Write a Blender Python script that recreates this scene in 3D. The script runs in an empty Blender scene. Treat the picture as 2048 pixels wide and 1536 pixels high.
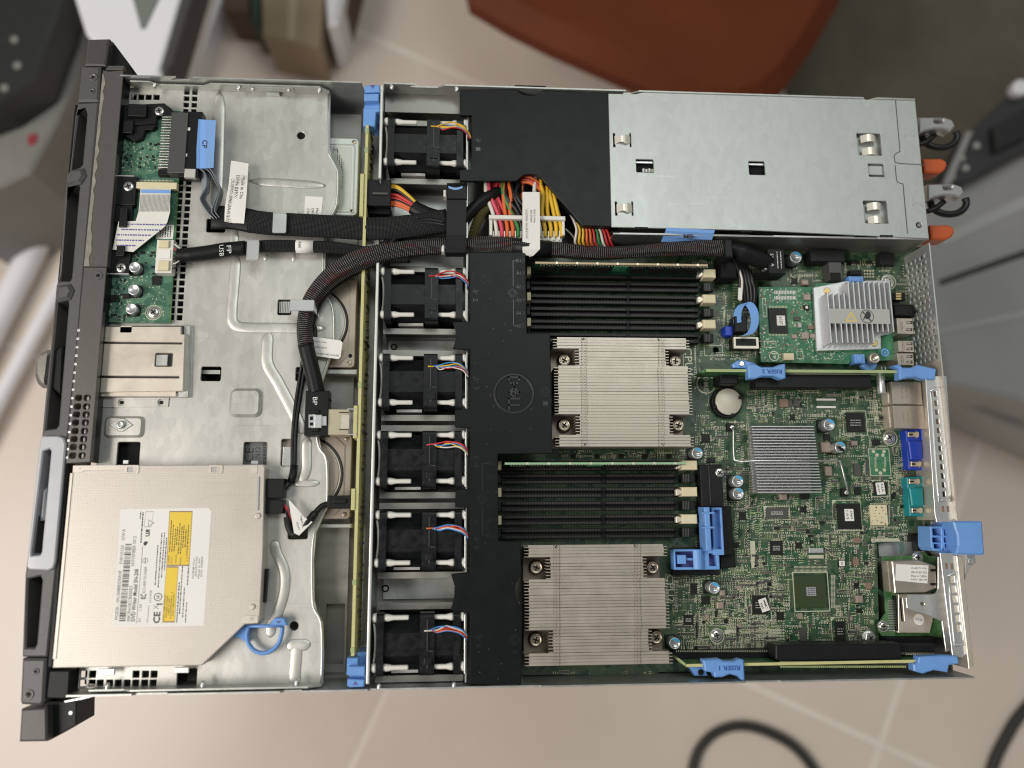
import bpy, bmesh, math, random
from mathutils import Vector, Matrix
from mathutils.geometry import tessellate_polygon
random.seed(7)
SC = bpy.context.scene
COL = SC.collection
S = 0.001            # the script measures in millimetres

# ---------------------------------------------------------------- camera
F = 1560.0           # focal length in photo pixels (photo 2048 px wide)
H = 584.1            # camera height above the chassis pan, mm
R = Matrix(((0.9977527754, -0.0064309016, 0.0666936473),
            (0.0051814629, -0.9849969831, -0.1724937556),
            (0.0668023317, 0.1724516941, -0.9827501522)))
RT = R.transposed()
cam = bpy.data.cameras.new("camera")
cam.sensor_width = 36
cam.lens = F / 2048 * 36
cam.clip_start = 0.02
cam.clip_end = 60
cam.dof.use_dof = True
cam.dof.focus_distance = 0.562
cam.dof.aperture_fstop = 2.8
co = bpy.data.objects.new("camera", cam)
COL.objects.link(co)
mw = Matrix.Identity(4)
for j, v in enumerate((Vector((1, 0, 0)), Vector((0, -1, 0)), Vector((0, 0, -1)))):
    w = RT @ v
    for i in range(3):
        mw[i][j] = w[i]
mw[2][3] = H * S
co.matrix_world = mw
SC.camera = co

# ---------------------------------------------------------------- light
wd = bpy.data.worlds.new("World")
SC.world = wd
wd.use_nodes = True
bgn = wd.node_tree.nodes["Background"]
bgn.inputs[0].default_value = (1.0, 0.97, 0.92, 1)
bgn.inputs[1].default_value = 0.17

def area(name, loc, target, sx, sy, power, col):
    l = bpy.data.lights.new(name, 'AREA')
    l.shape = 'RECTANGLE'; l.size = sx; l.size_y = sy
    l.energy = power; l.color = col
    o = bpy.data.objects.new(name, l); COL.objects.link(o)
    o.location = loc
    o.rotation_euler = (Vector(target) - Vector(loc)).to_track_quat('-Z', 'Y').to_euler()
    return o
area("window_light", (-1.7, -0.5, 1.75), (0, 0, 0), 1.5, 1.2, 53, (1.0, 0.94, 0.86))
area("ceiling_light", (0.5, 1.0, 2.3), (0.1, 0.1, 0), 1.4, 0.8, 17, (0.92, 1.0, 0.95))
SC.view_settings.view_transform = 'Standard'
SC.view_settings.look = 'None'
SC.view_settings.exposure = 0.0
SC.view_settings.gamma = 1.0
SC.cycles.max_bounces = 8
SC.cycles.use_denoising = True
SC.cycles.pixel_filter_type = 'BLACKMAN_HARRIS'
SC.cycles.filter_width = 1.1

# ---------------------------------------------------------------- helpers
def W(px, py, z=0.0):
    """point at height z (mm above the pan) that was measured at a photo pixel"""
    d = RT @ Vector((px - 1024, py - 768, F))
    t = (z - H) / d.z
    return Vector((d.x * t, d.y * t, z))
def PXY(px, py, z):
    w = W(px, py, z); return (w.x, w.y)
def mmpp(px, py, z):           # mm per photo pixel there
    return (W(px + 1, py, z) - W(px, py, z)).length

M = {}
def mat(name, col, rough=.5, metal=0.0, var=0.0, vscale=60, stretch=(1, 1, 1), bump=0.0, bscale=900,
        bdist=.0002, rvar=0.0, coat=0.0, trans=0.0, alpha=1.0, spec=.5, col2=None, spangle=0.0, sscale=230, objvar=0.0, scratch=0.0):
    m = bpy.data.materials.new(name); m.use_nodes = True
    nt = m.node_tree; nd = nt.nodes; lk = nt.links
    p = nd["Principled BSDF"]
    p.inputs['Base Color'].default_value = (*col, 1)
    p.inputs['Roughness'].default_value = rough
    p.inputs['Metallic'].default_value = metal
    p.inputs['Coat Weight'].default_value = coat
    p.inputs['Transmission Weight'].default_value = trans
    p.inputs['Specular IOR Level'].default_value = spec
    p.inputs['Alpha'].default_value = alpha
    tc = nd.new('ShaderNodeTexCoord')
    if var or rvar:
        mp = nd.new('ShaderNodeMapping'); mp.inputs['Scale'].default_value = stretch
        lk.new(tc.outputs['Object'], mp.inputs[0])
        no = nd.new('ShaderNodeTexNoise'); no.inputs['Scale'].default_value = vscale
        no.inputs['Detail'].default_value = 5; no.inputs['Roughness'].default_value = .62
        lk.new(mp.outputs[0], no.inputs['Vector'])
        if var:
            mx = nd.new('ShaderNodeMix'); mx.data_type = 'RGBA'
            c2 = col2 or tuple(min(1, c * (1 + var)) for c in col)
            mx.inputs[6].default_value = (*[c * (1 - var) for c in col], 1)
            mx.inputs[7].default_value = (*c2, 1)
            rm = nd.new('ShaderNodeMapRange')
            rm.inputs[1].default_value = .3; rm.inputs[2].default_value = .7
            lk.new(no.outputs[0], rm.inputs[0]); lk.new(rm.outputs[0], mx.inputs[0])
            lk.new(mx.outputs[2], p.inputs['Base Color'])
        if rvar:
            rr = nd.new('ShaderNodeMapRange')
            rr.inputs[1].default_value = .3; rr.inputs[2].default_value = .7
            rr.inputs[3].default_value = max(.02, rough - rvar); rr.inputs[4].default_value = min(1, rough + rvar)
            lk.new(no.outputs[0], rr.inputs[0]); lk.new(rr.outputs[0], p.inputs['Roughness'])
    if spangle or objvar:
        src = p.inputs['Base Color'].links[0].from_socket if p.inputs['Base Color'].links else None
        hs = nd.new('ShaderNodeHueSaturation')
        if src: lk.new(src, hs.inputs['Color'])
        else: hs.inputs['Color'].default_value = (*col, 1)
        if spangle:                      # zinc flowers: one tone per crystal
            mp2 = nd.new('ShaderNodeMapping'); mp2.inputs['Scale'].default_value = (1, .55, 1)
            lk.new(tc.outputs['Object'], mp2.inputs[0])
            vo = nd.new('ShaderNodeTexVoronoi'); vo.inputs['Scale'].default_value = sscale
            lk.new(mp2.outputs[0], vo.inputs['Vector'])
            sp_ = nd.new('ShaderNodeSeparateColor'); lk.new(vo.outputs['Color'], sp_.inputs[0]); rnd = sp_.outputs[0]
        else:
            oi = nd.new('ShaderNodeObjectInfo'); rnd = oi.outputs['Random']
        a_ = spangle or objvar
        vr = nd.new('ShaderNodeMapRange'); vr.inputs[3].default_value = 1 - a_; vr.inputs[4].default_value = 1 + a_
        lk.new(rnd, vr.inputs[0]); lk.new(vr.outputs[0], hs.inputs['Value']); lk.new(hs.outputs[0], p.inputs['Base Color'])
    if scratch:                          # fine rub marks: streaks that are a little glossier
        src = p.inputs['Roughness'].links[0].from_socket if p.inputs['Roughness'].links else None
        tot = src
        for ang_, s_ in ((.5, (14, 420, 1)), (-1.1, (10, 520, 1))):
            m3 = nd.new('ShaderNodeMapping'); m3.inputs['Rotation'].default_value = (0, 0, ang_); m3.inputs['Scale'].default_value = s_
            lk.new(tc.outputs['Object'], m3.inputs[0])
            n3 = nd.new('ShaderNodeTexNoise'); n3.inputs['Scale'].default_value = 1.0; n3.inputs['Detail'].default_value = 2
            lk.new(m3.outputs[0], n3.inputs['Vector'])
            r3 = nd.new('ShaderNodeMapRange'); r3.inputs[1].default_value = .66; r3.inputs[2].default_value = .72
            r3.inputs[3].default_value = 0; r3.inputs[4].default_value = scratch
            lk.new(n3.outputs[0], r3.inputs[0])
            tot = math_node(nt, 'SUBTRACT', tot if tot is not None else rough, r3.outputs[0])
        lk.new(tot, p.inputs['Roughness'])
    if bump:
        nb = nd.new('ShaderNodeTexNoise'); nb.inputs['Scale'].default_value = bscale
        nb.inputs['Detail'].default_value = 3
        lk.new(tc.outputs['Object'], nb.inputs['Vector'])
        bm_ = nd.new('ShaderNodeBump'); bm_.inputs['Strength'].default_value = bump
        bm_.inputs['Distance'].default_value = bdist
        lk.new(nb.outputs[0], bm_.inputs['Height']); lk.new(bm_.outputs[0], p.inputs['Normal'])
    M[name] = m
    return m

def math_node(nt, op, a, b=None, c=None):
    n = nt.nodes.new('ShaderNodeMath'); n.operation = op
    for i, v in enumerate((a, b, c)):
        if v is None: continue
        if isinstance(v, (int, float)): n.inputs[i].default_value = v
        else: nt.links.new(v, n.inputs[i])
    return n.outputs[0]

def braid(name, dark, light, n=14, freq=.55, streak=None, cover=.35):
    """woven sleeve: uses the tube's own UV (u round it, v along it in mm)"""
    m = mat(name, dark, .55, spec=.22)
    nt = m.node_tree; lk = nt.links; p = nt.nodes["Principled BSDF"]
    uv = nt.nodes.new('ShaderNodeUVMap')
    sp = nt.nodes.new('ShaderNodeSeparateXYZ'); lk.new(uv.outputs[0], sp.inputs[0])
    u = math_node(nt, 'MULTIPLY', sp.outputs[0], n * 2 * math.pi)
    v = math_node(nt, 'MULTIPLY', sp.outputs[1], freq * 2 * math.pi)
    a = math_node(nt, 'SINE', math_node(nt, 'ADD', u, v))
    b = math_node(nt, 'SINE', math_node(nt, 'SUBTRACT', u, v))
    ab = math_node(nt, 'MULTIPLY', a, b)
    nz = nt.nodes.new('ShaderNodeTexNoise'); nz.inputs['Scale'].default_value = 1.0
    cb = nt.nodes.new('ShaderNodeCombineXYZ')
    lk.new(math_node(nt, 'MULTIPLY', sp.outputs[0], 9.0), cb.inputs[0])
    lk.new(math_node(nt, 'MULTIPLY', sp.outputs[1], .05), cb.inputs[1])
    lk.new(cb.outputs[0], nz.inputs['Vector'])
    rp = nt.nodes.new('ShaderNodeMapRange')
    rp.inputs[1].default_value = cover - .12; rp.inputs[2].default_value = cover + .25
    lk.new(ab, rp.inputs[0])
    mx = nt.nodes.new('ShaderNodeMix'); mx.data_type = 'RGBA'
    mx.inputs[6].default_value = (*dark, 1); mx.inputs[7].default_value = (*light, 1)
    lk.new(rp.outputs[0], mx.inputs[0])
    out = mx.outputs[2]
    if streak:
        r2 = nt.nodes.new('ShaderNodeMapRange')
        r2.inputs[1].default_value = .55; r2.inputs[2].default_value = .62
        lk.new(nz.outputs[0], r2.inputs[0])
        m2 = nt.nodes.new('ShaderNodeMix'); m2.data_type = 'RGBA'
        lk.new(math_node(nt, 'MULTIPLY', r2.outputs[0], .75), m2.inputs[0])
        lk.new(out, m2.inputs[6]); m2.inputs[7].default_value = (*streak, 1)
        m3 = nt.nodes.new('ShaderNodeMix'); m3.data_type = 'RGBA'
        lk.new(math_node(nt, 'MULTIPLY', rp.outputs[0], .5), m3.inputs[0])
        lk.new(m2.outputs[2], m3.inputs[6]); m3.inputs[7].default_value = (*light, 1)
        out = m3.outputs[2]
    lk.new(out, p.inputs['Base Color'])
    bu = nt.nodes.new('ShaderNodeBump'); bu.inputs['Strength'].default_value = .6
    bu.inputs['Distance'].default_value = .0004
    lk.new(ab, bu.inputs['Height']); lk.new(bu.outputs[0], p.inputs['Normal'])
    return m

WL = {}                        # world location (mm) of things and parts, for nesting
ALLOBJ = []
def thing(name, label, cat, loc=(0, 0, 0), group=None):
    o = bpy.data.objects.new(name, None); COL.objects.link(o)
    o.empty_display_size = .01
    o.location = Vector(loc) * S
    WL[o] = Vector(loc)
    o['label'] = label; o['category'] = cat
    if group: o['group'] = group
    return o
def tag(o, label=None, cat=None, group=None, kind=None):
    for k, v in (('label', label), ('category', cat), ('group', group), ('kind', kind)):
        if v: o[k] = v
    return o

class MB:
    """collects solids in mm, links them as one mesh object"""
    def __init__(self):
        self.v = []; self.f = []; self.uv = {}; self.sm = []
    def add(self, vs, fs, smooth=False, uvs=None):
        b = len(self.v)
        self.v += [tuple(p) for p in vs]
        for i, f in enumerate(fs):
            if uvs: self.uv[len(self.f)] = uvs[i]
            self.f.append(tuple(b + k for k in f)); self.sm.append(smooth)
        return self
    def box(self, x0, y0, x1, y1, z0, z1, bev=0.0, rot=0.0):
        if x1 < x0: x0, x1 = x1, x0
        if y1 < y0: y0, y1 = y1, y0
        if bev:
            b = min(bev, (x1 - x0) * .45, (y1 - y0) * .45, (z1 - z0) * .45)
            rings = []
            for z, e in ((z0, 0), (z1 - b, 0), (z1 - .3 * b, .3 * b), (z1, b)):
                rings.append([(x0 + e, y0 + e, z), (x1 - e, y0 + e, z), (x1 - e, y1 - e, z), (x0 + e, y1 - e, z)])
            vs = sum(rings, []); fs = [(3, 2, 1, 0)]
            for r in range(3):
                for k in range(4):
                    fs.append((r * 4 + k, r * 4 + (k + 1) % 4, r * 4 + 4 + (k + 1) % 4, r * 4 + 4 + k))
            fs.append((12, 13, 14, 15))
        else:
            vs = [(x0, y0, z0), (x1, y0, z0), (x1, y1, z0), (x0, y1, z0), (x0, y0, z1), (x1, y0, z1), (x1, y1, z1), (x0, y1, z1)]
            fs = [(3, 2, 1, 0), (4, 5, 6, 7), (0, 1, 5, 4), (1, 2, 6, 5), (2, 3, 7, 6), (3, 0, 4, 7)]
        if rot:
            cx, cy = (x0 + x1) / 2, (y0 + y1) / 2; c, s = math.cos(rot), math.sin(rot)
            vs = [(cx + (x - cx) * c - (y - cy) * s, cy + (x - cx) * s + (y - cy) * c, z) for x, y, z in vs]
        return self.add(vs, fs)
    def pbox(self, a, b, c, d, z0, z1, bev=0.0, rot=0.0):
        p, q = W(a, b, z1), W(c, d, z1)
        return self.box(p.x, p.y, q.x, q.y, z0, z1, bev, rot)
    def prism(self, poly, z0, z1, holes=(), bev=0.0):
        def area2(p): return sum(p[i][0] * p[(i + 1) % len(p)][1] - p[(i + 1) % len(p)][0] * p[i][1] for i in range(len(p)))
        loops = []
        for i, l in enumerate([poly] + list(holes)):
            l = [tuple(q[:2]) for q in l]
            if (area2(l) > 0) != (i == 0): l = l[::-1]
            loops.append(l)
        tops = loops
        vs = []; fs = []
        n = sum(len(l) for l in loops)
        zb = z1 - bev * .8 if bev else z1
        for l in loops: vs += [(x, y, z0) for x, y in l]
        for l in loops: vs += [(x, y, zb) for x, y in l]
        lay = 1
        if bev:
            tops = []
            for l in loops:
                m_ = len(l); t = []
                for i in range(m_):
                    p, c, q = Vector(l[i - 1]), Vector(l[i]), Vector(l[(i + 1) % m_])
                    d1 = (c - p).normalized(); d2 = (q - c).normalized()
                    n1 = Vector((-d1.y, d1.x)); n2 = Vector((-d2.y, d2.x))
                    b = (n1 + n2)
                    b = b.normalized() * min(1.6, 1 / max(.4, b.length / 2)) if b.length > 1e-6 else n1
                    t.append(tuple(c + b * bev))
                tops.append(t)
            for l in tops: vs += [(x, y, z1) for x, y in l]
            lay = 2
        tri = tessellate_polygon([[Vector((x, y, 0)) for x, y in l] for l in tops])
        for t in tri:
            a, b, c = [vs[lay * n + i] for i in t]
            cr = (b[0] - a[0]) * (c[1] - a[1]) - (b[1] - a[1]) * (c[0] - a[0])
            if abs(cr) < 1e-9: continue
            t = t if cr > 0 else t[::-1]
            fs.append(tuple(lay * n + i for i in t))
            fs.append(tuple(i for i in t[::-1]))
        o = 0
        for l in loops:
            m_ = len(l)
            for y in range(lay):
                for i in range(m_):
                    a, b = y * n + o + i, y * n + o + (i + 1) % m_
                    fs.append((a, b, b + n, a + n))
            o += m_
        return self.add(vs, fs)
    def pprism(self, pts, z0, z1, holes=(), bev=0.0):
        return self.prism([PXY(x, y, z1) for x, y in pts], z0, z1, holes, bev)   # holes come in mm
    def cyl(self, cx, cy, z0, z1, r, n=24, r2=None, bev=0.0, cap=True):
        prof = [(r, z0), (r if r2 is None else r2, z1)]
        if bev: prof = [(r, z0), (r, z1 - bev), (r - bev * .3, z1 - bev * .3), (r - bev, z1)]
        return self.lathe(cx, cy, prof, n, cap)
    def lathe(self, cx, cy, prof, n=24, cap=True):
        vs = []; fs = []
        for r, z in prof:
            for k in range(n):
                a = 2 * math.pi * k / n
                vs.append((cx + r * math.cos(a), cy + r * math.sin(a), z))
        for j in range(len(prof) - 1):
            for k in range(n):
                fs.append((j * n + k, j * n + (k + 1) % n, (j + 1) * n + (k + 1) % n, (j + 1) * n + k))
        if cap:
            fs.append(tuple(range(n))[::-1]); fs.append(tuple((len(prof) - 1) * n + k for k in range(n)))
        b = len(self.f)
        self.add(vs, fs)
        if n >= 12:
            for i in range(b, b + (len(prof) - 1) * n): self.sm[i] = True
        return self
    def pcyl(self, px, py, z0, z1, rpx, n=24, **k):
        c = W(px, py, z1)
        return self.cyl(c.x, c.y, z0, z1, rpx * mmpp(px, py, z1), n, **k)
    def tube(self, pts, r, n=10, flat=None, cap=True, up=Vector((0, 0, 1)), lobes=None, taper=False):
        """pts in mm (Vectors); flat = (half width, half height) for an oval section"""
        pts = [Vector(p) for p in pts]
        L = 0; vs = []; fs = []; uvs = []
        m_ = len(pts); lens = [0]
        for i in range(1, m_): lens.append(lens[-1] + (pts[i] - pts[i - 1]).length)
        side0 = None
        for i, p in enumerate(pts):
            t = (pts[min(i + 1, m_ - 1)] - pts[max(i - 1, 0)]).normalized()
            s = t.cross(up)
            if s.length < .15: s = side0 if side0 is not None else t.orthogonal()
            s = (s - t * s.dot(t)).normalized()
            if side0 is not None and s.dot(side0) < 0: s = -s
            side0 = s
            u = s.cross(t).normalized()
            rr = r[i] if isinstance(r, (list, tuple)) else r
            a_, b_ = flat if flat else (rr, rr)
            if taper:
                e_ = min(i, m_ - 1 - i); f_ = (.25, .62, .86, .97)[e_] if e_ < 4 else 1
                a_, b_ = a_ * f_, b_ * f_
            for k in range(n):
                a = 2 * math.pi * k / n
                q_ = 1
                if lobes: q_ = 1 + lobes[1] * math.sin(lobes[0] * a + lobes[2] * lens[i]) + lobes[1] * .6 * math.sin((lobes[0] - 2) * a - lobes[2] * .7 * lens[i] + 1)
                vs.append(p + s * (a_ * q_ * math.cos(a)) + u * (b_ * q_ * math.sin(a)))
        rad = (flat[0] if flat else (r[0] if isinstance(r, (list, tuple)) else r))
        for i in range(m_ - 1):
            for k in range(n):
                fs.append((i * n + k, i * n + (k + 1) % n, (i + 1) * n + (k + 1) % n, (i + 1) * n + k))
                u0, u1 = k / n, (k + 1) / n
                uvs.append(((u0, lens[i]), (u1, lens[i]), (u1, lens[i + 1]), (u0, lens[i + 1])))
        ns = len(fs)
        if cap:
            fs.append(tuple(range(n))[::-1]); fs.append(tuple((m_ - 1) * n + k for k in range(n)))
            uvs += [tuple((0, 0) for _ in range(n))] * 2
        b = len(self.f)
        self.add(vs, fs, True, uvs)
        for i in range(b + ns, len(self.f)): self.sm[i] = False
        return self
    def sheet(self, rows, th=.3):
        """rows: list of (left, right) points; a thin bent strip with real thickness"""
        vs = []; fs = []
        n = len(rows)
        nr = []
        for i in range(n):
            a, b = Vector(rows[i][0]), Vector(rows[i][1])
            t = (Vector(rows[min(i + 1, n - 1)][0]) - Vector(rows[max(i - 1, 0)][0]))
            nn = (b - a).cross(t)
            nr.append(nn.normalized() if nn.length > 1e-9 else Vector((0, 0, 1)))
        for i in range(n):
            a, b = Vector(rows[i][0]), Vector(rows[i][1])
            vs += [a, b, a + nr[i] * th, b + nr[i] * th]
        for i in range(n - 1):
            o, q = i * 4, i * 4 + 4
            fs += [(o, o + 1, q + 1, q), (o + 2, q + 2, q + 3, o + 3), (o, q, q + 2, o + 2), (o + 1, o + 3, q + 3, q + 1)]
        fs += [(0, 2, 3, 1), ((n - 1) * 4, (n - 1) * 4 + 1, (n - 1) * 4 + 3, (n - 1) * 4 + 2)]
        return self.add(vs, fs)
    def mesh(self, name, off=Vector((0, 0, 0)), material=None):
        me = bpy.data.meshes.new(name)
        me.from_pydata([((x - off[0]) * S, (y - off[1]) * S, (z - off[2]) * S) for x, y, z in self.v], [], self.f)
        me.polygons.foreach_set('use_smooth', self.sm)
        if self.uv:
            ul = me.uv_layers.new(name='UVMap')
            for fi, us in self.uv.items():
                for k, li in enumerate(me.polygons[fi].loop_indices):
                    ul.data[li].uv = us[k]
        me.update()
        if material is not None: me.materials.append(M[material] if isinstance(material, str) else material)
        return me
    def build(self, name, material, parent=None, label=None, kind=None):
        off = WL[parent] if parent is not None else Vector((0, 0, 0))
        o = bpy.data.objects.new(name, self.mesh(name, off, material))
        COL.objects.link(o)
        if parent is not None: o.parent = parent
        WL[o] = off
        if label: o['label'] = label
        if kind: o['kind'] = kind
        return o

def clone(o, parent, d):
    """one more copy of a part (shared mesh), moved by d mm inside its parent"""
    c = o.copy(); COL.objects.link(c); c.parent = parent
    c.location = Vector(o.location) + Vector(d) * S
    WL[c] = WL[o]
    return c
def copy_tree(o, parent=None):
    kids = [c for c in o.children]
    c = o.copy(); COL.objects.link(c)
    if parent is not None: c.parent = parent
    WL[c] = WL[o].copy()
    for k in kids: copy_tree(k, c)
    return c

def smooth_path(pts, n=8):
    """Catmull-Rom through the given points"""
    P = [Vector(p) for p in pts]
    P = [P[0] * 2 - P[1]] + P + [P[-1] * 2 - P[-2]]
    out = []
    for i in range(1, len(P) - 2):
        for k in range(n):
            t = k / n
            a, b, c, d = P[i - 1], P[i], P[i + 1], P[i + 2]
            out.append(.5 * ((2 * b) + (c - a) * t + (2 * a - 5 * b + 4 * c - d) * t * t + (3 * b - a - 3 * c + d) * t ** 3))
    out.append(P[-2])
    return out
def PP(*pts):                  # (px, py, z) -> points
    return [W(*p) for p in pts]
def rrect(x0, y0, x1, y1, r, n=4):
    if x1 < x0: x0, x1 = x1, x0
    if y1 < y0: y0, y1 = y1, y0
    r = min(r, (x1 - x0) * .49, (y1 - y0) * .49)
    o = []
    for cx, cy, a0 in ((x1 - r, y1 - r, 0), (x0 + r, y1 - r, 90), (x0 + r, y0 + r, 180), (x1 - r, y0 + r, 270)):
        for k in range(n + 1):
            a = math.radians(a0 + 90 * k / n)
            o.append((cx + r * math.cos(a), cy + r * math.sin(a)))
    return o
def prr(a, b, c, d, z, r=1.5, n=4):
    p, q = W(a, b, z), W(c, d, z)
    return rrect(p.x, p.y, q.x, q.y, r, n)
def circ(cx, cy, r, n=20, a0=0, a1=360):
    return [(cx + r * math.cos(math.radians(a0 + (a1 - a0) * k / n)), cy + r * math.sin(math.radians(a0 + (a1 - a0) * k / n))) for k in range(n)]
def pcirc(px, py, rpx, z, n=20):
    c = W(px, py, z); return circ(c.x, c.y, rpx * mmpp(px, py, z), n)

_font = {}
def text_mb(mb, s, cx, cy, z, size, rot=0, th=.05, sx=1.0, mirror=False, bold=0.0):
    """adds flat lettering centred on (cx, cy) mm at height z; rot in degrees, counter-clockwise seen from above"""
    key = (s, bold)
    if key not in _font:
        cu = bpy.data.curves.new('t', 'FONT'); cu.body = s; cu.size = 1
        cu.resolution_u = 2; cu.offset = bold
        ob = bpy.data.objects.new('t', cu)
        me = bpy.data.meshes.new_from_object(ob)
        vs = [v.co.copy() for v in me.vertices]; fs = [tuple(p.vertices) for p in me.polygons]
        bpy.data.objects.remove(ob); bpy.data.curves.remove(cu); bpy.data.meshes.remove(me)
        if vs:
            x0, x1 = min(v.x for v in vs), max(v.x for v in vs); y0, y1 = min(v.y for v in vs), max(v.y for v in vs)
            vs = [(v.x - (x0 + x1) / 2, v.y - (y0 + y1) / 2) for v in vs]
        _font[key] = (vs, fs)
    vs, fs = _font[key]
    c, si = math.cos(math.radians(rot)), math.sin(math.radians(rot))
    out = []
    for x, y in vs:
        x *= size * sx * (-1 if mirror else 1); y *= size
        out.append((cx + x * c - y * si, cy + x * si + y * c, z))
    if mirror: fs = [f[::-1] for f in fs]
    mb.add(out, fs)
    return mb
def ptext(mb, s, px, py, z, hpx, rot=0, **k):
    c = W(px, py, z)
    return text_mb(mb, s, c.x, c.y, z, hpx * mmpp(px, py, z), rot, **k)
def ltext(mb, s, px, py, z, lpx, hpx, rot=0, bold=0.0, mirror=False, th=0):
    """lettering fitted to a length and height given in photo pixels at that spot"""
    text_mb(MB(), s, 0, 0, 0, 1, bold=bold)
    vs = _font[(s, bold)][0]
    w = max(v[0] for v in vs) - min(v[0] for v in vs); h = max(v[1] for v in vs) - min(v[1] for v in vs)
    k = mmpp(px, py, z); c = W(px, py, z)
    return text_mb(mb, s, c.x, c.y, z, hpx * k / h, rot, sx=(lpx / w) / (hpx / h), mirror=mirror, bold=bold)
def microtext(mb, px, py, z, lpx, hpx, rot=90, seed=0):
    """print too small to read: a row of unequal dashes"""
    r = random.Random(seed + px * 7 + py); k = mmpp(px, py, z); c = W(px, py, z)
    L, h = lpx * k, hpx * k; x = -L / 2
    co_, si = math.cos(math.radians(rot)), math.sin(math.radians(rot))
    while x < L / 2 - .2:
        w = min(r.uniform(.5, 2.2), L / 2 - x)
        q = [(x, -h / 2), (x + w, -h / 2), (x + w, h / 2), (x, h / 2)]
        mb.add([(c.x + a * co_ - b * si, c.y + a * si + b * co_, z) for a, b in q], [(0, 1, 2, 3)])
        x += w + r.uniform(.25, .6)
    return mb
def screw(parent, px, py, z, rpx, material='screw_steel', h=1.6, name='screw', washer=None, dome=True):
    """cross-head screw: lathe head with four recessed slots built as a dark cross in a dished head"""
    c = W(px, py, z + h); r = rpx * mmpp(px, py, z + h)
    m_ = MB()
    if washer: m_.cyl(c.x, c.y, z, z + .5, washer * r, 28)
    m_.lathe(c.x, c.y, [(r, z), (r, z + h * .55), (r * .86, z + h * .9), (r * .55, z + h), (0.01, z + h)], 24)
    s = m_.build(name, material, parent)
    x = MB(); a = math.radians(random.uniform(0, 90))
    for k in (0, 1):
        t = a + k * math.pi / 2
        l, w = r * .55, r * .13
        dx, dy = math.cos(t), math.sin(t)
        q = [(c.x + dx * l - dy * w, c.y + dy * l + dx * w), (c.x - dx * l - dy * w, c.y - dy * l + dx * w),
             (c.x - dx * l + dy * w, c.y - dy * l - dx * w), (c.x + dx * l + dy * w, c.y + dy * l - dx * w)]
        x.prism(q, z + h + .02 + .01 * k, z + h + .06 + .015 * k)
    if parent is None or parent.parent is None:
        x.build('cross_slot', 'dark_gap', s)
    return s

# ---------------------------------------------------------------- materials
mat('zinc', (.50, .51, .49), .42, .75, spangle=.06, var=.10, vscale=55, stretch=(1, .35, 1), rvar=.08, bump=.08, bscale=300)
mat('zinc_mint', (.61, .66, .63), .46, .55, var=.05, vscale=160, stretch=(1, .12, 1), rvar=.05, bump=.05, bscale=900)
mat('zinc_dark', (.30, .29, .27), .42, .8, var=.12, vscale=60, stretch=(.4, 1, 1), rvar=.08)
mat('zinc_bright', (.66, .67, .67), .34, .75, var=.03, vscale=40, rvar=.03)
mat('steel_warm', (.66, .60, .52), .40, .6, var=.07, vscale=45, rvar=.08, bump=.06, bscale=500)
mat('dvd_metal', (.62, .57, .51), .42, .35, var=.03, vscale=25, rvar=.05)
mat('bezel_grey', (.105, .100, .102), .5, .25, var=.08, vscale=400, bump=.15, bscale=1800)
mat('hood_grey', (.125, .115, .110), .38, .35, var=.05, vscale=300, bump=.06, bscale=1500)
mat('black_plastic', (.0095, .010, .011), .45, spec=.24, var=.15, vscale=200, bump=.12, bscale=1600)
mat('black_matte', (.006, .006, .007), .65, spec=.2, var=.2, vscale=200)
mat('shroud_black', (.0065, .008, .009), .40, spec=.2, var=.1, vscale=90, rvar=.035, bump=.2, bscale=2200, bdist=.0001)
mat('fan_black', (.007, .008, .009), .36, spec=.28, var=.3, vscale=220, rvar=.12, bump=.15, bscale=1200)
mat('dark_gap', (.004, .004, .005), .8)
mat('blue_plastic', (.155, .335, .72), .40, rvar=.1, var=.07, vscale=45, bump=.05, bscale=1500)
mat('blue_film', (.19, .38, .78), .4, var=.03, vscale=60)
mat('vga_blue', (.010, .045, .42), .4)
mat('com_teal', (.005, .24, .27), .4)
mat('white_plastic', (.74, .72, .68), .5, var=.03, vscale=100)
mat('cream_plastic', (.70, .62, .42), .5, var=.05, vscale=150)
mat('paper', (.80, .78, .75), .6, var=.02, vscale=40)
mat('ink', (.03, .03, .035), .6)
mat('ink_blue', (.12, .12, .32), .6)
mat('white_ink', (.72, .74, .72), .6)
mat('yellow_paper', (.80, .56, .05), .55, var=.03)
mat('screw_steel', (.78, .77, .74), .25, .9, var=.05)
mat('screw_brown', (.45, .38, .31), .3, .9, var=.08, vscale=200)
mat('fin_metal', (.46, .415, .36), .40, .5, objvar=.06, var=.06, vscale=70, rvar=.06)
mat('alu', (.66, .66, .67), .34, .75, var=.04, vscale=120)
mat('gold', (.75, .56, .28), .35, .8)
mat('solder', (.60, .59, .45), .4, .3)
mat('chip_black', (.014, .014, .014), .42, spec=.3, var=.2, vscale=300)
mat('chip_grey', (.07, .068, .065), .45)
mat('brown_part', (.22, .15, .11), .5)
mat('tan_part', (.33, .27, .23), .4, .2)
mat('cap_print', (.07, .38, .66), .35)
mat('backplane_edge', (.56, .53, .25), .55, var=.08, vscale=120)
mat('riser_edge', (.36, .43, .20), .5, var=.08, vscale=120)
mat('wire_red', (.50, .03, .03), .4)
mat('wire_pink', (.62, .06, .11), .4)
mat('wire_orange', (.66, .13, .03), .4)
mat('wire_yellow', (.72, .45, .03), .4)
mat('wire_black', (.009, .009, .010), .35, spec=.35)
mat('wire_green', (.03, .20, .05), .4)
mat('wire_white', (.70, .66, .60), .4)
mat('wire_blue', (.06, .24, .58), .4)
mat('grey_ribbon', (.22, .24, .27), .4)
mat('orange_latch', (.48, .085, .018), .4, var=.05)
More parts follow.
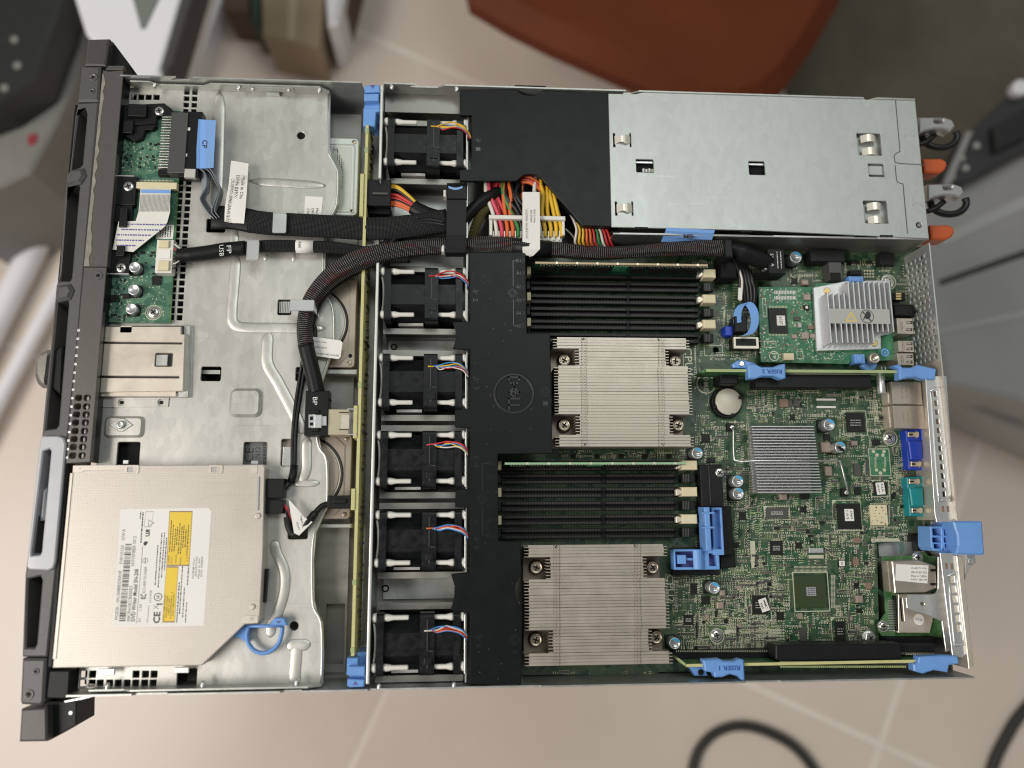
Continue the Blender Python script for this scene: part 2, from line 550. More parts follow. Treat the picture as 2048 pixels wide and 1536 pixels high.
mat('clear_plastic', (.60, .60, .62), .18, 0, alpha=.75, var=.05)
mat('silver_handle', (.46, .465, .50), .4, .1, var=.06, coat=.3)
mat('chrome', (.64, .62, .57), .18, .9)
braid('sleeve_black', (.006, .0065, .007), (.060, .063, .068), 30, .5, cover=.42)
braid('sleeve_wires', (.008, .007, .007), (.52, .51, .49), 22, .34, streak=(.05, .006, .006), cover=.72)
braid('sleeve_olive', (.03, .028, .01), (.28, .23, .07), 14, .5, cover=.3)

def pcb_mat(name, base, light, scale, dens, trace=.5):
    """solder mask with traces and vias as flat print"""
    m = mat(name, base, .38)
    nt = m.node_tree; lk = nt.links; p = nt.nodes["Principled BSDF"]
    tc = nt.nodes.new('ShaderNodeTexCoord')
    def brick(s, off, mort, seedv):
        mp = nt.nodes.new('ShaderNodeMapping'); mp.inputs['Location'].default_value = seedv
        mp.inputs['Rotation'].default_value = (0, 0, off)
        lk.new(tc.outputs['Object'], mp.inputs[0])
        b = nt.nodes.new('ShaderNodeTexBrick')
        b.inputs['Scale'].default_value = s; b.inputs['Mortar Size'].default_value = mort
        b.inputs['Color1'].default_value = (0, 0, 0, 1); b.inputs['Color2'].default_value = (0, 0, 0, 1)
        b.inputs['Mortar'].default_value = (1, 1, 1, 1); b.inputs['Mortar Smooth'].default_value = .0
        b.inputs['Bias'].default_value = 0
        lk.new(mp.outputs[0], b.inputs['Vector'])
        return b.outputs['Color']
    b1 = brick(scale, 0, .035, (0, 0, 0)); b2 = brick(scale * 1.7, math.pi / 2, .04, (.3, .1, 0))
    vo = nt.nodes.new('ShaderNodeTexVoronoi'); vo.inputs['Scale'].default_value = scale * .55
    vo.distance = 'CHEBYCHEV'
    lk.new(tc.outputs['Object'], vo.inputs['Vector'])
    sp = nt.nodes.new('ShaderNodeSeparateColor'); lk.new(vo.outputs['Color'], sp.inputs[0])
    g1 = math_node(nt, 'GREATER_THAN', sp.outputs[0], 1 - dens)
    g2 = math_node(nt, 'GREATER_THAN', sp.outputs[1], 1 - dens)
    t = math_node(nt, 'MAXIMUM', math_node(nt, 'MULTIPLY', b1, g1), math_node(nt, 'MULTIPLY', b2, g2))
    v2 = nt.nodes.new('ShaderNodeTexVoronoi'); v2.inputs['Scale'].default_value = scale * 2.2
    lk.new(tc.outputs['Object'], v2.inputs['Vector'])
    via = math_node(nt, 'LESS_THAN', v2.outputs['Distance'], .16)
    t = math_node(nt, 'MAXIMUM', math_node(nt, 'MULTIPLY', t, trace), math_node(nt, 'MULTIPLY', via, .55))
    no = nt.nodes.new('ShaderNodeTexNoise'); no.inputs['Scale'].default_value = 30
    lk.new(tc.outputs['Object'], no.inputs['Vector'])
    mx0 = nt.nodes.new('ShaderNodeMix'); mx0.data_type = 'RGBA'
    mx0.inputs[6].default_value = (*[c * .75 for c in base], 1); mx0.inputs[7].default_value = (*[c * 1.3 for c in base], 1)
    lk.new(no.outputs[0], mx0.inputs[0])
    mx = nt.nodes.new('ShaderNodeMix'); mx.data_type = 'RGBA'
    lk.new(t, mx.inputs[0]); lk.new(mx0.outputs[2], mx.inputs[6]); mx.inputs[7].default_value = (*light, 1)
    lk.new(mx.outputs[2], p.inputs['Base Color'])
    return m
mat('trace_green', (.030, .115, .052), .4)
pcb_mat('pcb_main', (.011, .047, .023), (.23, .27, .16), 420, .5, .4)
pcb_mat('pcb_panel', (.040, .125, .085), (.22, .38, .26), 420, .35)
pcb_mat('pcb_raid', (.022, .145, .070), (.20, .36, .22), 420, .3)
pcb_mat('pcb_mgmt', (.05, .15, .05), (.22, .34, .16), 420, .3)
# ================================================================ room
def vx(poly, y0, y1):
    """prism of an (x, z) outline between y0 and y1, as MB"""
    t = MB().prism(poly, y0, y1); m = MB()
    m.add([(a, c, b) for a, b, c in t.v], [f[::-1] for f in t.f]); return m
def vy(poly, x0, x1, holes=()):
    t = MB().prism(poly, x0, x1, holes); m = MB()
    m.add([(c, a, b) for a, b, c in t.v], t.f); return m
FZ = -760.0                                            # floor level
mf = mat('tile', (.71, .615, .545), .3, var=.07, vscale=2.2, rvar=.05)
nt = mf.node_tree; lk = nt.links; p_ = nt.nodes["Principled BSDF"]
tile_w = 790.0
# floor tiles: one sheet of grout with bevelled tiles standing 1 mm proud of it
fl = MB().box(-4500, -4500, 4500, 4500, FZ - 20, FZ - 1.5).build('floor', mat('grout', (.80, .73, .67), .8, var=.06, vscale=20), kind='structure')
A_ = W(1760, 1490, FZ); B_ = W(1925, 990, FZ)
ang = math.atan2(B_.y - A_.y, B_.x - A_.x) - math.pi / 2
ca, sa = math.cos(ang), math.sin(ang)
tm = MB(); g = 5.0
t_ = tile_w / 2 - g
tm.box(-t_, -t_, t_, t_, -1.4, 0, bev=1.2)
tme = tm.mesh('floor_tile', material='tile')
for i in range(-4, 5):
    for j in range(-4, 5):
        u, v = (i + .5) * tile_w, (j + .5) * tile_w
        o = bpy.data.objects.new('floor_tile', tme); COL.objects.link(o)
        o.parent = fl
        o.location = Vector((A_.x + u * ca - v * sa, A_.y + u * sa + v * ca, FZ)) * S
        o.rotation_euler.z = ang
# a plain stand under the server
MB().box(-150, -40, 270, 250, FZ, -2.2, bev=4).build('stand', mat('stand_wood', (.28, .22, .17), .6, var=.15, vscale=8, stretch=(1, 8, 1)), kind='structure')

def bgz(px, py, z): return W(px, py, z)
# dark cabinet, top left
t = thing('cabinet', 'black equipment cabinet with a grey lower edge on the floor at the far left', 'cabinet', (*PXY(60, 120, FZ + 300), FZ))
mat('cab_black', (.022, .024, .024), .45, var=.1); mat('cab_grey', (.21, .205, .195), .5, var=.1, vscale=8); mat('red_paint', (.26, .03, .04), .6)
MB().pprism([(-160, -160), (150, -160), (112, 30), (65, 155), (-10, 205), (-160, 260)], FZ + 5, FZ + 300, bev=6).build('body', 'cab_black', t)
MB().pprism([(112, 20), (180, 60), (150, 160), (110, 250), (60, 345), (-140, 440), (-140, 260), (-10, 204), (64, 156)], FZ, FZ + 230, bev=5).build('skirt', 'cab_grey', t)
MB().pprism([(54, 272), (70, 265), (76, 276), (68, 290), (56, 290)], FZ + 229, FZ + 231.5, bev=.5).build('badge', 'red_paint', t)
for q in ((28, 78), (34, 130), (8, 175)):
    MB().pcyl(q[0], q[1], FZ + 299, FZ + 303, 9, 16, bev=1).build('knob', 'cab_grey', t)
# white framed panel leaning behind the cabinet
mat('white_paint', (.84, .83, .87), .4, var=.03, vscale=5); mat('grey_glass', (.20, .22, .20), .15); mat('gasket', (.06, .055, .05), .6)
t = thing('white_door', 'white framed door leaf with a dark glass pane at upper left', 'door', (*PXY(280, 40, FZ + 120), FZ))
MB().pprism([(112, -120), (400, -120), (320, 152), (255, 168), (170, 65)], FZ + 250, FZ + 345, bev=6).build('frame', 'white_paint', t)
MB().pprism([(238, -100), (330, -100), (320, -8), (290, 55), (282, 58)], FZ + 344, FZ + 347, bev=.6).build('glass_pane', 'grey_glass', t)
MB().pprism([(395, -120), (412, -100), (346, 125), (332, 142), (320, 138)], FZ + 300, FZ + 350, bev=2).build('gasket', 'gasket', t)
t = thing('white_rail', 'pale aluminium rail lying beside the white door leaf', 'rail', (*PXY(430, 40, FZ + 60), FZ))
MB().pprism([(425, -120), (480, -100), (385, 152), (340, 150)], FZ, FZ + 60, bev=4).build('rail', 'white_paint', t)
MB().pprism([(440, -110), (452, -105), (372, 130), (362, 130)], FZ + 59.5, FZ + 66, bev=1.5).build('ridge', 'white_paint', t)
# brown boxes at the top
mat('cardboard', (.33, .25, .17), .7, var=.08, vscale=6); mat('cardboard_dark', (.10, .060, .040), .7, var=.1, vscale=6); mat('green_box', (.03, .055, .04), .6)
t = thing('cardboard_box', 'tan cardboard box on the tiles at the top of the picture', 'box', (*PXY(590, 40, FZ), FZ))
MB().pprism([(520, -160), (660, -160), (640, 95), (525, 70)], FZ, FZ + 110, bev=3).build('carton', 'cardboard', t)
MB().pprism([(583, -140), (603, -140), (590, 80), (574, 78)], FZ + 110, FZ + 110.6).build('tape', mat('tape', (.46, .37, .27), .35), t)
t = thing('dark_parcel', 'dark brown parcel with a green spine left of the tan cardboard box', 'parcel', (*PXY(490, 10, FZ), FZ))
MB().pprism([(440, -150), (500, -150), (498, 25), (448, 18)], FZ, FZ + 90, bev=3).build('carton', 'cardboard_dark', t)
MB().pprism([(500, -150), (521, -150), (521, 50), (502, 45)], FZ, FZ + 92, bev=3).build('spine', 'green_box', t)
t = thing('paper_sack', 'white paper sack standing right of the tan cardboard box', 'sack', (*PXY(680, 10, FZ), FZ))
sk = MB(); sk.pprism([(640, -150), (712, -150), (676, 45), (655, 50)], FZ, FZ + 130, bev=9); sk.build('sack', 'white_paint', t)
MB().pprism([(706, -150), (735, -150), (692, 20), (676, 44)], FZ, FZ + 95, bev=5).build('gusset', 'cardboard_dark', t)
# red-brown sofa
mat('sofa_red', (.135, .033, .012), .6, spec=.15, var=.12, vscale=7, bump=.15, bscale=250, bdist=.001)
t = thing('sofa', 'dark red-brown leather sofa corner behind the server', 'sofa', (*PXY(1350, 40, FZ), FZ))
MB().pprism([(880, -260), (1800, -260), (1695, -20), (1640, 80), (1590, 150), (1540, 196), (1480, 214), (1420, 205), (1340, 178), (1220, 126), (1110, 78), (1024, 36), (940, -14)], FZ + 215, FZ + 265, bev=30).build('seat', 'sofa_red', t)
MB().pprism([(1000, -240), (1700, -240), (1610, -70), (1200, -60)], FZ + 262, FZ + 300, bev=24).build('cushion', 'sofa_red', t)
for q in ((1180, -60), (1560, 20)):
    MB().pcyl(q[0], q[1], FZ, FZ + 218, 14, 16).build('foot', 'gasket', t)
# shadowed floor to the upper right, its shade painted as a dark sheet
mat('shade_olive', (.115, .10, .075), .85, var=.25, vscale=5, bump=.4, bscale=120, bdist=.002)
o = MB().pprism([(1560, -300), (2700, -300), (2500, 240), (1990, 420), (1580, 420)], FZ + .5, FZ + 7, bev=2).build('floor_shade', 'shade_olive')
tag(o, 'dark olive sheet standing for the shadowed floor behind the power supply end', 'shadow')
# grey steel case on the right with its black lid arm
mat('case_grey', (.42, .41, .40), .45, .2, var=.08, vscale=6); mat('case_dark', (.045, .047, .05), .5, var=.15, vscale=10)
t = thing('steel_case', 'grey steel equipment case standing on the floor at the right edge', 'case', (*PXY(1980, 480, FZ), FZ))
MB().pprism([(1850, 395), (1960, 350), (2330, 150), (2330, 900), (2040, 800), (1900, 770), (1862, 640)], FZ, FZ + 210, bev=7).build('body', 'case_grey', t)
MB().pprism([(1880, 470), (2330, 258), (2330, 284), (1886, 494)], FZ + 209, FZ + 213, bev=1).build('seam', mat('case_light', (.50, .49, .47), .45), t)
MB().pprism([(1878, 560), (2330, 400), (2330, 416), (1880, 572)], FZ + 209, FZ + 211, bev=.5).build('seam', 'case_dark', t)
MB().pprism([(1868, 660), (2330, 560), (2330, 574), (1870, 670)], FZ + 209, FZ + 212, bev=.6).build('seam', 'case_light', t)
MB().pprism([(1870, 700), (2330, 830), (2330, 990), (1905, 800)], FZ, FZ + 120, bev=4).build('plinth', 'case_grey', t)
t = thing('folding_bracket', 'black hinged bracket arm with pale bolts leaning on the steel case', 'bracket', (*PXY(1980, 280, FZ + 212), FZ + 212))
MB().pprism([(1945, 255), (1985, 225), (2050, 165), (2200, 120), (2200, 240), (2060, 295), (1935, 365), (1888, 368)], FZ + 213, FZ + 250, bev=5).build('arm', 'case_dark', t)
MB().pprism([(1936, 262), (1948, 260), (1902, 370), (1888, 366)], FZ + 250.5, FZ + 258, bev=2).build('edge_bar', 'case_grey', t)
for q in ((1955, 290), (1925, 315), (1933, 335), (1906, 352)):
    MB().pcyl(q[0], q[1], FZ + 249, FZ + 256, 6, 16, bev=1).build('bolt', 'case_light', t)
MB().pcyl(2046, 172, FZ + 255, FZ + 275, 16, 20, bev=4).build('end_knob', 'white_paint', t)
MB().pprism([(1990, 250), (2060, 210), (2060, 270), (1995, 300)], FZ + 250, FZ + 268, bev=4).build('pad', 'cab_black', t)
# white tubular legs on the left
for (lab, q) in (('thick white tube, topmost of three on the left', ((165, 300), (105, 422), (40, 552), (-60, 750), 25)),
                 ('middle white tube, thinner and just below the thick one', ((150, 520), (85, 640), (5, 790), (-100, 990), 15))):
    pts = smooth_path([W(x, y, FZ + 26) for x, y in q[:4]], 6)
    o = MB().tube(pts, q[4] * .84, 14).build('white_tube', 'white_paint')
    tag(o, lab + ', lying on the tiles', 'tube', 'white tubes of a frame on the left')
# black cables on the floor
mat('cable_grey', (.030, .029, .028), .6)
for lab, pts, r in (('black cable looping on the tiles below the server', [(1385, 1700), (1384, 1545), (1415, 1478), (1475, 1452), (1545, 1468), (1610, 1515), (1690, 1640), (1760, 1700)], 5.2),
                    ('black cable at the lower right corner of the tiles', [(1960, 1720), (1978, 1560), (2010, 1478), (2060, 1408), (2180, 1300)], 6)):
    o = MB().tube(smooth_path([W(x, y, FZ + 8) for x, y in pts], 8), r * 1.55, 12).build('floor_cable', 'cable_grey')
    tag(o, lab, 'cable', 'cables on the floor')

# ================================================================ server chassis
ch = thing('server_chassis', 'open galvanised rack server chassis with dark grey front bezel', 'server chassis', (50, 107, -1))
XL, XR, YT, YB = -250.0, 355.4, 324.2, -109.2
MB().box(XL, YB, XR, YT, -1, 0).build('base_pan', 'zinc_dark', ch)
def xz(px, py, z, zz): return (W(px, py, z).x, zz)
def rim(pts):
    """px along the upper rim (photo y about 165) -> outline of the wall"""
    return [(W(px, py, 42).x, z) for px, py, z in pts]
up = rim([(246, 152, 41.5), (352, 153, 42), (338, 156, 38.5), (376, 158, 38.5), (386, 153, 42), (722, 162, 42), (727, 165, 26), (764, 168, 26), (768, 166, 42),
          (832, 167, 42), (812, 170, 38.5), (875, 172, 38.5), (890, 168, 42), (1252, 178, 42), (1246, 181, 38), (1264, 181, 38), (1278, 178, 42), (1727, 191, 42), (1724, 194, 38.5), (1740, 194, 38.5), (1752, 191, 42), (1832, 194, 42)])
vx([(XL, 0)] + [(XL, 41.5)] + up[1:-1] + [(XR, 42), (XR, 0)], YT - 1.1, YT).build('side_wall', 'zinc', ch)
low = [(W(px, 1385, 42).x, z) for px, z in ((150, 41), (262, 41), (268, 38.5), (330, 38.5), (336, 42), (560, 42), (566, 39), (600, 39), (604, 42), (735, 42), (740, 40), (1080, 40), (1084, 42), (1490, 42), (1494, 40), (1560, 40), (1564, 42), (1920, 42))]
vx([(XL, 0), (XL, 41)] + low + [(XR, 42), (XR, 0)], YB, YB + 1.1).build('side_wall', 'zinc', ch)
# inner rim sheets (the doubled sheet that runs inside each side wall)
a0, a1 = W(258, 156, 40).x, W(656, 170, 40).x
vx([(a0, 26), (a0, 38), (a0 + 14, 38), (a0 + 20, 34.5), (a0 + 52, 34.5), (a0 + 58, 38), (a1 - 6, 38), (a1, 33), (a1, 26)], YT - 3.3, YT - 2.2).build('inner_rail', 'zinc', ch)
a0, a1 = W(172, 1392, 40).x, W(640, 1384, 40).x
vx([(a0, 27), (a0, 37), (a0 + 22, 37), (a0 + 27, 40), (a1 - 8, 40), (a1, 36), (a1, 27)], YB + 2.2, YB + 3.3).build('inner_rail', 'zinc', ch)
# long shelf below the upper wall at the fan bay
MB().box(W(770, 200, 30).x, YT - 16, W(920, 200, 30).x, YT - 1.2, 27, 28).build('wall_ledge', 'zinc_dark', ch)
def stud(px, py, z, r=3.2, parent=ch, y=None, d=3):
    w = W(px, py, z)
    m = MB(); n = 14
    s = 1 if py > 700 else -1
    yy = (YB + 3.3) if s > 0 else (YT - 3.3)
    if y is not None: yy = y
    vs = []; fs = []
    rr = r * mmpp(px, py, z)
    for k, (q, f) in enumerate(((0, 1), (d * .6, 1), (d, .6))):
        for i in range(n):
            a = 2 * math.pi * i / n
            vs.append((w.x + rr * f * math.cos(a), yy + s * q, z + rr * f * math.sin(a)))
    for k in range(2):
        for i in range(n): fs.append((k * n + i, k * n + (i + 1) % n, k * n + n + (i + 1) % n, k * n + n + i))
    fs.append(tuple(2 * n + i for i in range(n)))
    m.add(vs, fs, True)
    return m.build('rivet', 'zinc_bright', parent)
for q in ((311, 160), (479, 166), (640, 171)): stud(*q, 35.5, 4.5)
for q in ((214, 1384), (405, 1380), (593, 1376)): stud(*q, 36, 5, d=4)
for q in ((784, 176), (914, 180)): stud(*q, 39, 4.5, y=YT - 1.1)
for q in ((758, 1372), (908, 1371)): stud(*q, 39, 4.5, y=YB + 1.1)
gp = MB().box(W(500, 160, 35).x, YT - 4.1, W(588, 160, 35).x, YT - 3.35, 31.5, 37).build('slide_plate', 'zinc', ch)
for q in (507, 579):
    stud(q, 162, 34.5, 4.2, gp, y=YT - 4.1, d=1.5)
MB().box(W(534, 168, 30).x, YT - 6, W(560, 168, 30).x, YT - 4.2, 28.2, 31).build('slide_tab', 'zinc_bright', ch)

# ---- rear wall: perforated from the power supplies down to riser 2, ports below
y0r, y1r = W(1862, 500, 40).y, W(1880, 725, 30).y
hol = []
for i in range(17):
    for j in range(6):
        yy = y0r - 3 - i * 4.95; zz = 7 + j * 5.9 + (i % 2) * 1.2
        if yy > y1r + 3 and zz < 39.5: hol.append(rrect(yy - 1.75, zz - 2.1, yy + 1.75, zz + 2.1, .7, 2))
vy(rrect(y1r, 0, y0r + 5, 42, .1, 1), XR - 1, XR, hol).build('vent_panel', 'zinc_bright', ch)
yb2 = W(1925, 1040, 42).y
vy(rrect(yb2, 0, y1r - .05, 42, .1, 1), XR - 1, XR).build('rear_wall', 'steel_warm', ch)
yc2 = W(1930, 1110, 42).y
vy(rrect(yb2 - .05, 0, yc2, 14, .1, 1), XR - 1, XR).build('rear_sill', 'zinc', ch)
vy(rrect(YB, 0, yc2 - .05, 18, .1, 1), XR - 1, XR).build('rear_wall', 'zinc_dark', ch)
# slot cover strips: bent sheet with a raised rim and a column of vents
def bracket(pts, zz, cells, sz, rimpts, parent):
    m = MB().pprism(pts, zz - 1.0, zz, [prr(cx - sz[0], cy - sz[1], cx + sz[0], cy + sz[1], zz, .4, 2) for cx, cy in cells], bev=.25)
    o = m.build('slot_bracket', 'zinc_bright', parent)
    r = [W(x, y, zz + .2) for x, y in rimpts]; r.append(r[0])
    MB().tube(smooth_path(r, 3), 1.1, 10, flat=(.9, .42)).build('raised_rim', 'zinc_bright', o)
    return o
bracket([(1851, 752), (1893, 752), (1913, 1030), (1903, 1044), (1874, 1044), (1870, 1030)], 38,
        [(1870.5 + i * 1.62, 788 + i * 18.2) for i in range(12)], (3.6, 5.4),
        [(1861, 782), (1877, 776), (1882, 800), (1900, 985), (1897, 998), (1884, 1000), (1877, 985), (1863, 800)], ch)
bracket([(1880, 1106), (1908, 1106), (1915, 1122), (1936, 1300), (1926, 1316), (1905, 1312)], 38,
        [(1905 + i * 2.5, 1159 + i * 19.6) for i in range(6)], (5.0, 7.2),
        [(1897, 1152), (1911, 1146), (1916, 1160), (1929, 1276), (1925, 1288), (1914, 1290), (1909, 1278)], ch)
for q in ((1893, 1132), (1904, 1133), (1886, 1018), (1896, 1018)):
    MB().pbox(q[0] - 3, q[1] - 6, q[0] + 3, q[1] + 6, 37.9, 38.15).build('slot_hole', 'brown_part', ch)
MB().pprism([(1913, 1112), (1925, 1112), (1948, 1330), (1938, 1338)], 20, 40, bev=.5).build('rear_flange', 'steel_warm', ch)
MB().pprism([(1932, 1108), (1950, 1110), (1952, 1125), (1940, 1135), (1930, 1160)], 36, 37, bev=.2).build('ear_tab', 'zinc_bright', ch)
MB().pcyl(1943, 1122, 36.9, 38.5, 7, 20, bev=.5).build('tab_stud', 'zinc', ch)
bm_ = MB().pprism([(1858, 752), (1868, 752), (1890, 1040), (1868, 1040)], 5, 30)
bm_.build('port_backplate', 'steel_warm', ch)

# ---- front: bezel rail, hood, ears
zb = 40
bz = MB().pprism([(156, 206), (197, 204), (168, 535), (155, 690), (130, 928), (112, 1140), (94, 1314), (44, 1314), (50, 1150), (84, 866), (90, 800), (110, 600), (112, 572), (120, 548), (131, 400), (133, 350), (140, 340), (150, 232)],
                 3, zb, holes=[[PXY(*q, zb) for q in h] for h in (
                     [(157, 222), (171, 218), (174, 226), (165, 328), (160, 334), (143, 340)],
                     [(136, 368), (156, 366), (159, 372), (143, 556), (139, 562), (121, 562)],
                     [(116, 600), (135, 598), (137, 606), (117, 850), (112, 857), (92, 859)],
                     [(91, 896), (105, 894), (86, 1114), (66, 1116)],
                     [(56, 1158), (80, 1152), (84, 1160), (73, 1288), (69, 1296), (52, 1296)])], bev=1.0)
bz = bz.build('bezel_rail', 'bezel_grey', ch)
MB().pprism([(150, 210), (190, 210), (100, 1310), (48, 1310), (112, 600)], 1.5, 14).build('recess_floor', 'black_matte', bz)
# moulded humps between the recesses
for q in ([(141, 338), (165, 334), (170, 350), (160, 366), (132, 372)], [(112, 570), (138, 566), (146, 580), (138, 598), (111, 604)]):
    MB().pprism(q, 20, 42.5, bev=2.4).build('rail_hump', 'bezel_grey', bz)
MB().pprism([(163, 132), (201, 132), (197, 202), (155, 203)], 2, 41.5, bev=1.5).build('end_block', 'bezel_grey', ch)
MB().pprism([(44, 1317), (92, 1317), (87, 1404), (82, 1411), (42, 1409), (40, 1402)], 2, 41.5, bev=1.5).build('end_block', 'bezel_grey', ch)
def hexscrew(px, py, z, r, parent):
    c = W(px, py, z); k = mmpp(px, py, z)
    o = MB().lathe(c.x, c.y, [(r * k, z - 1), (r * k, z + .25), (r * k * .9, z + .4), (r * k * .62, z + .4), (r * k * .55, z + .1), (.01, z + .1)], 24).build('torx_screw', 'hood_grey', parent)
    MB().cyl(c.x, c.y, z + .1, z + .2, r * k * .38, 6).build('socket', 'dark_gap', o)
for q in ((186, 154, 9), (184, 182, 6), (58, 1389, 10), (72, 1343, 6.5)): hexscrew(q[0], q[1], 41.6, q[2], ch)
mat('recess_grey', (.13, .133, .14), .35, var=.3, vscale=60)
# silver handle, power knob
MB().pprism([(84, 872), (116, 872), (127, 876), (131, 888), (110, 1124), (106, 1136), (96, 1141), (58, 1139), (53, 1134), (55, 1110), (79, 885)], 10, 43,
            holes=[[PXY(*q, 43) for q in [(86, 902), (99, 897), (102, 902), (83, 1104), (80, 1110), (63, 1112), (62, 1106)]]], bev=.8).build('latch_handle', 'silver_handle', ch)
MB().pprism([(84, 980), (92, 975), (88, 1040), (78, 1042)], 20, 39, bev=2).build('latch_tongue', 'silver_handle', ch)
MB().pprism([(88, 880), (124, 880), (108, 1132), (60, 1130)], 14.5, 26).build('latch_recess', 'recess_grey', ch)
MB().pprism([(104, 699), (96, 775), (82, 775), (72, 766), (66, 749), (67, 722), (76, 706), (91, 698)], 6, 36, bev=3.0).build('power_knob', 'chrome', ch)
MB().pprism([(93, 712), (104, 703), (126, 690), (122, 790), (96, 772), (86, 762)], 4, 37.5, bev=1.2).build('knob_base', 'black_plastic', ch)
# hood strip in two lengths, the lower one with two columns of vents
zh = 41.2
hd = MB().pprism([(206, 140), (218, 143), (247, 140), (214, 533), (168, 533)], 36, zh, bev=.35).build('hood', 'hood_grey', ch)
cells = [(157, 795.5, 174.5), (155, 813, 173), (153, 829, 172), (151, 845, 170.5), (150, 862, 169), (148, 878, 167), (146.5, 894, 165), (145, 911, 164)]
vent = [prr(a - 6, y - 6, a + 6, y + 6, zh, 1.4, 3) for a, y, b in cells] + [prr(b - 6, y - 6, b + 6, y + 6, zh, 1.4, 3) for a, y, b in cells]
hd2 = MB().prism([PXY(x, y, zh) for x, y in [(168, 534.5), (213, 534.5), (185, 868), (180, 924), (131, 927)]], 37, zh, vent, bev=.35).build('hood', 'hood_grey', ch)
for a, y, b in cells:
    MB().pbox(b - 6.5, y - 6, b + 6.5, y + 6, 33.6, 34.4).build('vent_web', 'zinc', hd2)
sl = MB()
for i in range(16):
    x, y = 158 - i * 1.55, 660 + i * 17
    sl.pbox(x - 3.5, y - 2.5, x + 1.5, y + 2.5, zh - 2, zh + .3, bev=.2)
sl.build('edge_teeth', 'zinc_bright', hd2)
MB().pprism([(131, 927), (136, 927), (104, 1335), (95, 1335)], 30, 40.5, bev=.4).build('bezel_lip', 'black_plastic', ch)
# glossy dark edge under the hood (its down-turned flange)
vyx = W(248, 140, 41).x
MB().box(vyx - 1.2, W(180, 924, 40).y, vyx - .1, W(247, 140, 40).y, 29, 40.9).build('hood_flange', 'black_plastic', ch)
random.seed(3)
gl = [(206, 143)]; gr = []
for i in range(26):
    t_ = i / 25; y = 150 + t_ * 382; xl = 205 - 37 * t_
    w_ = 3.5 + 4 * abs(math.sin(i * 1.7)) + random.uniform(-1.5, 1.5) + (5 if t_ > .8 else 0)
    gl.append((xl - .5, y)); gr.append((xl + w_, y))
MB().pprism(gl + gr[::-1], zh - .5, zh + .35, bev=.2).build('glue_strip', mat('glue', (.27, .25, .22), .3, var=.2, vscale=150), hd)
MB().pcyl(196, 551, zh - 1, zh + .5, 9, 24, bev=.3).build('rivet', 'bezel_grey', hd2)
MB().pcyl(196, 551, zh - 1, zh + .62, 4, 16).build('rivet_hole', 'dark_gap', hd2)
# rack ears
mat('ear_grey', (.075, .068, .066), .42, .1, var=.08, vscale=300, bump=.1, bscale=1500)
e1 = MB().pprism([(176, 78), (219, 77), (211, 131), (169, 130)], 4, 40, bev=1.2).build('rack_ear', 'ear_grey', ch)
MB().pprism([(219, 80), (226, 84), (262, 132), (258, 138), (211, 140)], 6, 33, bev=.6).build('ear_bracket', 'black_plastic', e1)
MB().pprism([(216, 131), (248, 131), (247, 139), (210, 140)], 36, 40, bev=.3).build('ear_tab', 'hood_grey', e1)
e2 = MB().pprism([(42, 1418), (93, 1415), (94, 1483), (38, 1484)], 4, 40, bev=1.2).build('rack_ear', 'ear_grey', ch)
MB().pprism([(95, 1402), (153, 1402), (152, 1450), (99, 1481)], 6, 32, bev=.6).build('ear_bracket', 'black_plastic', e2)
MB().pcyl(141, 1426, 31, 32.6, 5, 16, bev=.4).build('screw', 'zinc', e2)
MB().pprism([(98, 1341), (140, 1341), (136, 1398), (91, 1397)], 24, 39, bev=.8).build('corner_block', 'black_plastic', ch)
MB().pprism([(128, 1402), (168, 1394), (186, 1390), (186, 1393), (168, 1398), (130, 1405)], 34, 35).build('spring_strip', 'zinc_bright', ch)

# ================================================================ drive cage cover
ZC = 28.0
edge = [(661, 185), (660, 296), (664, 312), (677, 338), (679, 350), (677, 407), (666, 432), (652, 470), (650, 574), (656, 592), (669, 618), (671, 680), (662, 716), (644, 768), (636, 800), (638, 872), (643, 898), (657, 922), (658, 1008), (648, 1030), (633, 1064), (628, 1120), (629, 1200), (634, 1222), (646, 1246), (648, 1310), (646, 1366)]
pl = [PXY(x, y, ZC) for x, y in edge]
pl[0] = (pl[0][0], YT - 2.2); pl.append((pl[-1][0], YB + 2.0)); pl += [(-249.2, YB + 2.0), (-249.2, YT - 2.2)]
holes = []
hx1, hx2 = W(374, 184, ZC).x, W(390, 184, ZC).x
hy = W(374, 184, ZC).y; pit = 5.15
nrow = int((hy - W(352, 648, ZC).y) / pit) + 1
for i in range(nrow):
    for hx in (hx1, hx2): holes.append(rrect(hx - 1.9, hy - i * pit - 1.9, hx + 1.9, hy - i * pit + 1.9, .25, 1))
for x in (267, 282, 297, 313): holes.append(prr(x - 5.5, 188.5, x + 5.5, 199.5, ZC, .25, 1))
for x in (167, 185, 272, 291, 308): holes.append(prr(x - 6, 1342, x + 6, 1355, ZC, .25, 1))
for x in (165, 184, 200, 219, 236, 254, 271, 289, 306): holes.append(prr(x - 6, 1360, x + 6, 1373, ZC, .25, 1))
for q in ((355, 1337, 392, 1379), (236, 884, 277, 934), (403, 733, 441, 762), (556, 599, 582, 630), (577, 1044, 615, 1078), (414, 437, 450, 465), (488, 884, 532, 940), (563, 878, 582, 932), (592, 734, 603, 762)):
    holes.append(prr(*q, ZC, 1.2, 3))
holes.append(pcirc(602, 271, 8, ZC)); holes.append(pcirc(588, 1252, 9, ZC))
mat('cover_zinc', (.575, .565, .535), .40, .62, scratch=.06, spangle=.07, sscale=210, var=.06, vscale=42, stretch=(1, .22, 1), rvar=.06, bump=.08, bscale=420)
cov = MB().prism(pl, ZC - 1.6, ZC, holes, bev=.35).build('drive_cage_cover', 'cover_zinc', ch)
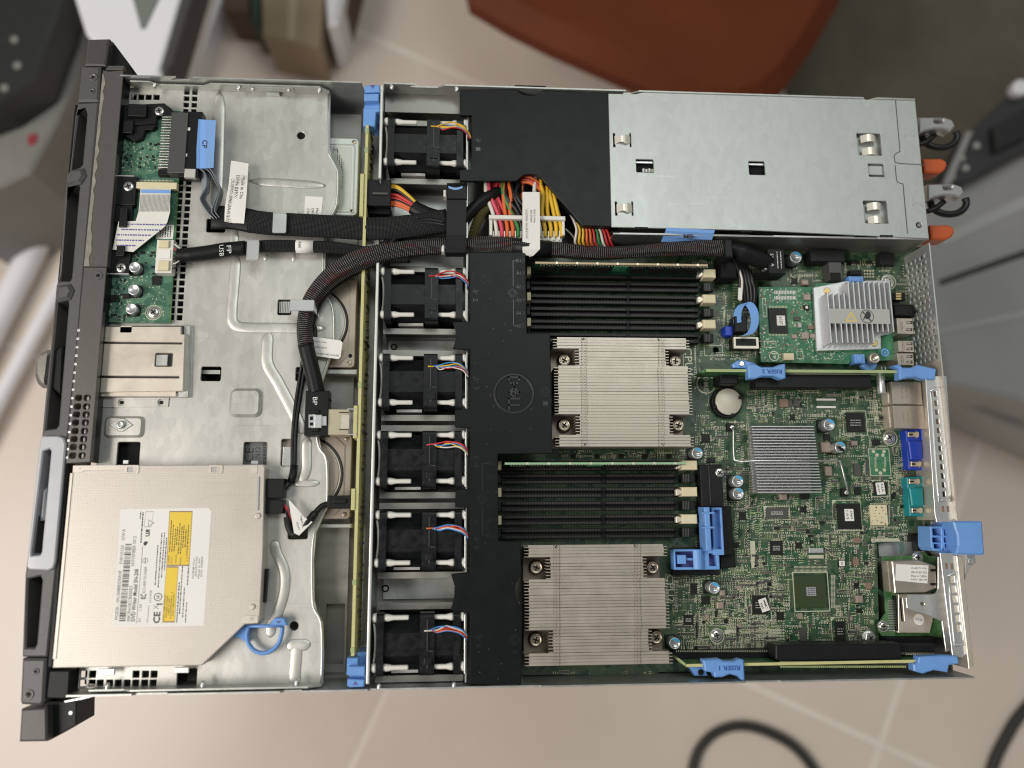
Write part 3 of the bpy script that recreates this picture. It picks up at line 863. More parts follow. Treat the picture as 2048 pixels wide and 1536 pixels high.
def rib(pts, w, h=1.5):
    q = smooth_path([W(x, y, ZC - .1) for x, y in pts], 7)
    k = w * mmpp(*pts[0], ZC) / 2 * 1.12
    m = MB().tube(q, k, 16, flat=(k, h * .62), taper=True)
    return m.build('rib', 'cover_zinc', cov)
rib([(439, 183), (437, 260), (434, 350), (430, 425)], 24, 1.7)
rib([(497, 362), (580, 367), (652, 372)], 17, 1.5)
rib([(473, 508), (469, 560), (464, 620), (467, 646), (490, 655), (560, 656), (652, 657)], 20, 1.6)
rib([(537, 662), (534, 700), (536, 730), (556, 765), (590, 830), (606, 868)], 22, 1.6)
rib([(614, 872), (613, 905), (612, 940), (600, 966)], 20, 1.6); rib([(586, 966), (610, 967), (640, 966)], 14, 1.4)
rib([(548, 1080), (553, 1105), (568, 1140), (569, 1180), (556, 1225), (543, 1250), (541, 1275)], 20, 1.6)
rib([(572, 1290), (595, 1290), (622, 1289)], 22, 1.5); rib([(594, 1284), (592, 1320), (590, 1345), (590, 1372)], 22, 1.6)
rib([(532, 507), (531, 522)], 9, 1.2); rib([(588, 507), (587, 524)], 9, 1.2); rib([(468, 452), (468, 500)], 18, 1.5)
MB().box(-248, YB + 4, -182, YT - 4, 20, 21).build('dark_backing', 'black_matte', ch)  # unseen black sheet added so the holes in the cover look dark
MB().pcyl(602, 271, ZC - 2.6, ZC - 2.2, 14, 16).build('hole_shade', 'black_matte', cov)  # black disc added below the round hole to darken it
# edge bead along the stepped right edge
MB().tube(smooth_path([W(x - 4, y, ZC - .2) for x, y in edge], 3), .9, 8, flat=(.9, 1.0)).build('edge_bead', 'zinc_bright', cov)
mat('dimple', (.66, .66, .63), .36, .6)
MB().prism(prr(459, 776, 521, 834, ZC + 2.5, 5, 5), ZC - .5, ZC + 2.5, bev=2.0).build('raised_pad', 'cover_zinc', cov)
pd = MB().prism(prr(209, 832, 284, 875, ZC + 2.2, 3.5, 4), ZC - .5, ZC + 2.2, bev=1.6).build('raised_pad', 'cover_zinc', cov)
cc = W(243, 850, ZC + 2.2)
MB().prism([(cc.x - 8, cc.y), (cc.x - 1.5, cc.y - 4.6), (cc.x + 1.5, cc.y - 4.6), (cc.x + 8, cc.y), (cc.x + 1.5, cc.y + 4.6), (cc.x - 1.5, cc.y + 4.6)], ZC + 2.1, ZC + 2.8, bev=.3).build('stud_flange', 'zinc', cov)
MB().lathe(cc.x, cc.y, [(2.8, ZC + 2.2), (2.8, ZC + 4.2), (2.2, ZC + 5), (1.3, ZC + 5), (1.3, ZC + 4)], 20).build('stud', 'zinc_bright', cov)
st = MB().prism([PXY(x, y, ZC + .9) for x, y in [(200, 796), (338, 795), (336, 814), (198, 815)]], ZC - .1, ZC + .9, [pcirc(243, 805, 7, ZC + .9), pcirc(322, 805, 7, ZC + .9)], bev=.2)
st.build('mounting_strip', 'cover_zinc', cov)
for q in ((243, 805), (322, 805)):
    MB().pcyl(*q, ZC - .1, ZC + .5, 4, 14).build('strip_hole', 'dark_gap', cov)
# tabs bent up out of the cover that hold the cables
def clip(a, b, c, d, zt):
    m = MB(); p, q = W(a, b, zt), W(c, d, zt)
    m.prism(rrect(p.x, q.y, q.x, p.y, 1.2, 3), zt - .9, zt, bev=.3)
    return m.build('cable_clip', 'zinc_bright', cov)
clip(546, 426, 572, 466, 40.2); clip(494, 481, 517, 520, 42.2); clip(580, 599, 628, 622, 46.6)
for (a, b, c, d, zt) in ((546, 424, 572, 428, 39.4), (494, 479, 517, 483, 41.4), (624, 600, 628, 621, 45.8)):
    MB().pbox(a, b, c, d, ZC - .2, zt, bev=.3).build('clip_post', 'zinc_bright', cov)
MB().pbox(566, 893, 582, 932, ZC - 1, ZC + 1.6, bev=.4).build('bent_tab', 'zinc_bright', cov)
MB().pbox(405, 740, 440, 748, ZC - 6, ZC - 4).build('slot_lip', 'zinc', cov)
gr_ = MB()
for i in range(7): gr_.pbox(559 + i * 3.3, 603, 560.4 + i * 3.3, 626, ZC - 3, ZC - 2.4)
gr_.build('slot_grille', 'zinc', cov)
MB().pbox(545, 594, 600, 634, ZC - 3.5, ZC - 3).build('slot_shade', 'black_matte', cov)  # black plate added behind the grille, in place of shade
# regulatory sticker seen through the opening left of the DVD drive's connector
lb = MB().pbox(484, 880, 536, 945, 23.2, 23.6).build('drive_sticker', mat('sticker_grey', (.13, .135, .14), .5), cov)
ik = MB(); ptext(ik, 'CE', 498, 910, 23.65, 26, 90, th=.02); ptext(ik, 'N12', 515, 905, 23.65, 14, 90)
for i in range(12): ik.pbox(526, 886 + i * 4, 532, 888 + i * 4 + random.uniform(-.5, 1), 23.6, 23.65)
ik.build('lettering', 'ink', lb)

# ================================================================ metal card cage
t = thing('card_cage', 'warm steel memory card cage with two slots beside the front hood', 'card cage', W(288, 723, ZC))
MB().pprism([(198, 651), (381, 651), (377, 795), (196, 795)], ZC + .2, ZC + 3, bev=.4).build('tray', 'zinc', t)
MB().pprism([(200, 653), (362, 653), (362, 668), (370, 669), (366, 782), (198, 785)], ZC + 3, ZC + 6.5,
            [prr(206, 683.5, 364, 688.5, ZC + 6.5, .2, 1), prr(202, 751.5, 358, 756.5, ZC + 6.5, .2, 1), prr(311, 706, 344, 733, ZC + 6.5, .8, 2), prr(242, 652.5, 262, 664.5, ZC + 6.5, .3, 1)], bev=.35).build('lid', 'steel_warm', t)
MB().pprism([(198, 652), (368, 652), (366, 784), (197, 786)], ZC + 3, ZC + 3.3).build('inner_floor', 'case_dark', t)
MB().pbox(313, 709, 334, 731, ZC + 4, ZC + 5.8, bev=.3).build('window_tongue', 'zinc', t)
MB().pprism([(198, 771), (352, 771), (352, 793), (196, 793)], ZC + 3, ZC + 4.6, bev=.3).build('lower_flange', 'steel_warm', t)
# ================================================================ control panel board
def rnd_parts(mb, x0, y0, x1, y1, z, n, seed, smin=.5, smax=1.6, hmin=.2, hmax=.8, avoid=()):
    r = random.Random(seed); k = 0; tries = 0
    while k < n and tries < n * 20:
        tries += 1
        x, y = r.uniform(x0, x1), r.uniform(y0, y1)
        if any(a <= x <= c and b <= y <= d for a, b, c, d in avoid): continue
        a, b = r.uniform(smin, smax), r.uniform(smin, smax) * .6
        if r.random() < .5: a, b = b, a
        w = W(x, y, z)
        mb.box(w.x - a, w.y - b, w.x + a, w.y + b, z - .05, z + r.uniform(hmin, hmax)); k += 1
    return mb
def can(parent, px, py, z0, z1, rpx, name='capacitor', mark=None, printed=False, base=True, ring=False):
    """aluminium can: black base, dished top"""
    c = W(px, py, z1); r = rpx * mmpp(px, py, z1)
    o = MB().lathe(c.x, c.y, [(r, z0 + .8), (r, z0 + (z1 - z0) * .25), (r * .93, z0 + (z1 - z0) * .3), (r, z0 + (z1 - z0) * .36), (r, z1 - .5), (r * .94, z1), (r * .8, z1), (r * .78, z1 - .12), (.01, z1 - .12)], 28).build(name, 'alu', parent)
    if base:
        q = r * 1.12
        MB().prism([(c.x - q, c.y - q), (c.x + q * .6, c.y - q), (c.x + q, c.y - q * .6), (c.x + q, c.y + q * .6), (c.x + q * .6, c.y + q), (c.x - q, c.y + q)], z0, z0 + 1.2, bev=.2).build('cap_base', 'black_plastic', o)
    if ring:
        MB().cyl(c.x, c.y, z0 + .9, z0 + (z1 - z0) * .93, r * 1.012, 28, cap=False).build('cap_sleeve', 'wire_black', o)
    if printed:
        a = 65
        pts = [(c.x + r * .9 * math.cos(math.radians(t_)), c.y + r * .9 * math.sin(math.radians(t_))) for t_ in [a - 62 + i * 11.3 for i in range(12)]]
        MB().prism(pts, z1 - .15, z1 + .02).build('cap_print', 'cap_print', o)
        ik = MB()
        for i in range(3): microtext(ik, px, py + (i - .2) * rpx * .36, z1 + .03, rpx * .9, rpx * .12, 8, i)
        ik.build('lettering', 'chip_grey', o)
    if mark:
        MB().pprism(mark, z1 - .1, z1 + .05).build('cap_mark', 'black_plastic', o)
    return o

ZB = 31.0
cb = thing('control_panel_board', 'small green front panel circuit board under the bezel hood', 'circuit board', W(280, 430, ZC))
MB().pprism([(226, 212), (362, 222), (357, 300), (344, 569), (337, 646), (202, 644)], ZB - 1.6, ZB).build('board', 'pcb_panel', cb)
MB().pprism([(357, 300), (361, 300), (341, 646), (337, 646)], ZB - 1.55, ZB - .05).build('board_edge', 'pcb_mgmt', cb)
for q in ((240, 260), (330, 470), (300, 600)):
    MB().pcyl(*q, ZC, ZB - 1.6, 8, 12).build('standoff', 'zinc', cb)
MB().pprism([(246, 210), (328, 206), (344, 218), (346, 232), (318, 229), (313, 234), (312, 252), (304, 259), (291, 259), (284, 276), (270, 282), (240, 268), (240, 246), (247, 244)], ZB, ZB + 4, bev=.5).build('upper_bracket', 'black_plastic', cb)
MB().pbox(257, 207, 291, 233, ZB + 3, ZB + 8, bev=.6).build('bracket_block', 'black_plastic', cb)
MB().pbox(246, 240, 264, 266, ZB + 3, ZB + 7, bev=.5).build('bracket_block', 'black_plastic', cb)
MB().pprism([(262, 244), (312, 240), (311, 247), (268, 250), (268, 262), (262, 264)], ZB + 3.5, ZB + 5.5, bev=.3).build('bracket_rim', 'black_plastic', cb)
MB().pbox(230, 352, 269, 410, ZB, ZB + 4.5, bev=.5).build('middle_bracket', 'black_plastic', cb)
MB().pbox(231, 350, 268, 353, ZB + 2, ZB + 4.7).build('bracket_lip', 'zinc_bright', cb)
MB().pbox(228, 408, 262, 446, ZB, ZB + 3.5, bev=.4).build('middle_bracket', 'black_plastic', cb)
MB().pbox(240, 415, 252, 453, ZB + 6.2, ZB + 8.5, bev=.5).build('ribbon_guide', 'black_plastic', cb)
MB().pbox(218, 492, 257, 547, ZB, ZB + 4, bev=.5).build('lower_bracket', 'black_plastic', cb)
MB().pbox(218, 546, 257, 549, ZB + 1, ZB + 4.2).build('bracket_lip', 'zinc_bright', cb)
MB().pbox(233, 491, 247, 512, ZB + 6.4, ZB + 8.5, bev=.5).build('ribbon_guide', 'black_plastic', cb)
for q in ((318, 221, ZB + 3.6, 10), (256, 372, ZB + 4.3, 10.5), (241, 535, ZB + 3.8, 10.5)): screw(cb, *q)
screw(cb, 306, 624, ZB, 11, h=1.8, washer=1.25)
MB().prism(pcirc(307, 625, 16.5, ZB + .1), ZB, ZB + .08, [pcirc(307, 625, 15, ZB + .1)]).build('screw_ring', 'solder', cb)
for q in ((269, 534), (267, 579), (262, 617)): can(cb, q[0], q[1], ZB, ZB + 6.0, 11.5)
ff = MB().pbox(272, 363, 353, 378, ZB, ZB + 4.2, bev=.5).build('flat_cable_socket', 'cream_plastic', cb)
tt = MB()
for i in range(26): tt.pbox(277 + i * 2.75, 359.5, 278.3 + i * 2.75, 363, ZB, ZB + .7)
tt.build('socket_teeth', 'solder', cb)
wc = MB().pbox(314, 479, 343, 546, ZB, ZB + 7, bev=.5).build('usb_header', 'white_plastic', cb)
for q in ((318, 480, 337, 495), (316, 521, 337, 541)): MB().pbox(*q, ZB + 6.8, ZB + 8.6, bev=.5).build('header_lug', 'cream_plastic', wc)
MB().pbox(318, 499, 340, 517, ZB + 6.9, ZB + 7.6, bev=.3).build('header_lid', 'paper', wc)
# big edge connector with its pins
pn = MB()
for i in range(21):
    y = 232 + i * 5.3
    pn.pbox(324 - i * .42, y, 345 - i * .42, y + 2.6, ZB + 1.5, ZB + 3.2 + (i % 2) * 1.2, bev=.2)
pn.build('connector_pins', 'screw_steel', cb)
MB().pbox(343, 224, 368, 346, ZB, ZB + 9.5, bev=.5).build('receptacle', 'chip_grey', cb)
MB().pbox(316, 338, 346, 350, ZB, ZB + 5, bev=.4).build('receptacle_end', 'black_plastic', cb)
sm = MB(); rnd_parts(sm, 236, 288, 322, 336, ZB, 34, 1, .4, 1.3); rnd_parts(sm, 214, 556, 262, 640, ZB, 34, 2, .4, 1.3, avoid=((250, 520, 290, 640),)); rnd_parts(sm, 262, 500, 312, 560, ZB, 14, 4, avoid=((255, 520, 290, 560),))
sm.build('small_component', 'chip_black', cb, kind='stuff')
sm = MB(); rnd_parts(sm, 232, 284, 322, 345, ZB, 120, 5, .2, .6, .05, .25); rnd_parts(sm, 208, 552, 330, 640, ZB, 170, 6, .2, .6, .05, .2); rnd_parts(sm, 262, 400, 350, 560, ZB, 60, 8, .2, .6, .05, .15)
sm.build('solder_pad', 'solder', cb, kind='stuff')
MB().pbox(314, 449, 346, 478, ZB, ZB + .15).build('board_label', 'paper', cb)
lm = MB()
for i in range(5): microtext(lm, 321 + i * 5, 463, ZB + .2, 24, 2.2, 90, i)
lm.build('lettering', 'ink', cb)
MB().pbox(305, 552, 321, 570, ZB, ZB + .9).build('square_chip', 'chip_black', cb)
MB().pbox(222, 590, 236, 602, ZB, ZB + 1.1, bev=.1).build('chip', 'chip_black', cb)
MB().pbox(246, 587, 258, 597, ZB, ZB + 1.1, bev=.1).build('chip', 'chip_black', cb)

# white flat ribbon cable
rb = thing('ribbon_cable', 'white flat ribbon cable folded over the front panel board', 'ribbon cable', W(290, 440, ZB + 4))
m = MB()
rows = [((281, 377, 34.5), (342, 377, 34.5)), ((280, 386, 37.2), (341, 386, 37.2)), ((279, 404, 38.2), (340, 404, 38.2)), ((277, 424, 38.0), (340, 424, 38.0)), ((270, 446, 37.6), (334, 446, 37.6))]
m.sheet([(W(*a), W(*b)) for a, b in rows], .25)
m.build('upper_run', 'white_plastic', rb)
MB().pprism([(237, 443), (272, 442), (334, 444), (331, 452), (266, 504), (225, 499)], 37.0, 37.25).build('folded_run', 'white_plastic', rb)
g_ = MB()
for i in range(24):
    x = 281 + i * 2.5
    g_.sheet([(W(x, 389, 37.6), W(x + 1.0, 389, 37.6)), (W(x - .8, 404, 38.5), W(x + .2, 404, 38.5)), (W(x - 2.6, 423, 38.3), W(x - 1.6, 423, 38.3))], .06)
g_.build('conductor_line', mat('ribbon_grey', (.42, .41, .41), .5), rb)
ik = MB()
for i in range(5): microtext(ik, 284 - i * 8 + (6 if i < 2 else 0), 449 + i * 10.5, 37.3, [84, 80, 68, 56, 40][i], 3.0, 0, i)
ik.build('lettering', 'ink_blue', rb)
MB().pbox(283, 379, 341, 386, 37.4, 37.8).build('stiffener', 'blue_film', rb)

# control panel cable: plug, blue tag, grey ribbons, flat black sleeve, white label
cp = thing('control_panel_cable', 'flat black sleeved cable with a blue CP pull tag', 'cable', W(600, 450, ZC))
MB().pbox(365, 222, 396, 354, ZB, ZB + 8.2, bev=.6).build('plug', 'black_plastic', cp)
MB().pbox(369, 337, 390, 355, ZB + 6, ZB + 9.2, bev=.4).build('plug_latch', 'case_light', cp)
for q in ((377, 258), (371, 310)): MB().pbox(q[0] - 3, q[1] - 3, q[0] + 3, q[1] + 3, ZB + 8, ZB + 8.5).build('latch_window', 'paper', cp)
tg = MB().sheet([(W(401, 239, 44), W(400, 337, 44)), (W(412, 240, 45), W(410, 337, 45)), (W(432, 241, 43.5), W(427, 336, 43.5))], .25).build('pull_tag', 'blue_film', cp)
MB().sheet([(W(400, 238, 43.5), W(399, 337, 43.5)), (W(394, 240, 36), W(388, 336, 36))], .25).build('pull_tag', 'blue_film', cp)
ptext(MB(), 'CP', 409, 288, 45.4, 15, -92).build('lettering', 'ink', tg)
for i, q in enumerate(([(404, 338, 38), (420, 345, 38), (436, 372, 37), (440, 385, 37), (431, 412, 37), (427, 428, 36), (436, 440, 35)],
                       [(408, 336, 39), (424, 343, 39), (438, 370, 38), (443, 383, 38), (436, 410, 37), (433, 426, 36), (441, 438, 35)],
                       [(400, 338, 37), (413, 350, 37), (416, 375, 36), (406, 395, 36), (404, 405, 36), (418, 428, 36), (430, 440, 35)])):
    MB().tube(smooth_path(PP(*q), 6), 1, 10, flat=(.55, 4.6)).build('grey_ribbon', 'grey_ribbon', cp)
MB().sheet([(W(402, 340, 35), W(418, 340, 37)), (W(404, 380, 33), W(417, 372, 36)), (W(400, 402, 33), W(412, 400, 37)), (W(420, 436, 34), W(430, 430, 37))], .5).build('grey_ribbon', 'grey_ribbon', cp)
MB().tube(smooth_path(PP((426, 434, 34.5), (440, 435, 35), (460, 435, 35), (478, 437, 35), (506, 443, 35)), 5), 1, 18, flat=(9.0, 2.7)).build('shrink_sleeve', 'black_plastic', cp)
MB().tube(smooth_path(PP((498, 442, 35), (540, 447, 35), (600, 450, 35), (660, 453, 35), (720, 457, 35), (780, 456, 36), (840, 449, 37), (896, 440, 37)), 6), 1, 22, flat=(8.8, 2.9)).build('braided_sleeve', 'sleeve_black', cp)
lb = MB().sheet([(W(462, 321, 36), W(497, 327, 36)), (W(457, 372, 38.5), W(494, 378, 38.5)), (W(450, 412, 39.2), W(491, 416, 39.2)), (W(449, 432, 39), W(489, 436, 39)), (W(449, 453, 36), W(487, 457, 36))], .2).build('cable_label', 'paper', cp)
ik = MB()
ltext(ik, 'Made in China', 484, 378, 38.9, 58, 6.5, -93); ltext(ik, 'DP/N 0397G1', 473, 376, 38.9, 56, 6.5, -93); ltext(ik, 'CN-0397G1-25960-2AN-0116-A00', 460, 402, 39.5, 98, 6.5, -94)
ik.build('lettering', 'ink', lb)
lb = MB().pprism([(610, 392), (646, 394), (642, 436), (608, 434)], ZC + .2, ZC + .5).build('second_label', 'paper', cp)
ik = MB(); ltext(ik, 'Made', 634, 425, ZC + .6, 18, 5, -92); ltext(ik, 'DP/N', 625, 425, ZC + .6, 18, 5, -92); ltext(ik, 'CN-0', 616, 425, ZC + .6, 18, 5, -92); ik.build('lettering', 'ink', lb)
MB().sheet([(W(592, 421, ZC + 2.5), W(600, 430, ZC + 2.5)), (W(588, 428, ZC + 3), W(604, 440, ZC + 3))], .3).build('tie_tail', 'zinc_bright', cp)

# front USB cable
ub = thing('usb_cable', 'round black cable printed FP USB beside the white header', 'cable', W(500, 497, ZC))
MB().tube(smooth_path(PP((356, 511, 35), (380, 510, 35), (420, 505, 35), (450, 500, 35.2), (492, 496, 35.5)), 6), [5.0] * 6 + [5.3] * 19, 18).build('shrink_sleeve', 'black_plastic', ub)
MB().tube(smooth_path(PP((488, 496, 35.4), (540, 492, 35.4), (600, 493, 35.4), (660, 495, 35.4), (720, 503, 36), (770, 512, 37), (820, 514, 36)), 6), 4.4, 18).build('braided_sleeve', 'sleeve_black', ub)
ik = MB(); ltext(ik, 'FP', 458, 499, 41.0, 17, 9, -84); ltext(ik, 'USB', 443, 501, 41.0, 24, 9, -84); ik.build('lettering', 'white_ink', ub)
lb = MB().tube(PP((593, 493, 35.4), (610, 493.5, 35.4), (628, 494, 35.4)), 4.75, 18).build('cable_label', 'paper', ub)
ltext(MB(), 'A00', 599, 489, 40.4, 15, 5, -90).build('lettering', 'ink', lb)
for i, c_ in enumerate(('wire_white', 'wire_red', 'wire_green', 'wire_black', 'wire_white', 'wire_black')):
    y = 487 + i * 9.5
    MB().tube(smooth_path(PP((340, y, 36), (350, y + 2, 37), (364, 501 + i * 4, 36)), 5), .55, 8).build('wire', c_, ub)

# ================================================================ optical drive
ZD = 41.0
dv = thing('optical_drive', 'slim beige metal DVD drive with a white and yellow label', 'optical drive', W(310, 1130, ZC))
dm = mat('dvd_top', (.585, .54, .49), .42, .35, scratch=.06, var=.03, vscale=25, rvar=.04)
nt = dm.node_tree; tc = nt.nodes.new('ShaderNodeTexCoord'); sp = nt.nodes.new('ShaderNodeSeparateXYZ'); nt.links.new(tc.outputs['Object'], sp.inputs[0])
fr = 2 * math.pi / .0023
sx = math_node(nt, 'SINE', math_node(nt, 'MULTIPLY', math_node(nt, 'ADD', sp.outputs[0], sp.outputs[1]), fr * .7)); sy = math_node(nt, 'SINE', math_node(nt, 'MULTIPLY', math_node(nt, 'SUBTRACT', sp.outputs[0], sp.outputs[1]), fr * .7))
hh = math_node(nt, 'GREATER_THAN', math_node(nt, 'MULTIPLY', sx, sy), .45)
bu = nt.nodes.new('ShaderNodeBump'); bu.inputs['Strength'].default_value = 1; bu.inputs['Distance'].default_value = .0004
nt.links.new(hh, bu.inputs['Height']); nt.links.new(bu.outputs[0], nt.nodes['Principled BSDF'].inputs['Normal'])
MB().pprism([(146, 931), (527, 929), (530, 936), (529, 946), (526, 1100), (519, 1240), (515, 1247), (489, 1249), (403, 1331), (105, 1336)], ZC + .3, ZD, bev=.5).build('cover', 'dvd_top', dv)
MB().pprism([(140, 946), (146, 946), (112, 1318), (105, 1318)], ZD, ZD + .5, bev=.2).build('edge_strip', 'dvd_metal', dv)
MB().pprism([(146, 931), (250, 930), (249, 940), (168, 941), (162, 945), (145, 945)], ZD, ZD + .35, bev=.15).build('corner_plate', 'dvd_metal', dv)
MB().pcyl(157, 937, ZD + .3, ZD + .6, 3, 14).build('corner_screw', 'zinc', dv)
for x in (249, 417):
    o = MB().prism(prr(x, 930, x + 28, 947, ZD + .5, 1, 3), ZD, ZD + .5, [prr(x + 6, 934, x + 23, 944, ZD + .5, .5, 2)], bev=.15).build('top_tab', 'dvd_metal', dv)
    MB().pbox(x + 6, 934, x + 15, 944, ZD + .02, ZD + .1).build('tab_window', 'case_grey', o)
MB().pprism([(500, 931), (515, 930), (515, 945), (508, 949), (501, 945)], ZD, ZD + .25, bev=.1).build('corner_plate', 'dvd_metal', dv)
MB().pprism([(514, 954), (519, 954), (517, 1020), (513, 1020)], ZD, ZD + .8, bev=.3).build('side_rib', 'zinc_bright', dv)
for q in ((515, 1032), (504, 1214)):
    MB().pcyl(*q, ZD - .2, ZD + 1.0, 6, 20, bev=.7).build('dimple', 'dvd_metal', dv)
MB().pprism([(480, 1247), (484, 1235), (491, 1231), (504, 1231), (516, 1232), (516, 1246)], ZD, ZD + .4, bev=.15).build('corner_plate', 'dvd_metal', dv)
MB().pbox(500, 1234, 507, 1241, ZD + .4, ZD + .55).build('tab_window', 'case_light', dv)
for q in ((197, 1342, 228, 1350), (349, 1339, 377, 1346)):
    MB().pbox(q[0], q[1] - 4, q[2], q[3], 33, 34.5, bev=.3).build('side_tab', 'zinc_bright', dv)
for q in ((246, 920, 256, 928), (503, 921, 516, 929)):
    MB().pbox(*q, 34, 35.5, bev=.3).build('side_tab', 'zinc_bright', dv)
MB().pprism([(528, 1138), (535, 1138), (530, 1205), (522, 1205)], ZC + 1, ZC + 6, bev=.4).build('rear_socket', 'black_plastic', dv)
lab = MB().pprism([(241, 1018), (417, 1016), (423, 1022), (408, 1251), (224, 1254)], ZD, ZD + .12).build('label_sheet', 'paper', dv)
ZL = ZD + .14
def ring_outline(pts, w):
    k = [Vector(PXY(x, y, ZL)) for x, y in pts]; c = sum(k, Vector((0, 0))) / len(k)
    return [tuple(p) for p in k], [tuple(c + (p - c) * (1 - w / (p - c).length)) for p in k]
for q in ([(339, 1022), (385, 1022), (378.5, 1131.7), (333, 1131.7)], [(332.7, 1132.7), (356.7, 1132.7), (349.4, 1245), (324.4, 1245)]):
    MB().pprism(q, ZL - .02, ZL + .05).build('yellow_sticker', 'yellow_paper', dv)
    a, b = ring_outline(q, .75)
    MB().prism(a, ZL + .04, ZL + .09, [b]).build('sticker_border', 'brown_part', dv)
ik = MB(); Z2 = ZL + .02
ltext(ik, 'MODEL : SN-208BB/DEAHF', 236.5, 1190, Z2, 98, 6.5, 90); ltext(ik, 'F/W=D150', 243.5, 1109, Z2, 37, 6.5, 90); ltext(ik, 'H/W:A', 247, 1069, Z2, 22, 6.5, 90)
r_ = random.Random(5); y = 1088
while y < 1241:
    h_ = r_.choice((.8, .8, 1.6, 2.4)); f_ = (y - 1088) / 153
    xa = 250.5 - 12.5 * f_
    ik.pbox(xa, y, xa + 13, y + h_, Z2 - .02, Z2); y += h_ + r_.choice((.9, .9, 1.7, 2.2))
ltext(ik, 'R8CR6GKCB000E3', 259.5, 1207, Z2, 70, 6.5, 90); ltext(ik, 'NOVEMBER 2012', 267.5, 1102, Z2, 60, 6.5, 90)
ltext(ik, 'DVD Writer Model SN-208', 269.5, 1190, Z2, 104, 8.5, 90, bold=.02)
ik.pprism([(272.6, 1246), (273.4, 1246), (285.8, 1092), (285, 1092)], Z2 - .02, Z2)
ltext(ik, '5V      1.3A', 280, 1226, Z2, 36, 5, 90); ltext(ik, 'KCC-REM-TSS-SN208', 289.5, 1160, Z2, 52, 5.5, 90)
ltext(ik, 'KC', 287, 1193, Z2, 10, 12, 90, bold=.03); ltext(ik, 'YCDA Accessories No.', 296, 1228, Z2, 36, 3, 90); ltext(ik, '1131930', 301, 1193, Z2, 24, 5, 90)
ltext(ik, 'CE', 313.5, 1235, Z2, 23, 14, 90, bold=.03)
ik.prism(pcirc(316, 1194, 8.3, Z2), Z2 - .02, Z2, [pcirc(316, 1194, 6.8, Z2)]); ltext(ik, '10', 316, 1194, Z2, 6.5, 6.5, 90, bold=.03)
ik.prism(pcirc(290.5, 1121, 5.5, Z2), Z2 - .02, Z2, [pcirc(290.5, 1121, 4.7, Z2)]); ik.pbox(290, 1117, 291, 1125, Z2 - .02, Z2)
ik.prism(pcirc(291.5, 1087, 4.6, Z2, 16)[1:13], Z2 - .02, Z2)
ltext(ik, 'RU', 295.5, 1066, Z2, 14, 9, 90, bold=.05, mirror=True)
ik.prism(*[pcirc(301, 1046, 8, Z2, 3)], Z2 - .02, Z2, [pcirc(301, 1046, 6.4, Z2, 3)])
for q in ([(292, 1023), (307, 1023), (303, 1054), (288, 1054)],):
    a, b = ring_outline(q, .25); ik.prism(a, Z2 - .02, Z2, [b])
ik.pbox(313, 1207, 325, 1209.5, Z2 - .02, Z2); 
for d in (-1, 1): ik.tube(PP((306 , 1214 + 4 * d, Z2), (317, 1214 - 4 * d, Z2)), .12, 4)
for i, (x, yc, l, h) in enumerate([(281, 1030, 16, 2), (284, 1055, 62, 2.5), (313, 1130, 80, 2), (320, 1120, 110, 2), (326, 1110, 90, 2), (331, 1108, 66, 2), (356, 1205, 80, 2.2), (362, 1180, 96, 2), (367, 1205, 60, 2), (372, 1225, 40, 2), (376, 1150, 40, 2.2)]): microtext(ik, x, yc, Z2, l, h, 90, i)
for i in range(4): ltext(ik, ('P/N 0R98R-T3619', '25N-03CX-A01', 'Made in PH', 'DP/N  0KR8MM')[i], 387 + i * 5.5, 1137 - (i % 2) * 4, Z2, 40, 3.8, 90)
for i in range(9): microtext(ik, 341 + i * 4.3, 1072 + (i % 3) * 4, ZL + .1, 64 - (i % 4) * 9, 1.7, 90, i)
for i, x in enumerate((337.5, 343, 352, 361, 375)): ltext(ik, ('DANGER', 'CAUTION', 'ATTENTION', 'VORSICHT', 'II B')[i], x, 1118 + (i % 2) * 4, ZL + .1, (14, 14, 18, 16, 8)[i], 2.6, 90)
for i in range(5): ltext(ik, ('CLASS 1 LASER PRODUCT', 'APPAREIL A LASER', 'LASER CLASSE 1', 'LUOKAN 1', 'KLASS 1 LASER APPARAT')[i], 329 + i * 4.4, 1215 - i * 1.5, ZL + .1, 52 - (i % 3) * 8, 2.6, 90, bold=.01)
ik.build('lettering', 'ink', dv)
rg = MB().tube(smooth_path(PP((497, 1253, 34), (494, 1268, 34), (496, 1284, 34), (506, 1299, 34), (523, 1306, 34), (542, 1302, 34), (557, 1287, 34), (563, 1270, 34), (565, 1254, 34)), 5), 1.4, 12, flat=(1.45, 2.2)).build('pull_ring', 'blue_plastic', dv)
MB().tube(PP((494, 1252, 34), (530, 1252, 34), (566, 1251, 34)), 1, 12, flat=(1.2, 2.0)).build('ring_bar', 'blue_plastic', rg)
hdm = MB().pprism([(539, 1250), (549, 1236), (568, 1237), (574, 1251)], 31, 36.5, bev=.5).build('ring_head', 'blue_plastic', rg)
MB().pprism([(552, 1242), (562, 1242), (557, 1248)], 36.5, 36.7).build('arrow_mark', 'ink_blue', rg)
MB().pprism([(462, 1272), (481, 1247), (496, 1249), (494, 1286), (478, 1276)], 29, 33, bev=.4).build('ring_arm', 'blue_plastic', rg)

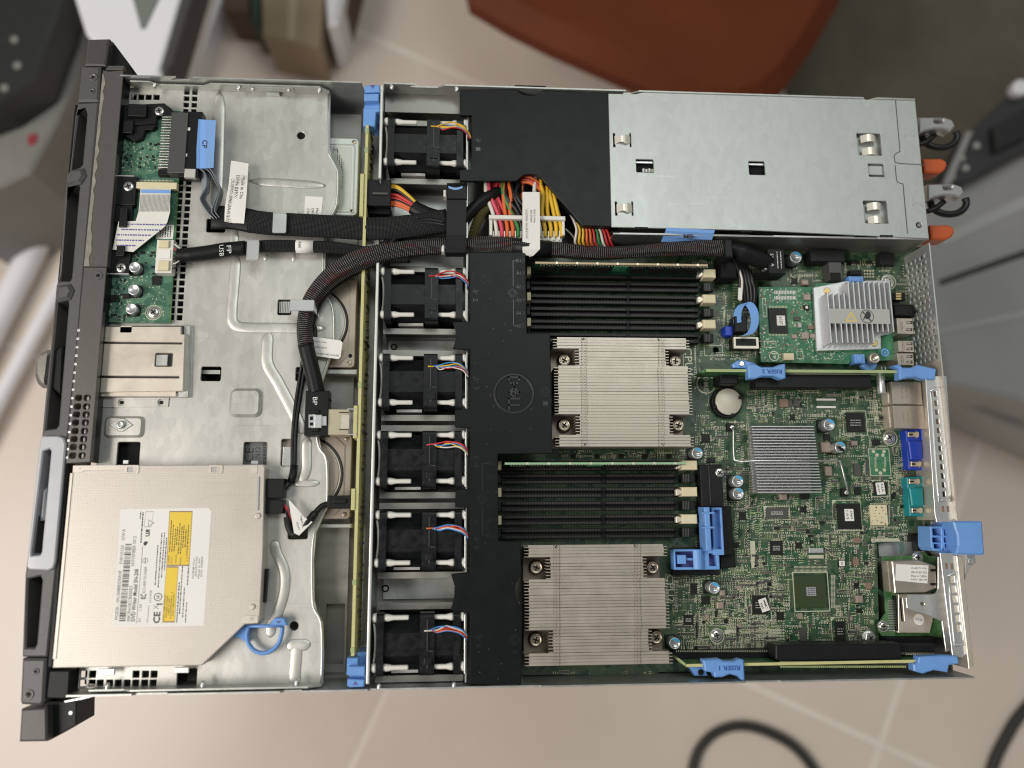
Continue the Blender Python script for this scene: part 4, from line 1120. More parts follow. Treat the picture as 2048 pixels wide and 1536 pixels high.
# drive cables: two plugs behind the drive, thin black data lead, power lead with a white flag
oc = thing('optical_data_cable', 'thin black data cable running down beside the BP plug to the DVD drive', 'cable', W(588, 860, ZC))
MB().pbox(533, 957, 567, 996, ZC + 1, ZC + 10, bev=.5).build('plug', 'black_plastic', oc)
for d, z in ((0, 1.8), (7, 2.2)):
    MB().tube(smooth_path(PP((608 + d, 700, ZC + 8), (603 + d, 735, ZC + 4), (594 + d, 790, ZC + z), (588 + d * .8, 840, ZC + z), (585 + d * .8, 890, ZC + z), (584 + d * .7, 935, ZC + z + .5), (578 + d * .5, 962, ZC + 3), (566, 977 + d * .4, ZC + 5)), 6), 1.35, 10).build('lead', 'wire_black', oc)
o = MB().tube(PP((589, 930, ZC + 2.4), (587, 950, ZC + 2.6), (582, 966, ZC + 3.2)), 2.4, 12).build('lead_band', 'black_plastic', oc)
oq = thing('optical_power_cable', 'short power cable with pink and black wires and a white flag label', 'cable', W(600, 1040, ZC))
MB().pbox(531, 1000, 566, 1027, ZC + 1, ZC + 9, bev=.5).build('plug', 'black_plastic', oq)
for i, c_ in enumerate(('wire_pink', 'wire_red', 'wire_black', 'wire_black')):
    MB().tube(smooth_path(PP((565, 1008 + i * 4, ZC + 5), (572, 1013 + i * 4, ZC + 6), (577, 1025 + i * 5, ZC + 5), (582, 1045, ZC + 4)), 5), .8, 8).build('wire', c_, oq)
MB().tube(smooth_path(PP((574, 1035, ZC + 3), (577, 1052, ZC + 4), (585, 1068, ZC + 4), (597, 1064, ZC + 5)), 5), 2.4, 12).build('shrink_sleeve', 'black_plastic', oq)
MB().tube(smooth_path(PP((600, 1060, ZC + 5), (618, 1042, ZC + 6), (632, 1024, ZC + 5), (644, 1012, ZC + 3), (656, 1008, ZC + 3)), 5), [2.8] * 10 + [2.0] * 11, 12).build('shrink_sleeve', 'wire_black', oq)
fl_ = MB().pprism([(577, 1000), (582, 1003), (608, 1034), (625, 1044), (598, 1071), (588, 1066)], ZC + 8, ZC + 8.3).build('flag_label', 'paper', oq)
ik = MB(); ltext(ik, 'DP/N', 604, 1046, ZC + 8.4, 18, 4, -75); ltext(ik, 'XN4T', 596, 1052, ZC + 8.4, 18, 4, -75); ltext(ik, 'Made', 603, 1036, ZC + 8.4, 10, 3.5, -75); ik.build('lettering', 'ink', fl_)
MB().pbox(655, 991, 706, 1017, ZC + 1, ZC + 9, bev=.6).build('board_plug', 'black_plastic', oq)
MB().pbox(667, 998, 692, 1007, ZC + 9, ZC + 10.5, bev=.5).build('plug_ridge', 'black_plastic', oq)

# ================================================================ drives under the cover
ZH = 23.0
mat('drive_alu', (.46, .40, .34), .36, .7, var=.05, vscale=80); mat('drive_label', (.50, .54, .50), .5, var=.03); mat('platter_seal', (.012, .012, .012), .5); mat('white_line', (.60, .58, .54), .4)
MB().prism([(-160, YB + 6), (-78.5, YB + 6), (-78.5, YT - 8), (-160, YT - 8)], 7, 8, [rrect(-93, W(690, 1328, 8).y, -80, W(690, 1207, 8).y, .5, 2)]).build('bay_floor', 'zinc_dark', ch)
for (y0, y1, xr) in ((738, 749, 714), (1047, 1056, 703)):
    MB().box(-140, W(xr, y1, 20).y, W(xr, y1, 20).x, W(xr, y0, 20).y, 8, 20, bev=.8).build('bay_divider', 'zinc', ch)
for (yy, xr, la, kind) in (((277, 431), 718, 'hard drive in the top bay with a pale label, under the CP cable', 'label'),
                           ((551, 735), 714, 'hard drive in the middle bay with a round seal groove, beside the curved cable bundle', 'seal'),
                           ((868, 1038), 704, 'hard drive in the lower bay below the BP plug, with a thin lead on it', 'seal')):
    p, q = W(xr, yy[0], ZH), W(xr, yy[1], ZH)
    t = thing('hard_drive', la, 'hard drive', (p.x - 35, (p.y + q.y) / 2, 8), 'hard drives in the bays under the cover')
    body = MB().prism(rrect(p.x - 95, q.y, p.x, p.y, 3, 4), 9, ZH, bev=.5)
    body.build('case', 'drive_alu' if kind == 'seal' else 'zinc_mint', t)
    for yv in (p.y - 3.2, q.y + 3.2):
        MB().lathe(p.x - 3.6, yv, [(1.7, ZH), (1.7, ZH + .4), (1.2, ZH + .5), (.01, ZH + .5)], 16).build('case_screw', 'screw_brown', t)
    if kind == 'label':
        l = MB().prism(rrect(p.x - 80, q.y + 4, p.x - 5, p.y - 7, 2, 3), ZH, ZH + .2).build('label_sheet', 'drive_label', t)
        a = rrect(p.x - 80, q.y + 2.2, p.x - 2.6, p.y - 5, 2.5, 4)
        MB().prism(a, ZH, ZH + .5, [rrect(p.x - 79, q.y + 3, p.x - 3.4, p.y - 5.8, 2.2, 4)]).build('lid_groove', 'case_grey', t)
        ik = MB(); ltext(ik, 'System Storage', 685, 352, ZH + .3, 62, 3.6, -90); ltext(ik, 'M', 671, 300, ZH + .3, 8, 7, 0)
        for i in range(3): microtext(ik, 675 + i * 4, 310 + i * 9, ZH + .3, 24, 1.6, -90, i)
        ik.build('lettering', 'chip_grey', l)
    else:
        cx, cy = p.x - 33, (p.y + q.y) / 2 + (1 if yy[0] > 800 else -2)
        r = 27
        a = [(cx + r * math.cos(math.radians(k)), cy + r * math.sin(math.radians(k)), ZH + .1) for k in range(-95, 96, 6)]
        MB().tube(a, .9, 8).build('seal_groove', 'platter_seal', t)
        MB().tube([(x - 1.3 * (x - cx) / r, y - 1.3 * (y - cy) / r, z + .1) for x, y, z in a], .35, 6).build('seal_rim', 'white_line', t)
        MB().cyl(cx, cy, ZH, ZH + .5, r - 2.2, 48, bev=.3).build('lid_disc', 'zinc' if yy[0] < 800 else 'drive_alu', t)
        MB().prism([(p.x - 12, q.y + 2), (p.x - 5, q.y + 9), (p.x - 5, p.y - 9), (p.x - 12, p.y - 2), (p.x - 10.5, p.y - 2.6), (p.x - 4.2, p.y - 8.6), (p.x - 4.2, q.y + 8.6), (p.x - 10.5, q.y + 2.6)], ZH, ZH + .4).build('lid_ridge', 'screw_brown', t)
        MB().cyl(p.x - 3.2, q.y + 8.6, ZH - .1, ZH + .1, 1.5, 16).build('case_hole', 'dark_gap', t)

# ================================================================ backplane
bp = thing('backplane_board', 'narrow yellow-edged backplane board standing upright across the chassis', 'circuit board', (-70, 104, 2))
b0 = W(735, 250, 38); b1 = W(705, 1312, 38)
vy([(b1.y, 3), (b0.y, 3), (b0.y, 38), (b1.y, 38)], -71.0, -68.9).build('board', 'backplane_edge', bp)
for y0, y1 in ((347, 432), (811, 876), (977, 1020)):
    MB().box(-73.8, W(720, y1, 39).y, -71.1, W(720, y0, 39).y, 20, 39, bev=.3).build('edge_step', 'backplane_edge', bp)
for y, h in ((262, 5), (300, 5), (770, 5), (1165, 5), (1300, 5)):
    x = 735 - (y - 240) * .028
    MB().box(-71.4, W(x, y + h, 38).y, -68.6, W(x, y - h, 38).y, 36, 38.6, bev=.3).build('edge_notch', 'riser_edge', bp)
sm = MB(); r_ = random.Random(9)
for i in range(70):
    y = W(735, 260 + i * 14.8, 20).y
    sm.box(-68.9, y, -67.6 + r_.uniform(-.5, .8), y + r_.uniform(.5, 1.6), 8 + r_.uniform(0, 22), 12 + r_.uniform(0, 20))
sm.build('small_component', 'chip_grey', bp, kind='stuff')
def latch(pts_list, parent):
    o = None
    for pts, z0, z1 in pts_list:
        m = MB().pprism(pts, z0, z1, bev=.6).build('latch' if o is None else 'latch_step', 'blue_plastic', parent if o is None else o)
        o = o or m
    return o
lt = latch([([(727, 216), (760, 216), (760, 222), (752, 224), (750, 252), (726, 252)], 26, 37), ([(729, 171), (759, 169), (760, 184), (729, 185)], 28, 40), ([(728, 187), (758, 187), (757, 201), (728, 202)], 28, 41.5), ([(730, 200), (760, 200), (760, 218), (728, 218)], 20, 36)], bp)
MB().pprism([(739, 170), (750, 170), (745, 177)], 40, 40.25).build('arrow_mark', 'ink_blue', lt)
MB().pbox(744, 225, 761, 246, 5, 26, bev=.4).build('latch_step', 'blue_plastic', lt)
lt = latch([([(694, 1316), (716, 1316), (716, 1332), (712, 1334), (708, 1350), (693, 1350)], 22, 37), ([(697, 1333), (730, 1333), (729, 1352), (696, 1352)], 28, 41), ([(695, 1358), (729, 1360), (728, 1374), (699, 1375), (694, 1371)], 26, 40), ([(700, 1350), (732, 1350), (730, 1362), (698, 1362)], 20, 35)], bp)
MB().pprism([(705, 1370), (716, 1370), (710.5, 1362)], 40, 40.25).build('arrow_mark', 'ink_blue', lt)
MB().pbox(715, 1304, 733, 1330, 5, 28, bev=.4).build('latch_step', 'blue_plastic', lt)
pw = MB().pbox(734, 358, 781, 412, 10, 36, bev=.6).build('power_socket', 'black_plastic', bp)
MB().pbox(745, 384, 776, 389, 36, 37.5, bev=.3).build('socket_latch', 'chip_grey', pw)
MB().pbox(738, 412, 781, 428, 8, 30, bev=.5).build('socket_foot', 'black_matte', pw)
MB().pbox(733, 472, 758, 492, 14, 30, bev=.4).build('white_header', 'white_plastic', bp)
MB().pbox(654, 818, 697, 870, 28.5, 39, bev=.5).build('data_socket', mat('socket_gold', (.60, .54, .40), .35, .6, var=.05), bp)
MB().pbox(684, 829, 698, 858, 39, 39.5, bev=.15).build('socket_window', 'steel_warm', bp)
for y in (824, 858): MB().pbox(678, y, 697, y + 1.4, 39, 39.6).build('socket_slit', 'dark_gap', bp)
pn = MB()
for i in range(22): pn.pbox(698, 822 + i * 2.15, 712, 823.1 + i * 2.15, 33, 36)
pn.build('socket_pins', 'screw_steel', bp)
for y in (817, 868): MB().pbox(694, y, 712, y + 2, 38, 39.3).build('socket_tab', 'zinc_bright', bp)

# BP cable bundle with its plug
bc = thing('drive_data_cable', 'thick curved bundle of black braided wires ending in the plug marked BP', 'cable', W(640, 640, ZC))
path = smooth_path(PP((905, 492, 37), (860, 494, 38), (800, 500, 40), (750, 510, 41.5), (700, 529, 41.5), (655, 560, 40), (622, 602, 38.5), (610, 645, 37.5), (611, 685, 37), (620, 725, 36), (628, 758, 35.5), (634, 786, 35)), 7)
n_ = len(path); ns = int(n_ * .74)
rad = [6.6 + 1.7 * math.exp(-((i - n_ * .33) / (n_ * .17)) ** 2) - 1.3 * max(0, (i / n_ - .5)) * 2 for i in range(n_)]
MB().tube(path[:ns + 1], [x * .84 for x in rad[:ns + 1]], 40, lobes=(7, .055, .05)).build('braided_sleeve', 'sleeve_wires', bc)
MB().tube(path[ns:], [5.6] * (n_ - ns), 20).build('shrink_sleeve', 'black_plastic', bc)
MB().tube(smooth_path(PP((760, 522, 34), (700, 555, 33), (650, 592, 33), (628, 640, 32), (630, 660, 31), (628, 690, 31), (615, 715, 31)), 6), 1.6, 10).build('thin_lead', 'wire_black', bc)
pg = MB().pbox(611, 781, 655, 871, ZC + .5, ZC + 12, bev=.7).build('plug', 'black_plastic', bc)
MB().pcyl(655, 798, ZC + 2, ZC + 10, 5, 14).build('plug_boss', 'black_plastic', pg)
ltext(MB(), 'BP', 630, 802, ZC + 12.1, 16, 9, -90).build('lettering', 'white_ink', pg)
lt = MB().pprism([(617, 829), (630, 828), (636, 832), (653, 832), (653, 851), (636, 852), (630, 857), (617, 855)], ZC + 12, ZC + 13.2, [prr(621, 833, 627, 840, 0, .1, 1)] and [prr(620, 833, 626, 840, ZC + 13.2, .2, 1), prr(620, 845, 626, 851, ZC + 13.2, .2, 1)], bev=.25).build('plug_latch', 'zinc_bright', pg)
MB().pbox(629, 829, 644, 856, ZC + 13, ZC + 14.5, bev=.6).build('latch_spring', 'zinc_bright', lt) if False else MB().pbox(629, 829, 643, 856, ZC + 13.1, ZC + 14.6, bev=.6).build('latch_spring', 'zinc_bright', pg)
for y in (824, 860): MB().pbox(624, y - 4, 638, y + 3, ZC + 12, ZC + 13.6, bev=.5).build('plug_rib', 'black_plastic', pg)
lb = MB().pprism([(626, 674), (630, 674), (681, 681), (685, 685), (681, 714), (677, 718), (632, 712)], 33, 33.3).build('cable_label', 'paper', bc)
ik = MB(); ltext(ik, 'Made in China', 640, 683.5, 33.4, 26, 3.4, -6); ltext(ik, 'DP/N 0HR1T', 642, 695, 33.4, 24, 4, -6); ltext(ik, 'CN-0HR1T-48015-0116-A00', 655, 709, 33.4, 46, 4, -6); ik.build('lettering', 'chip_grey', lb)
# power lead from the backplane socket
pc = thing('backplane_power_cable', 'black sleeved power cable with yellow, red and orange wires from the backplane socket', 'cable', W(830, 410, 20))
for c_, a, b in (('wire_yellow', 373, 402), ('wire_black', 380, 406), ('wire_red', 390, 410), ('wire_red', 397, 414), ('wire_orange', 405, 419), ('wire_orange', 410, 423), ('wire_black', 401, 417), ('wire_yellow', 377, 404)):
    MB().tube(smooth_path(PP((778, a, 30), (795, a + 1, 31), (815, (a + b) / 2 + 2, 32), (834, b + 6, 32)), 5), 1.35, 9).build('wire', c_, pc)
MB().tube(smooth_path(PP((826, 414, 32), (840, 422, 32.5), (865, 432, 33), (900, 438, 33)), 5), 1, 16, flat=(5.6, 4.2)).build('shrink_sleeve', 'black_plastic', pc)
xc = thing('spare_sleeved_cables', 'pair of thin black leads crossing under the strap beside the CP cable', 'cable', W(830, 470, 20))
MB().tube(smooth_path(PP((745, 515, 30), (775, 492, 33), (805, 465, 36), (840, 447, 38), (880, 450, 38), (905, 458, 36)), 6), 2.3, 12).build('lead', 'wire_black', xc)
MB().tube(smooth_path(PP((750, 500, 30), (790, 470, 34), (815, 452, 37), (850, 440, 39), (890, 446, 38)), 6), 1.9, 12).build('lead', 'wire_black', xc)
MB().tube(smooth_path(PP((770, 488, 24), (810, 478, 26), (850, 470, 28), (900, 470, 30)), 6), 1, 16, flat=(7, 4)).build('braided_sleeve', 'sleeve_black', xc)
# ================================================================ fan cage
XP = -59.0
yt, yb_ = W(764, 170, 42).y, W(736, 1368, 42).y
yg0, yg1 = W(760, 362, 42).y, W(757, 514, 42).y
mat('rim_white', (.74, .74, .72), .38, .45, var=.04)
vy([(yb_, 0), (yt, 0), (yt, 42), (yg0 + 3, 42), (yg0, 38), (yg0, 12), (yg1, 12), (yg1, 40), (yg1 - 3, 42), (yb_, 42)], XP - .7, XP + .3).build('fan_partition', 'zinc', ch)
for a, b in ((yt, yg0 + 2), (yg1 - 2, yb_)):
    MB().box(XP - 1.3, b, XP + .9, a, 41, 42.6, bev=.7).build('partition_rim', 'rim_white', ch)
XW = 4.4
yw0, yw1 = W(938, 225, 41).y, W(938, 1368, 41).y
vy([(yw1, 0), (yw0, 0), (yw0, 36), (yw1, 36)], XW, XW + .9).build('fan_back_wall', 'zinc', ch)
fy = [W(800, p, 41).y for p in (233, 533, 706, 861, 1021, 1228)]      # top edge of each fan
for i, y in enumerate(fy):
    for yy in (y + 1.6, y - 42.4):
        MB().box(XP + 3, yy - .5, XW - 1, yy + .5, 0, 25).build('fan_guide', 'zinc_dark', ch)
        MB().box(XP + 3, yy - (.5 if yy > y else 4), XW - 1, yy + (4 if yy > y else .5), 24.6, 25.6, bev=.2).build('guide_lip', 'zinc_dark', ch)
    MB().box(XW - .6, y - 39, XW + .2, y - 1, 30, 40.6, bev=.35).build('guard_tube', 'rim_white', ch)
for i in range(5):
    a, b = fy[i] - 46, fy[i + 1] + 6
    if a - b < 6: continue
    MB().box(XP + 5, b, XW - 2, a, 3, 4, bev=.3).build('bay_plate', 'zinc', ch)
    c = W((790, 788, 783, 778, 771)[i], (440, 694, 847, 1000, 1177)[i], 4)
    MB().cyl(c.x, c.y, 3.9, 4.25, 2.6, 20).build('plate_hole', 'dark_gap', ch)
    MB().cyl(c.x, c.y, 4.25, 4.5, 1.5, 14).build('hole_stud', 'zinc_bright' if i == 4 else 'zinc_dark', ch)

def make_fan(i):
    y = fy[0] - 20
    t = thing('fan', FL[0], 'fan', (-26, y, 1), 'black fans in the fan row')
    y0, y1 = y - 20, y + 20
    def flange(x0, x1, nm, z1=41):
        o = vy(rrect(y0, 1, y1, z1, 2.2, 4), x0, x1).build(nm, 'fan_black', t)
        return o
    flange(-54.2, -49.4, 'intake_flange'); flange(-25.4, -15.8, 'middle_flange'); flange(-3.2, 1.6, 'exhaust_flange')
    def octo(x0, x1, r, nm):
        pts = [(y + r * math.cos(math.radians(22.5 + 45 * k)) * 1.03, 21 + r * math.sin(math.radians(22.5 + 45 * k)) * 1.03) for k in range(8)]
        return vy(pts, x0, x1).build(nm, 'fan_black', t)
    octo(-49.4, -25.4, 18.6, 'barrel'); octo(-15.8, -3.2, 18.6, 'barrel')
    g = MB()
    g.box(-20.8, y - 4, -20.2, y + 16, 41, 41.35); g.box(-20.8, y - 15, -19.9, y - 11, 41, 41.3)
    g.box(-19.5, y - 4.6, -16.5, y - 4, 41, 41.3)
    g.build('flange_seam', 'case_dark', t)
    MB().box(-22.5, y - 13, -17, y - 8.5, 40.9, 41.8, bev=.3).build('clip_block', 'fan_black', t)
    MB().box(-45, y - 20.2, -27, y - 18.3, 20, 27).build('fan_label', 'case_grey', t)
    def pin(xa, xb, yy, flip):
        zc = 37.6
        m = MB(); L = xb - xa
        prof = [(xa, 1.5), (xa + .9, 1.65), (xa + L * .62, 1.65), (xa + L * .86, 2.5), (xb, 2.5)] if flip else [(xa, 2.5), (xa + L * .14, 2.5), (xa + L * .38, 1.65), (xb - .9, 1.65), (xb, 1.5)]
        pts = [(x, yy, zc) for x, r in prof]
        m.tube(pts, [r for x, r in prof], 14)
        return m.build('rubber_pin', 'white_plastic', t)
    for yy in (y + 17.2, y - 14.8):
        p1 = pin(-49.4, -33, yy, False); p2 = pin(-15.8, -3.2, yy, True)
        for xa, xb, par in ((-57.2, -54.2, p1), (1.6, 4.0, p2)):
            MB().tube([(xa, yy, 37.6), ((xa + xb) / 2, yy, 37.6), (xb, yy, 37.6)], [2.6, 3.3, 3.0], 14).build('pin_head', 'white_plastic', par)
    MB().tube(smooth_path([(-56.3, y + 14, 36), (-55.2, y + 6, 37), (-55.2, y - 4, 36), (-56, y - 12, 36)], 5), .8, 8).build('rubber_loop', 'white_plastic', t)
    return t
FL = ['black fan with yellow wires, alone at the top beside the power supply shroud',
      'black fan with red wires, just below the strapped cable bundle',
      'black fan with blue and yellow wires, left of the round emblem',
      'black fan with red and yellow wires, fourth from the top of the row',
      'black fan with blue, orange and red twisted wires, second from the bottom',
      'black fan with a light blue wire at the bottom corner of the fan row']
fan0 = make_fan(0)
random.seed(11)
wc_ = [('wire_yellow', 'wire_yellow', 'wire_yellow', 'wire_blue', 'wire_red'), ('wire_red', 'wire_red', 'wire_white', 'wire_red', 'wire_blue'), ('wire_blue', 'wire_yellow', 'wire_blue', 'wire_red', 'wire_white'),
       ('wire_red', 'wire_pink', 'wire_blue', 'wire_yellow', 'wire_white'), ('wire_blue', 'wire_orange', 'wire_red', 'wire_white', 'wire_blue'), ('wire_blue', 'wire_white', 'wire_red', 'wire_orange', 'wire_blue')]
fans = [fan0]
for i in range(1, 6):
    f_ = copy_tree(fan0); f_.location = Vector((-26 + random.uniform(-.3, .3), fy[i] - 20 + random.uniform(-.3, .3), 1)) * S; f_['label'] = FL[i]
    f_.rotation_euler.z = math.radians(random.uniform(-.5, .5))
    WL[f_] = Vector((-26, fy[i] - 20, 1)); fans.append(f_)
for i, f_ in enumerate(fans):
    y = fy[i]
    dy0 = (7.5, 7.0, 9.5, 10.0, 12, 11)[i]
    for k, c_ in enumerate(wc_[i]):
        r_ = random.uniform
        pts = [(-22.5 + (0 if k == 1 else 4 + k * .5), y - dy0 + r_(-.3, .3), 41.6), (-14, y - dy0 + 1.5 - k * .8 + r_(-.6, .6), 41.2 - .3 * k), (-8, y - dy0 + 2.2 - k * .9 + r_(-1.5, 1.5), 41.8), (-2, y - dy0 + 2 - k * .8 + r_(-.5, .5), 42.2), (2.5, y - dy0 - k * .8, 41.6), (6, y - dy0 - 3.5 - k * .9, 39)]
        if i == 0: pts += [(7.5, y - dy0 - 7, 38)]
        MB().tube(smooth_path(pts, 5), .5, 7).build('wire', c_, f_)

# ================================================================ black air shroud
ZS = 40.0
sh = thing('air_shroud', 'black plastic air shroud between fans and heatsinks with a round embossed emblem', 'air shroud', W(1000, 900, 9))
def arc_pts(cx, cy, r, a0, a1, n=8):
    return [(cx + r * math.cos(math.radians(a0 + (a1 - a0) * k / n)), cy + r * math.sin(math.radians(a0 + (a1 - a0) * k / n))) for k in range(n + 1)]
poly = [(938, 504), (1051, 504), (1054, 666), (1100, 667), (1105, 907), (996, 908), (997, 1082), (1041, 1083), (1043, 1144),
        (1035, 1158), (1030, 1172), (1029, 1186), (1032, 1200), (1038, 1214), (1045, 1226), (1042, 1369), (939, 1369), (940, 1226), (901, 1221), (908, 1196), (909, 1172), (902, 1148), (940, 1144),
        (940, 1016), (910, 1014), (911, 979), (940, 977), (940, 856), (910, 854), (910, 819), (940, 817), (940, 700), (906, 697), (912, 678), (911, 660), (905, 644), (940, 642)]
MB().pprism(poly, ZS - 2.2, ZS, bev=.45).build('top_plate', 'shroud_black', sh)
for a, b in (((941, 510), (941, 640)), ((941, 705), (941, 812)), ((941, 860), (941, 972)), ((941, 1020), (941, 1140)), ((941, 1230), (941, 1362))):
    p, q = W(*a, ZS - 2), W(*b, ZS - 2)
    MB().box(p.x, q.y, p.x + 1.2, p.y, 12, ZS - 2.1).build('side_skirt', 'shroud_black', sh)
mat('emboss_lit', (.024, .025, .027), .25)  # same plastic as the shroud, painted paler for highlights on the raised marks
em = MB(); ZE = ZS + .01
rr_ = 41.5 * mmpp(1028, 787, ZS); cE = W(1028, 787, ZS)
em.prism(circ(cE.x, cE.y, rr_, 48), ZS - .1, ZS + .9, [circ(cE.x, cE.y, rr_ - 2.0, 48)], bev=.7)
em.build('emblem_ring', 'emboss_lit', sh)
def strokes(mb, segs, cx, cy, k, rot, z0, z1, w):
    """raised strokes in a local frame (units -1..1), turned by rot degrees"""
    c, s = math.cos(math.radians(rot)), math.sin(math.radians(rot))
    for (x0, y0, x1, y1) in segs:
        p = Vector((cx + (x0 * c - y0 * s) * k, cy + (x0 * s + y0 * c) * k)); q = Vector((cx + (x1 * c - y1 * s) * k, cy + (x1 * s + y1 * c) * k))
        d = (q - p).normalized(); n = Vector((-d.y, d.x)) * w / 2; p -= d * w / 2; q += d * w / 2
        mb.prism([tuple(p + n), tuple(q + n), tuple(q - n), tuple(p - n)], z0, z1, bev=min(.12, w * .2))
    return mb
dell = []
for x, y0, k in ((-1.0, 0, 0),):
    dell += [(-1.0, -.34, -1.0, .34), (-1.0, .34, -.72, .34), (-.72, .34, -.52, .12), (-.52, .12, -.52, -.12), (-.52, -.12, -.72, -.34), (-.72, -.34, -1.0, -.34)]
dell += [(-.30, 0, .02, .32), (.02, .32, .34, .02), (-.30, 0, .02, -.32), (.02, -.32, .34, -.02), (-.14, 0, .18, .16), (-.14, 0, .02, -.16)]
dell += [(.46, .34, .46, -.34), (.46, -.34, .76, -.34), (.90, .34, .90, -.34), (.90, -.34, 1.2, -.34)]
em = MB(); strokes(em, dell, cE.x, cE.y + 1, 10.5, -90, ZS - .1, ZS + .7, 1.35); em.build('emblem_letters', 'emboss_lit', sh)
em = MB()
def fan_icon(px, py, num):
    c = W(px, py, ZS)
    strokes(em, [(-1, 0, 1, 0), (0, -1, 0, 1), (-.6, .5, -.1, .1), (.6, -.5, .1, -.1)], c.x, c.y, 2.4, 20, ZS - .1, ZS + .25, .45)
    ltext(em, num, px, py + 17, ZS + .2, 7, 9, -90)
for px, py, n in ((951, 583, '2'), (953, 759, '3'), (953, 914, '4'), (953, 1078, '5'), (958, 1275, '6')): fan_icon(px, py, n)
def dimm_icons(px, ys, xl):
    for i, y in enumerate(ys):
        ltext(em, ('B1' if xl > 1000 else 'B1', 'A1', 'A2', 'A3', 'A4', 'A5')[i], px, y, ZS + .2, 9, 7, 0)
        c = W(px + 10, y, ZS)
        strokes(em, [(-.5, .8, .6, 0), (.6, 0, -.5, -.8)], c.x, c.y, 1.6, 0, ZS - .1, ZS + .2, .3)
    a, b = W(xl, ys[0], ZS), W(xl, ys[-1], ZS)
    gap = (a.y + b.y) / 2
    em.box(a.x - .25, gap + 5, a.x + .25, a.y, ZS - .1, ZS + .2); em.box(a.x - .25, b.y, a.x + .25, gap - 5, ZS - .1, ZS + .2)
    em.box(a.x, a.y - .25, a.x + 3, a.y + .25, ZS - .1, ZS + .2); em.box(a.x, b.y - .25, a.x + 3, b.y + .25, ZS - .1, ZS + .2)
    strokes(em, [(-1, 0, 0, 1), (0, 1, 1, 0), (1, 0, 0, -1), (0, -1, -1, 0)], a.x - .5, gap, 3.4, 0, ZS - .1, ZS + .25, .4)
    strokes(em, [(-1, 0, 0, 1), (0, 1, 1, 0), (1, 0, 0, -1), (0, -1, -1, 0)], a.x - .5, gap, 2.0, 0, ZS - .1, ZS + .25, .3)
dimm_icons(1037, [521, 546, 573, 600, 626, 652], 1026)
dimm_icons(978, [927, 955, 984, 1013, 1041, 1070], 965)
for px, py, n in ((1090, 783, '1'), (1030, 1280, '2')):
    c = W(px, py, ZS); strokes(em, [(-1, 0, 0, 1), (0, 1, 1, 0), (1, 0, 0, -1), (0, -1, -1, 0)], c.x, c.y, 3.6, 0, ZS - .1, ZS + .25, .4)
    strokes(em, [(-1, 0, 0, 1), (0, 1, 1, 0), (1, 0, 0, -1), (0, -1, -1, 0)], c.x, c.y, 2.0, 0, ZS - .1, ZS + .25, .3)
    ltext(em, n, px + 1, py + 24, ZS + .2, 8, 10, -90)
em.build('embossed_mark', 'emboss_lit', sh, kind='stuff')
dn = MB(); r_ = random.Random(4)
for i in range(50):
    x, y = r_.uniform(945, 1095), r_.uniform(510, 1360)
    if x > 1040 and not (670 < y < 900): continue
    if x > 995 and 905 < y < 1085: continue
    c = W(x, y, ZS); dn.box(c.x - .12, c.y - .12, c.x + .12, c.y + .2, ZS, ZS + .1, rot=r_.uniform(0, 3))
dn.build('dust', 'case_light', sh, kind='stuff')

# shroud in front of the power supplies
ps = thing('power_supply_shroud', 'flat black plastic duct in front of the power supply cover', 'air shroud', W(1070, 300, 9))
poly = [(919, 181), (948, 179), (1032, 178), (1040, 186), (1050, 190), (1062, 191), (1074, 189), (1082, 184), (1087, 179), (1216, 186), (1224, 453), (1165, 451), (1084, 357), (1074, 351), (1064, 348.5), (1054, 348.5), (1046, 351), (1032, 362), (920, 362), (919, 340), (943, 338), (943, 231), (920, 231)]
MB().pprism(poly, ZS - 3, ZS, bev=.4).build('top_plate', 'shroud_black', ps)
MB().pprism([(1084, 357), (1165, 451), (1224, 453), (1224, 450), (1167, 447), (1088, 354)], 14, ZS - 3).build('side_skirt', 'shroud_black', ps)
MB().pprism([(1030, 170), (1092, 172), (1090, 186), (1032, 184)], 26, 27).build('notch_shelf', 'black_matte', ps)
em = MB(); fan_icon(956, 281, '1')
em.build('embossed_mark', 'emboss_lit', ps, kind='stuff')

# ================================================================ power supply cover
ZP = 41.0
pc_ = thing('power_supply_cover', 'pale zinc cover plate over the two power supplies', 'cover', W(1530, 330, 9))
mat('cover_mint', (.468, .490, .478), .44, .5, scratch=.06, spangle=.035, sscale=260, var=.035, vscale=30, stretch=(1, .3, 1), rvar=.05, bump=.05, bscale=900)
hs = [prr(*q, ZP, .6, 2) for q in ((1272, 318, 1308, 345), (1497, 322, 1531, 350), (1736, 327, 1770, 354), (1713, 266, 1765, 311), (1726, 401, 1778, 447))]
hs += [pcirc(1838, 450, 6, ZP)]
for a in (266, 403): hs += [prr(1226 + (a > 300) * 4, a, 1231 + (a > 300) * 4, a + 28, ZP, .3, 2), prr(1259 + (a > 300) * 4, a, 1263 + (a > 300) * 4, a + 28, ZP, .3, 2)]
MB().pprism([(1217, 187), (1270, 188), (1290, 184), (1724, 195), (1731, 199), (1752, 199), (1756, 194), (1830, 197), (1858, 477), (1622, 466), (1520, 461), (1223, 454)], ZP - 1.2, ZP, hs, bev=.3).build('top_plate', 'cover_mint', pc_)
sd = MB()
p, q = W(1227, 458, ZP), W(1857, 478, ZP)
sd.box(p.x, q.y - .2, q.x, q.y + .9, 9, ZP - 1.4); sd.build('side_wall', 'zinc_dark', pc_)
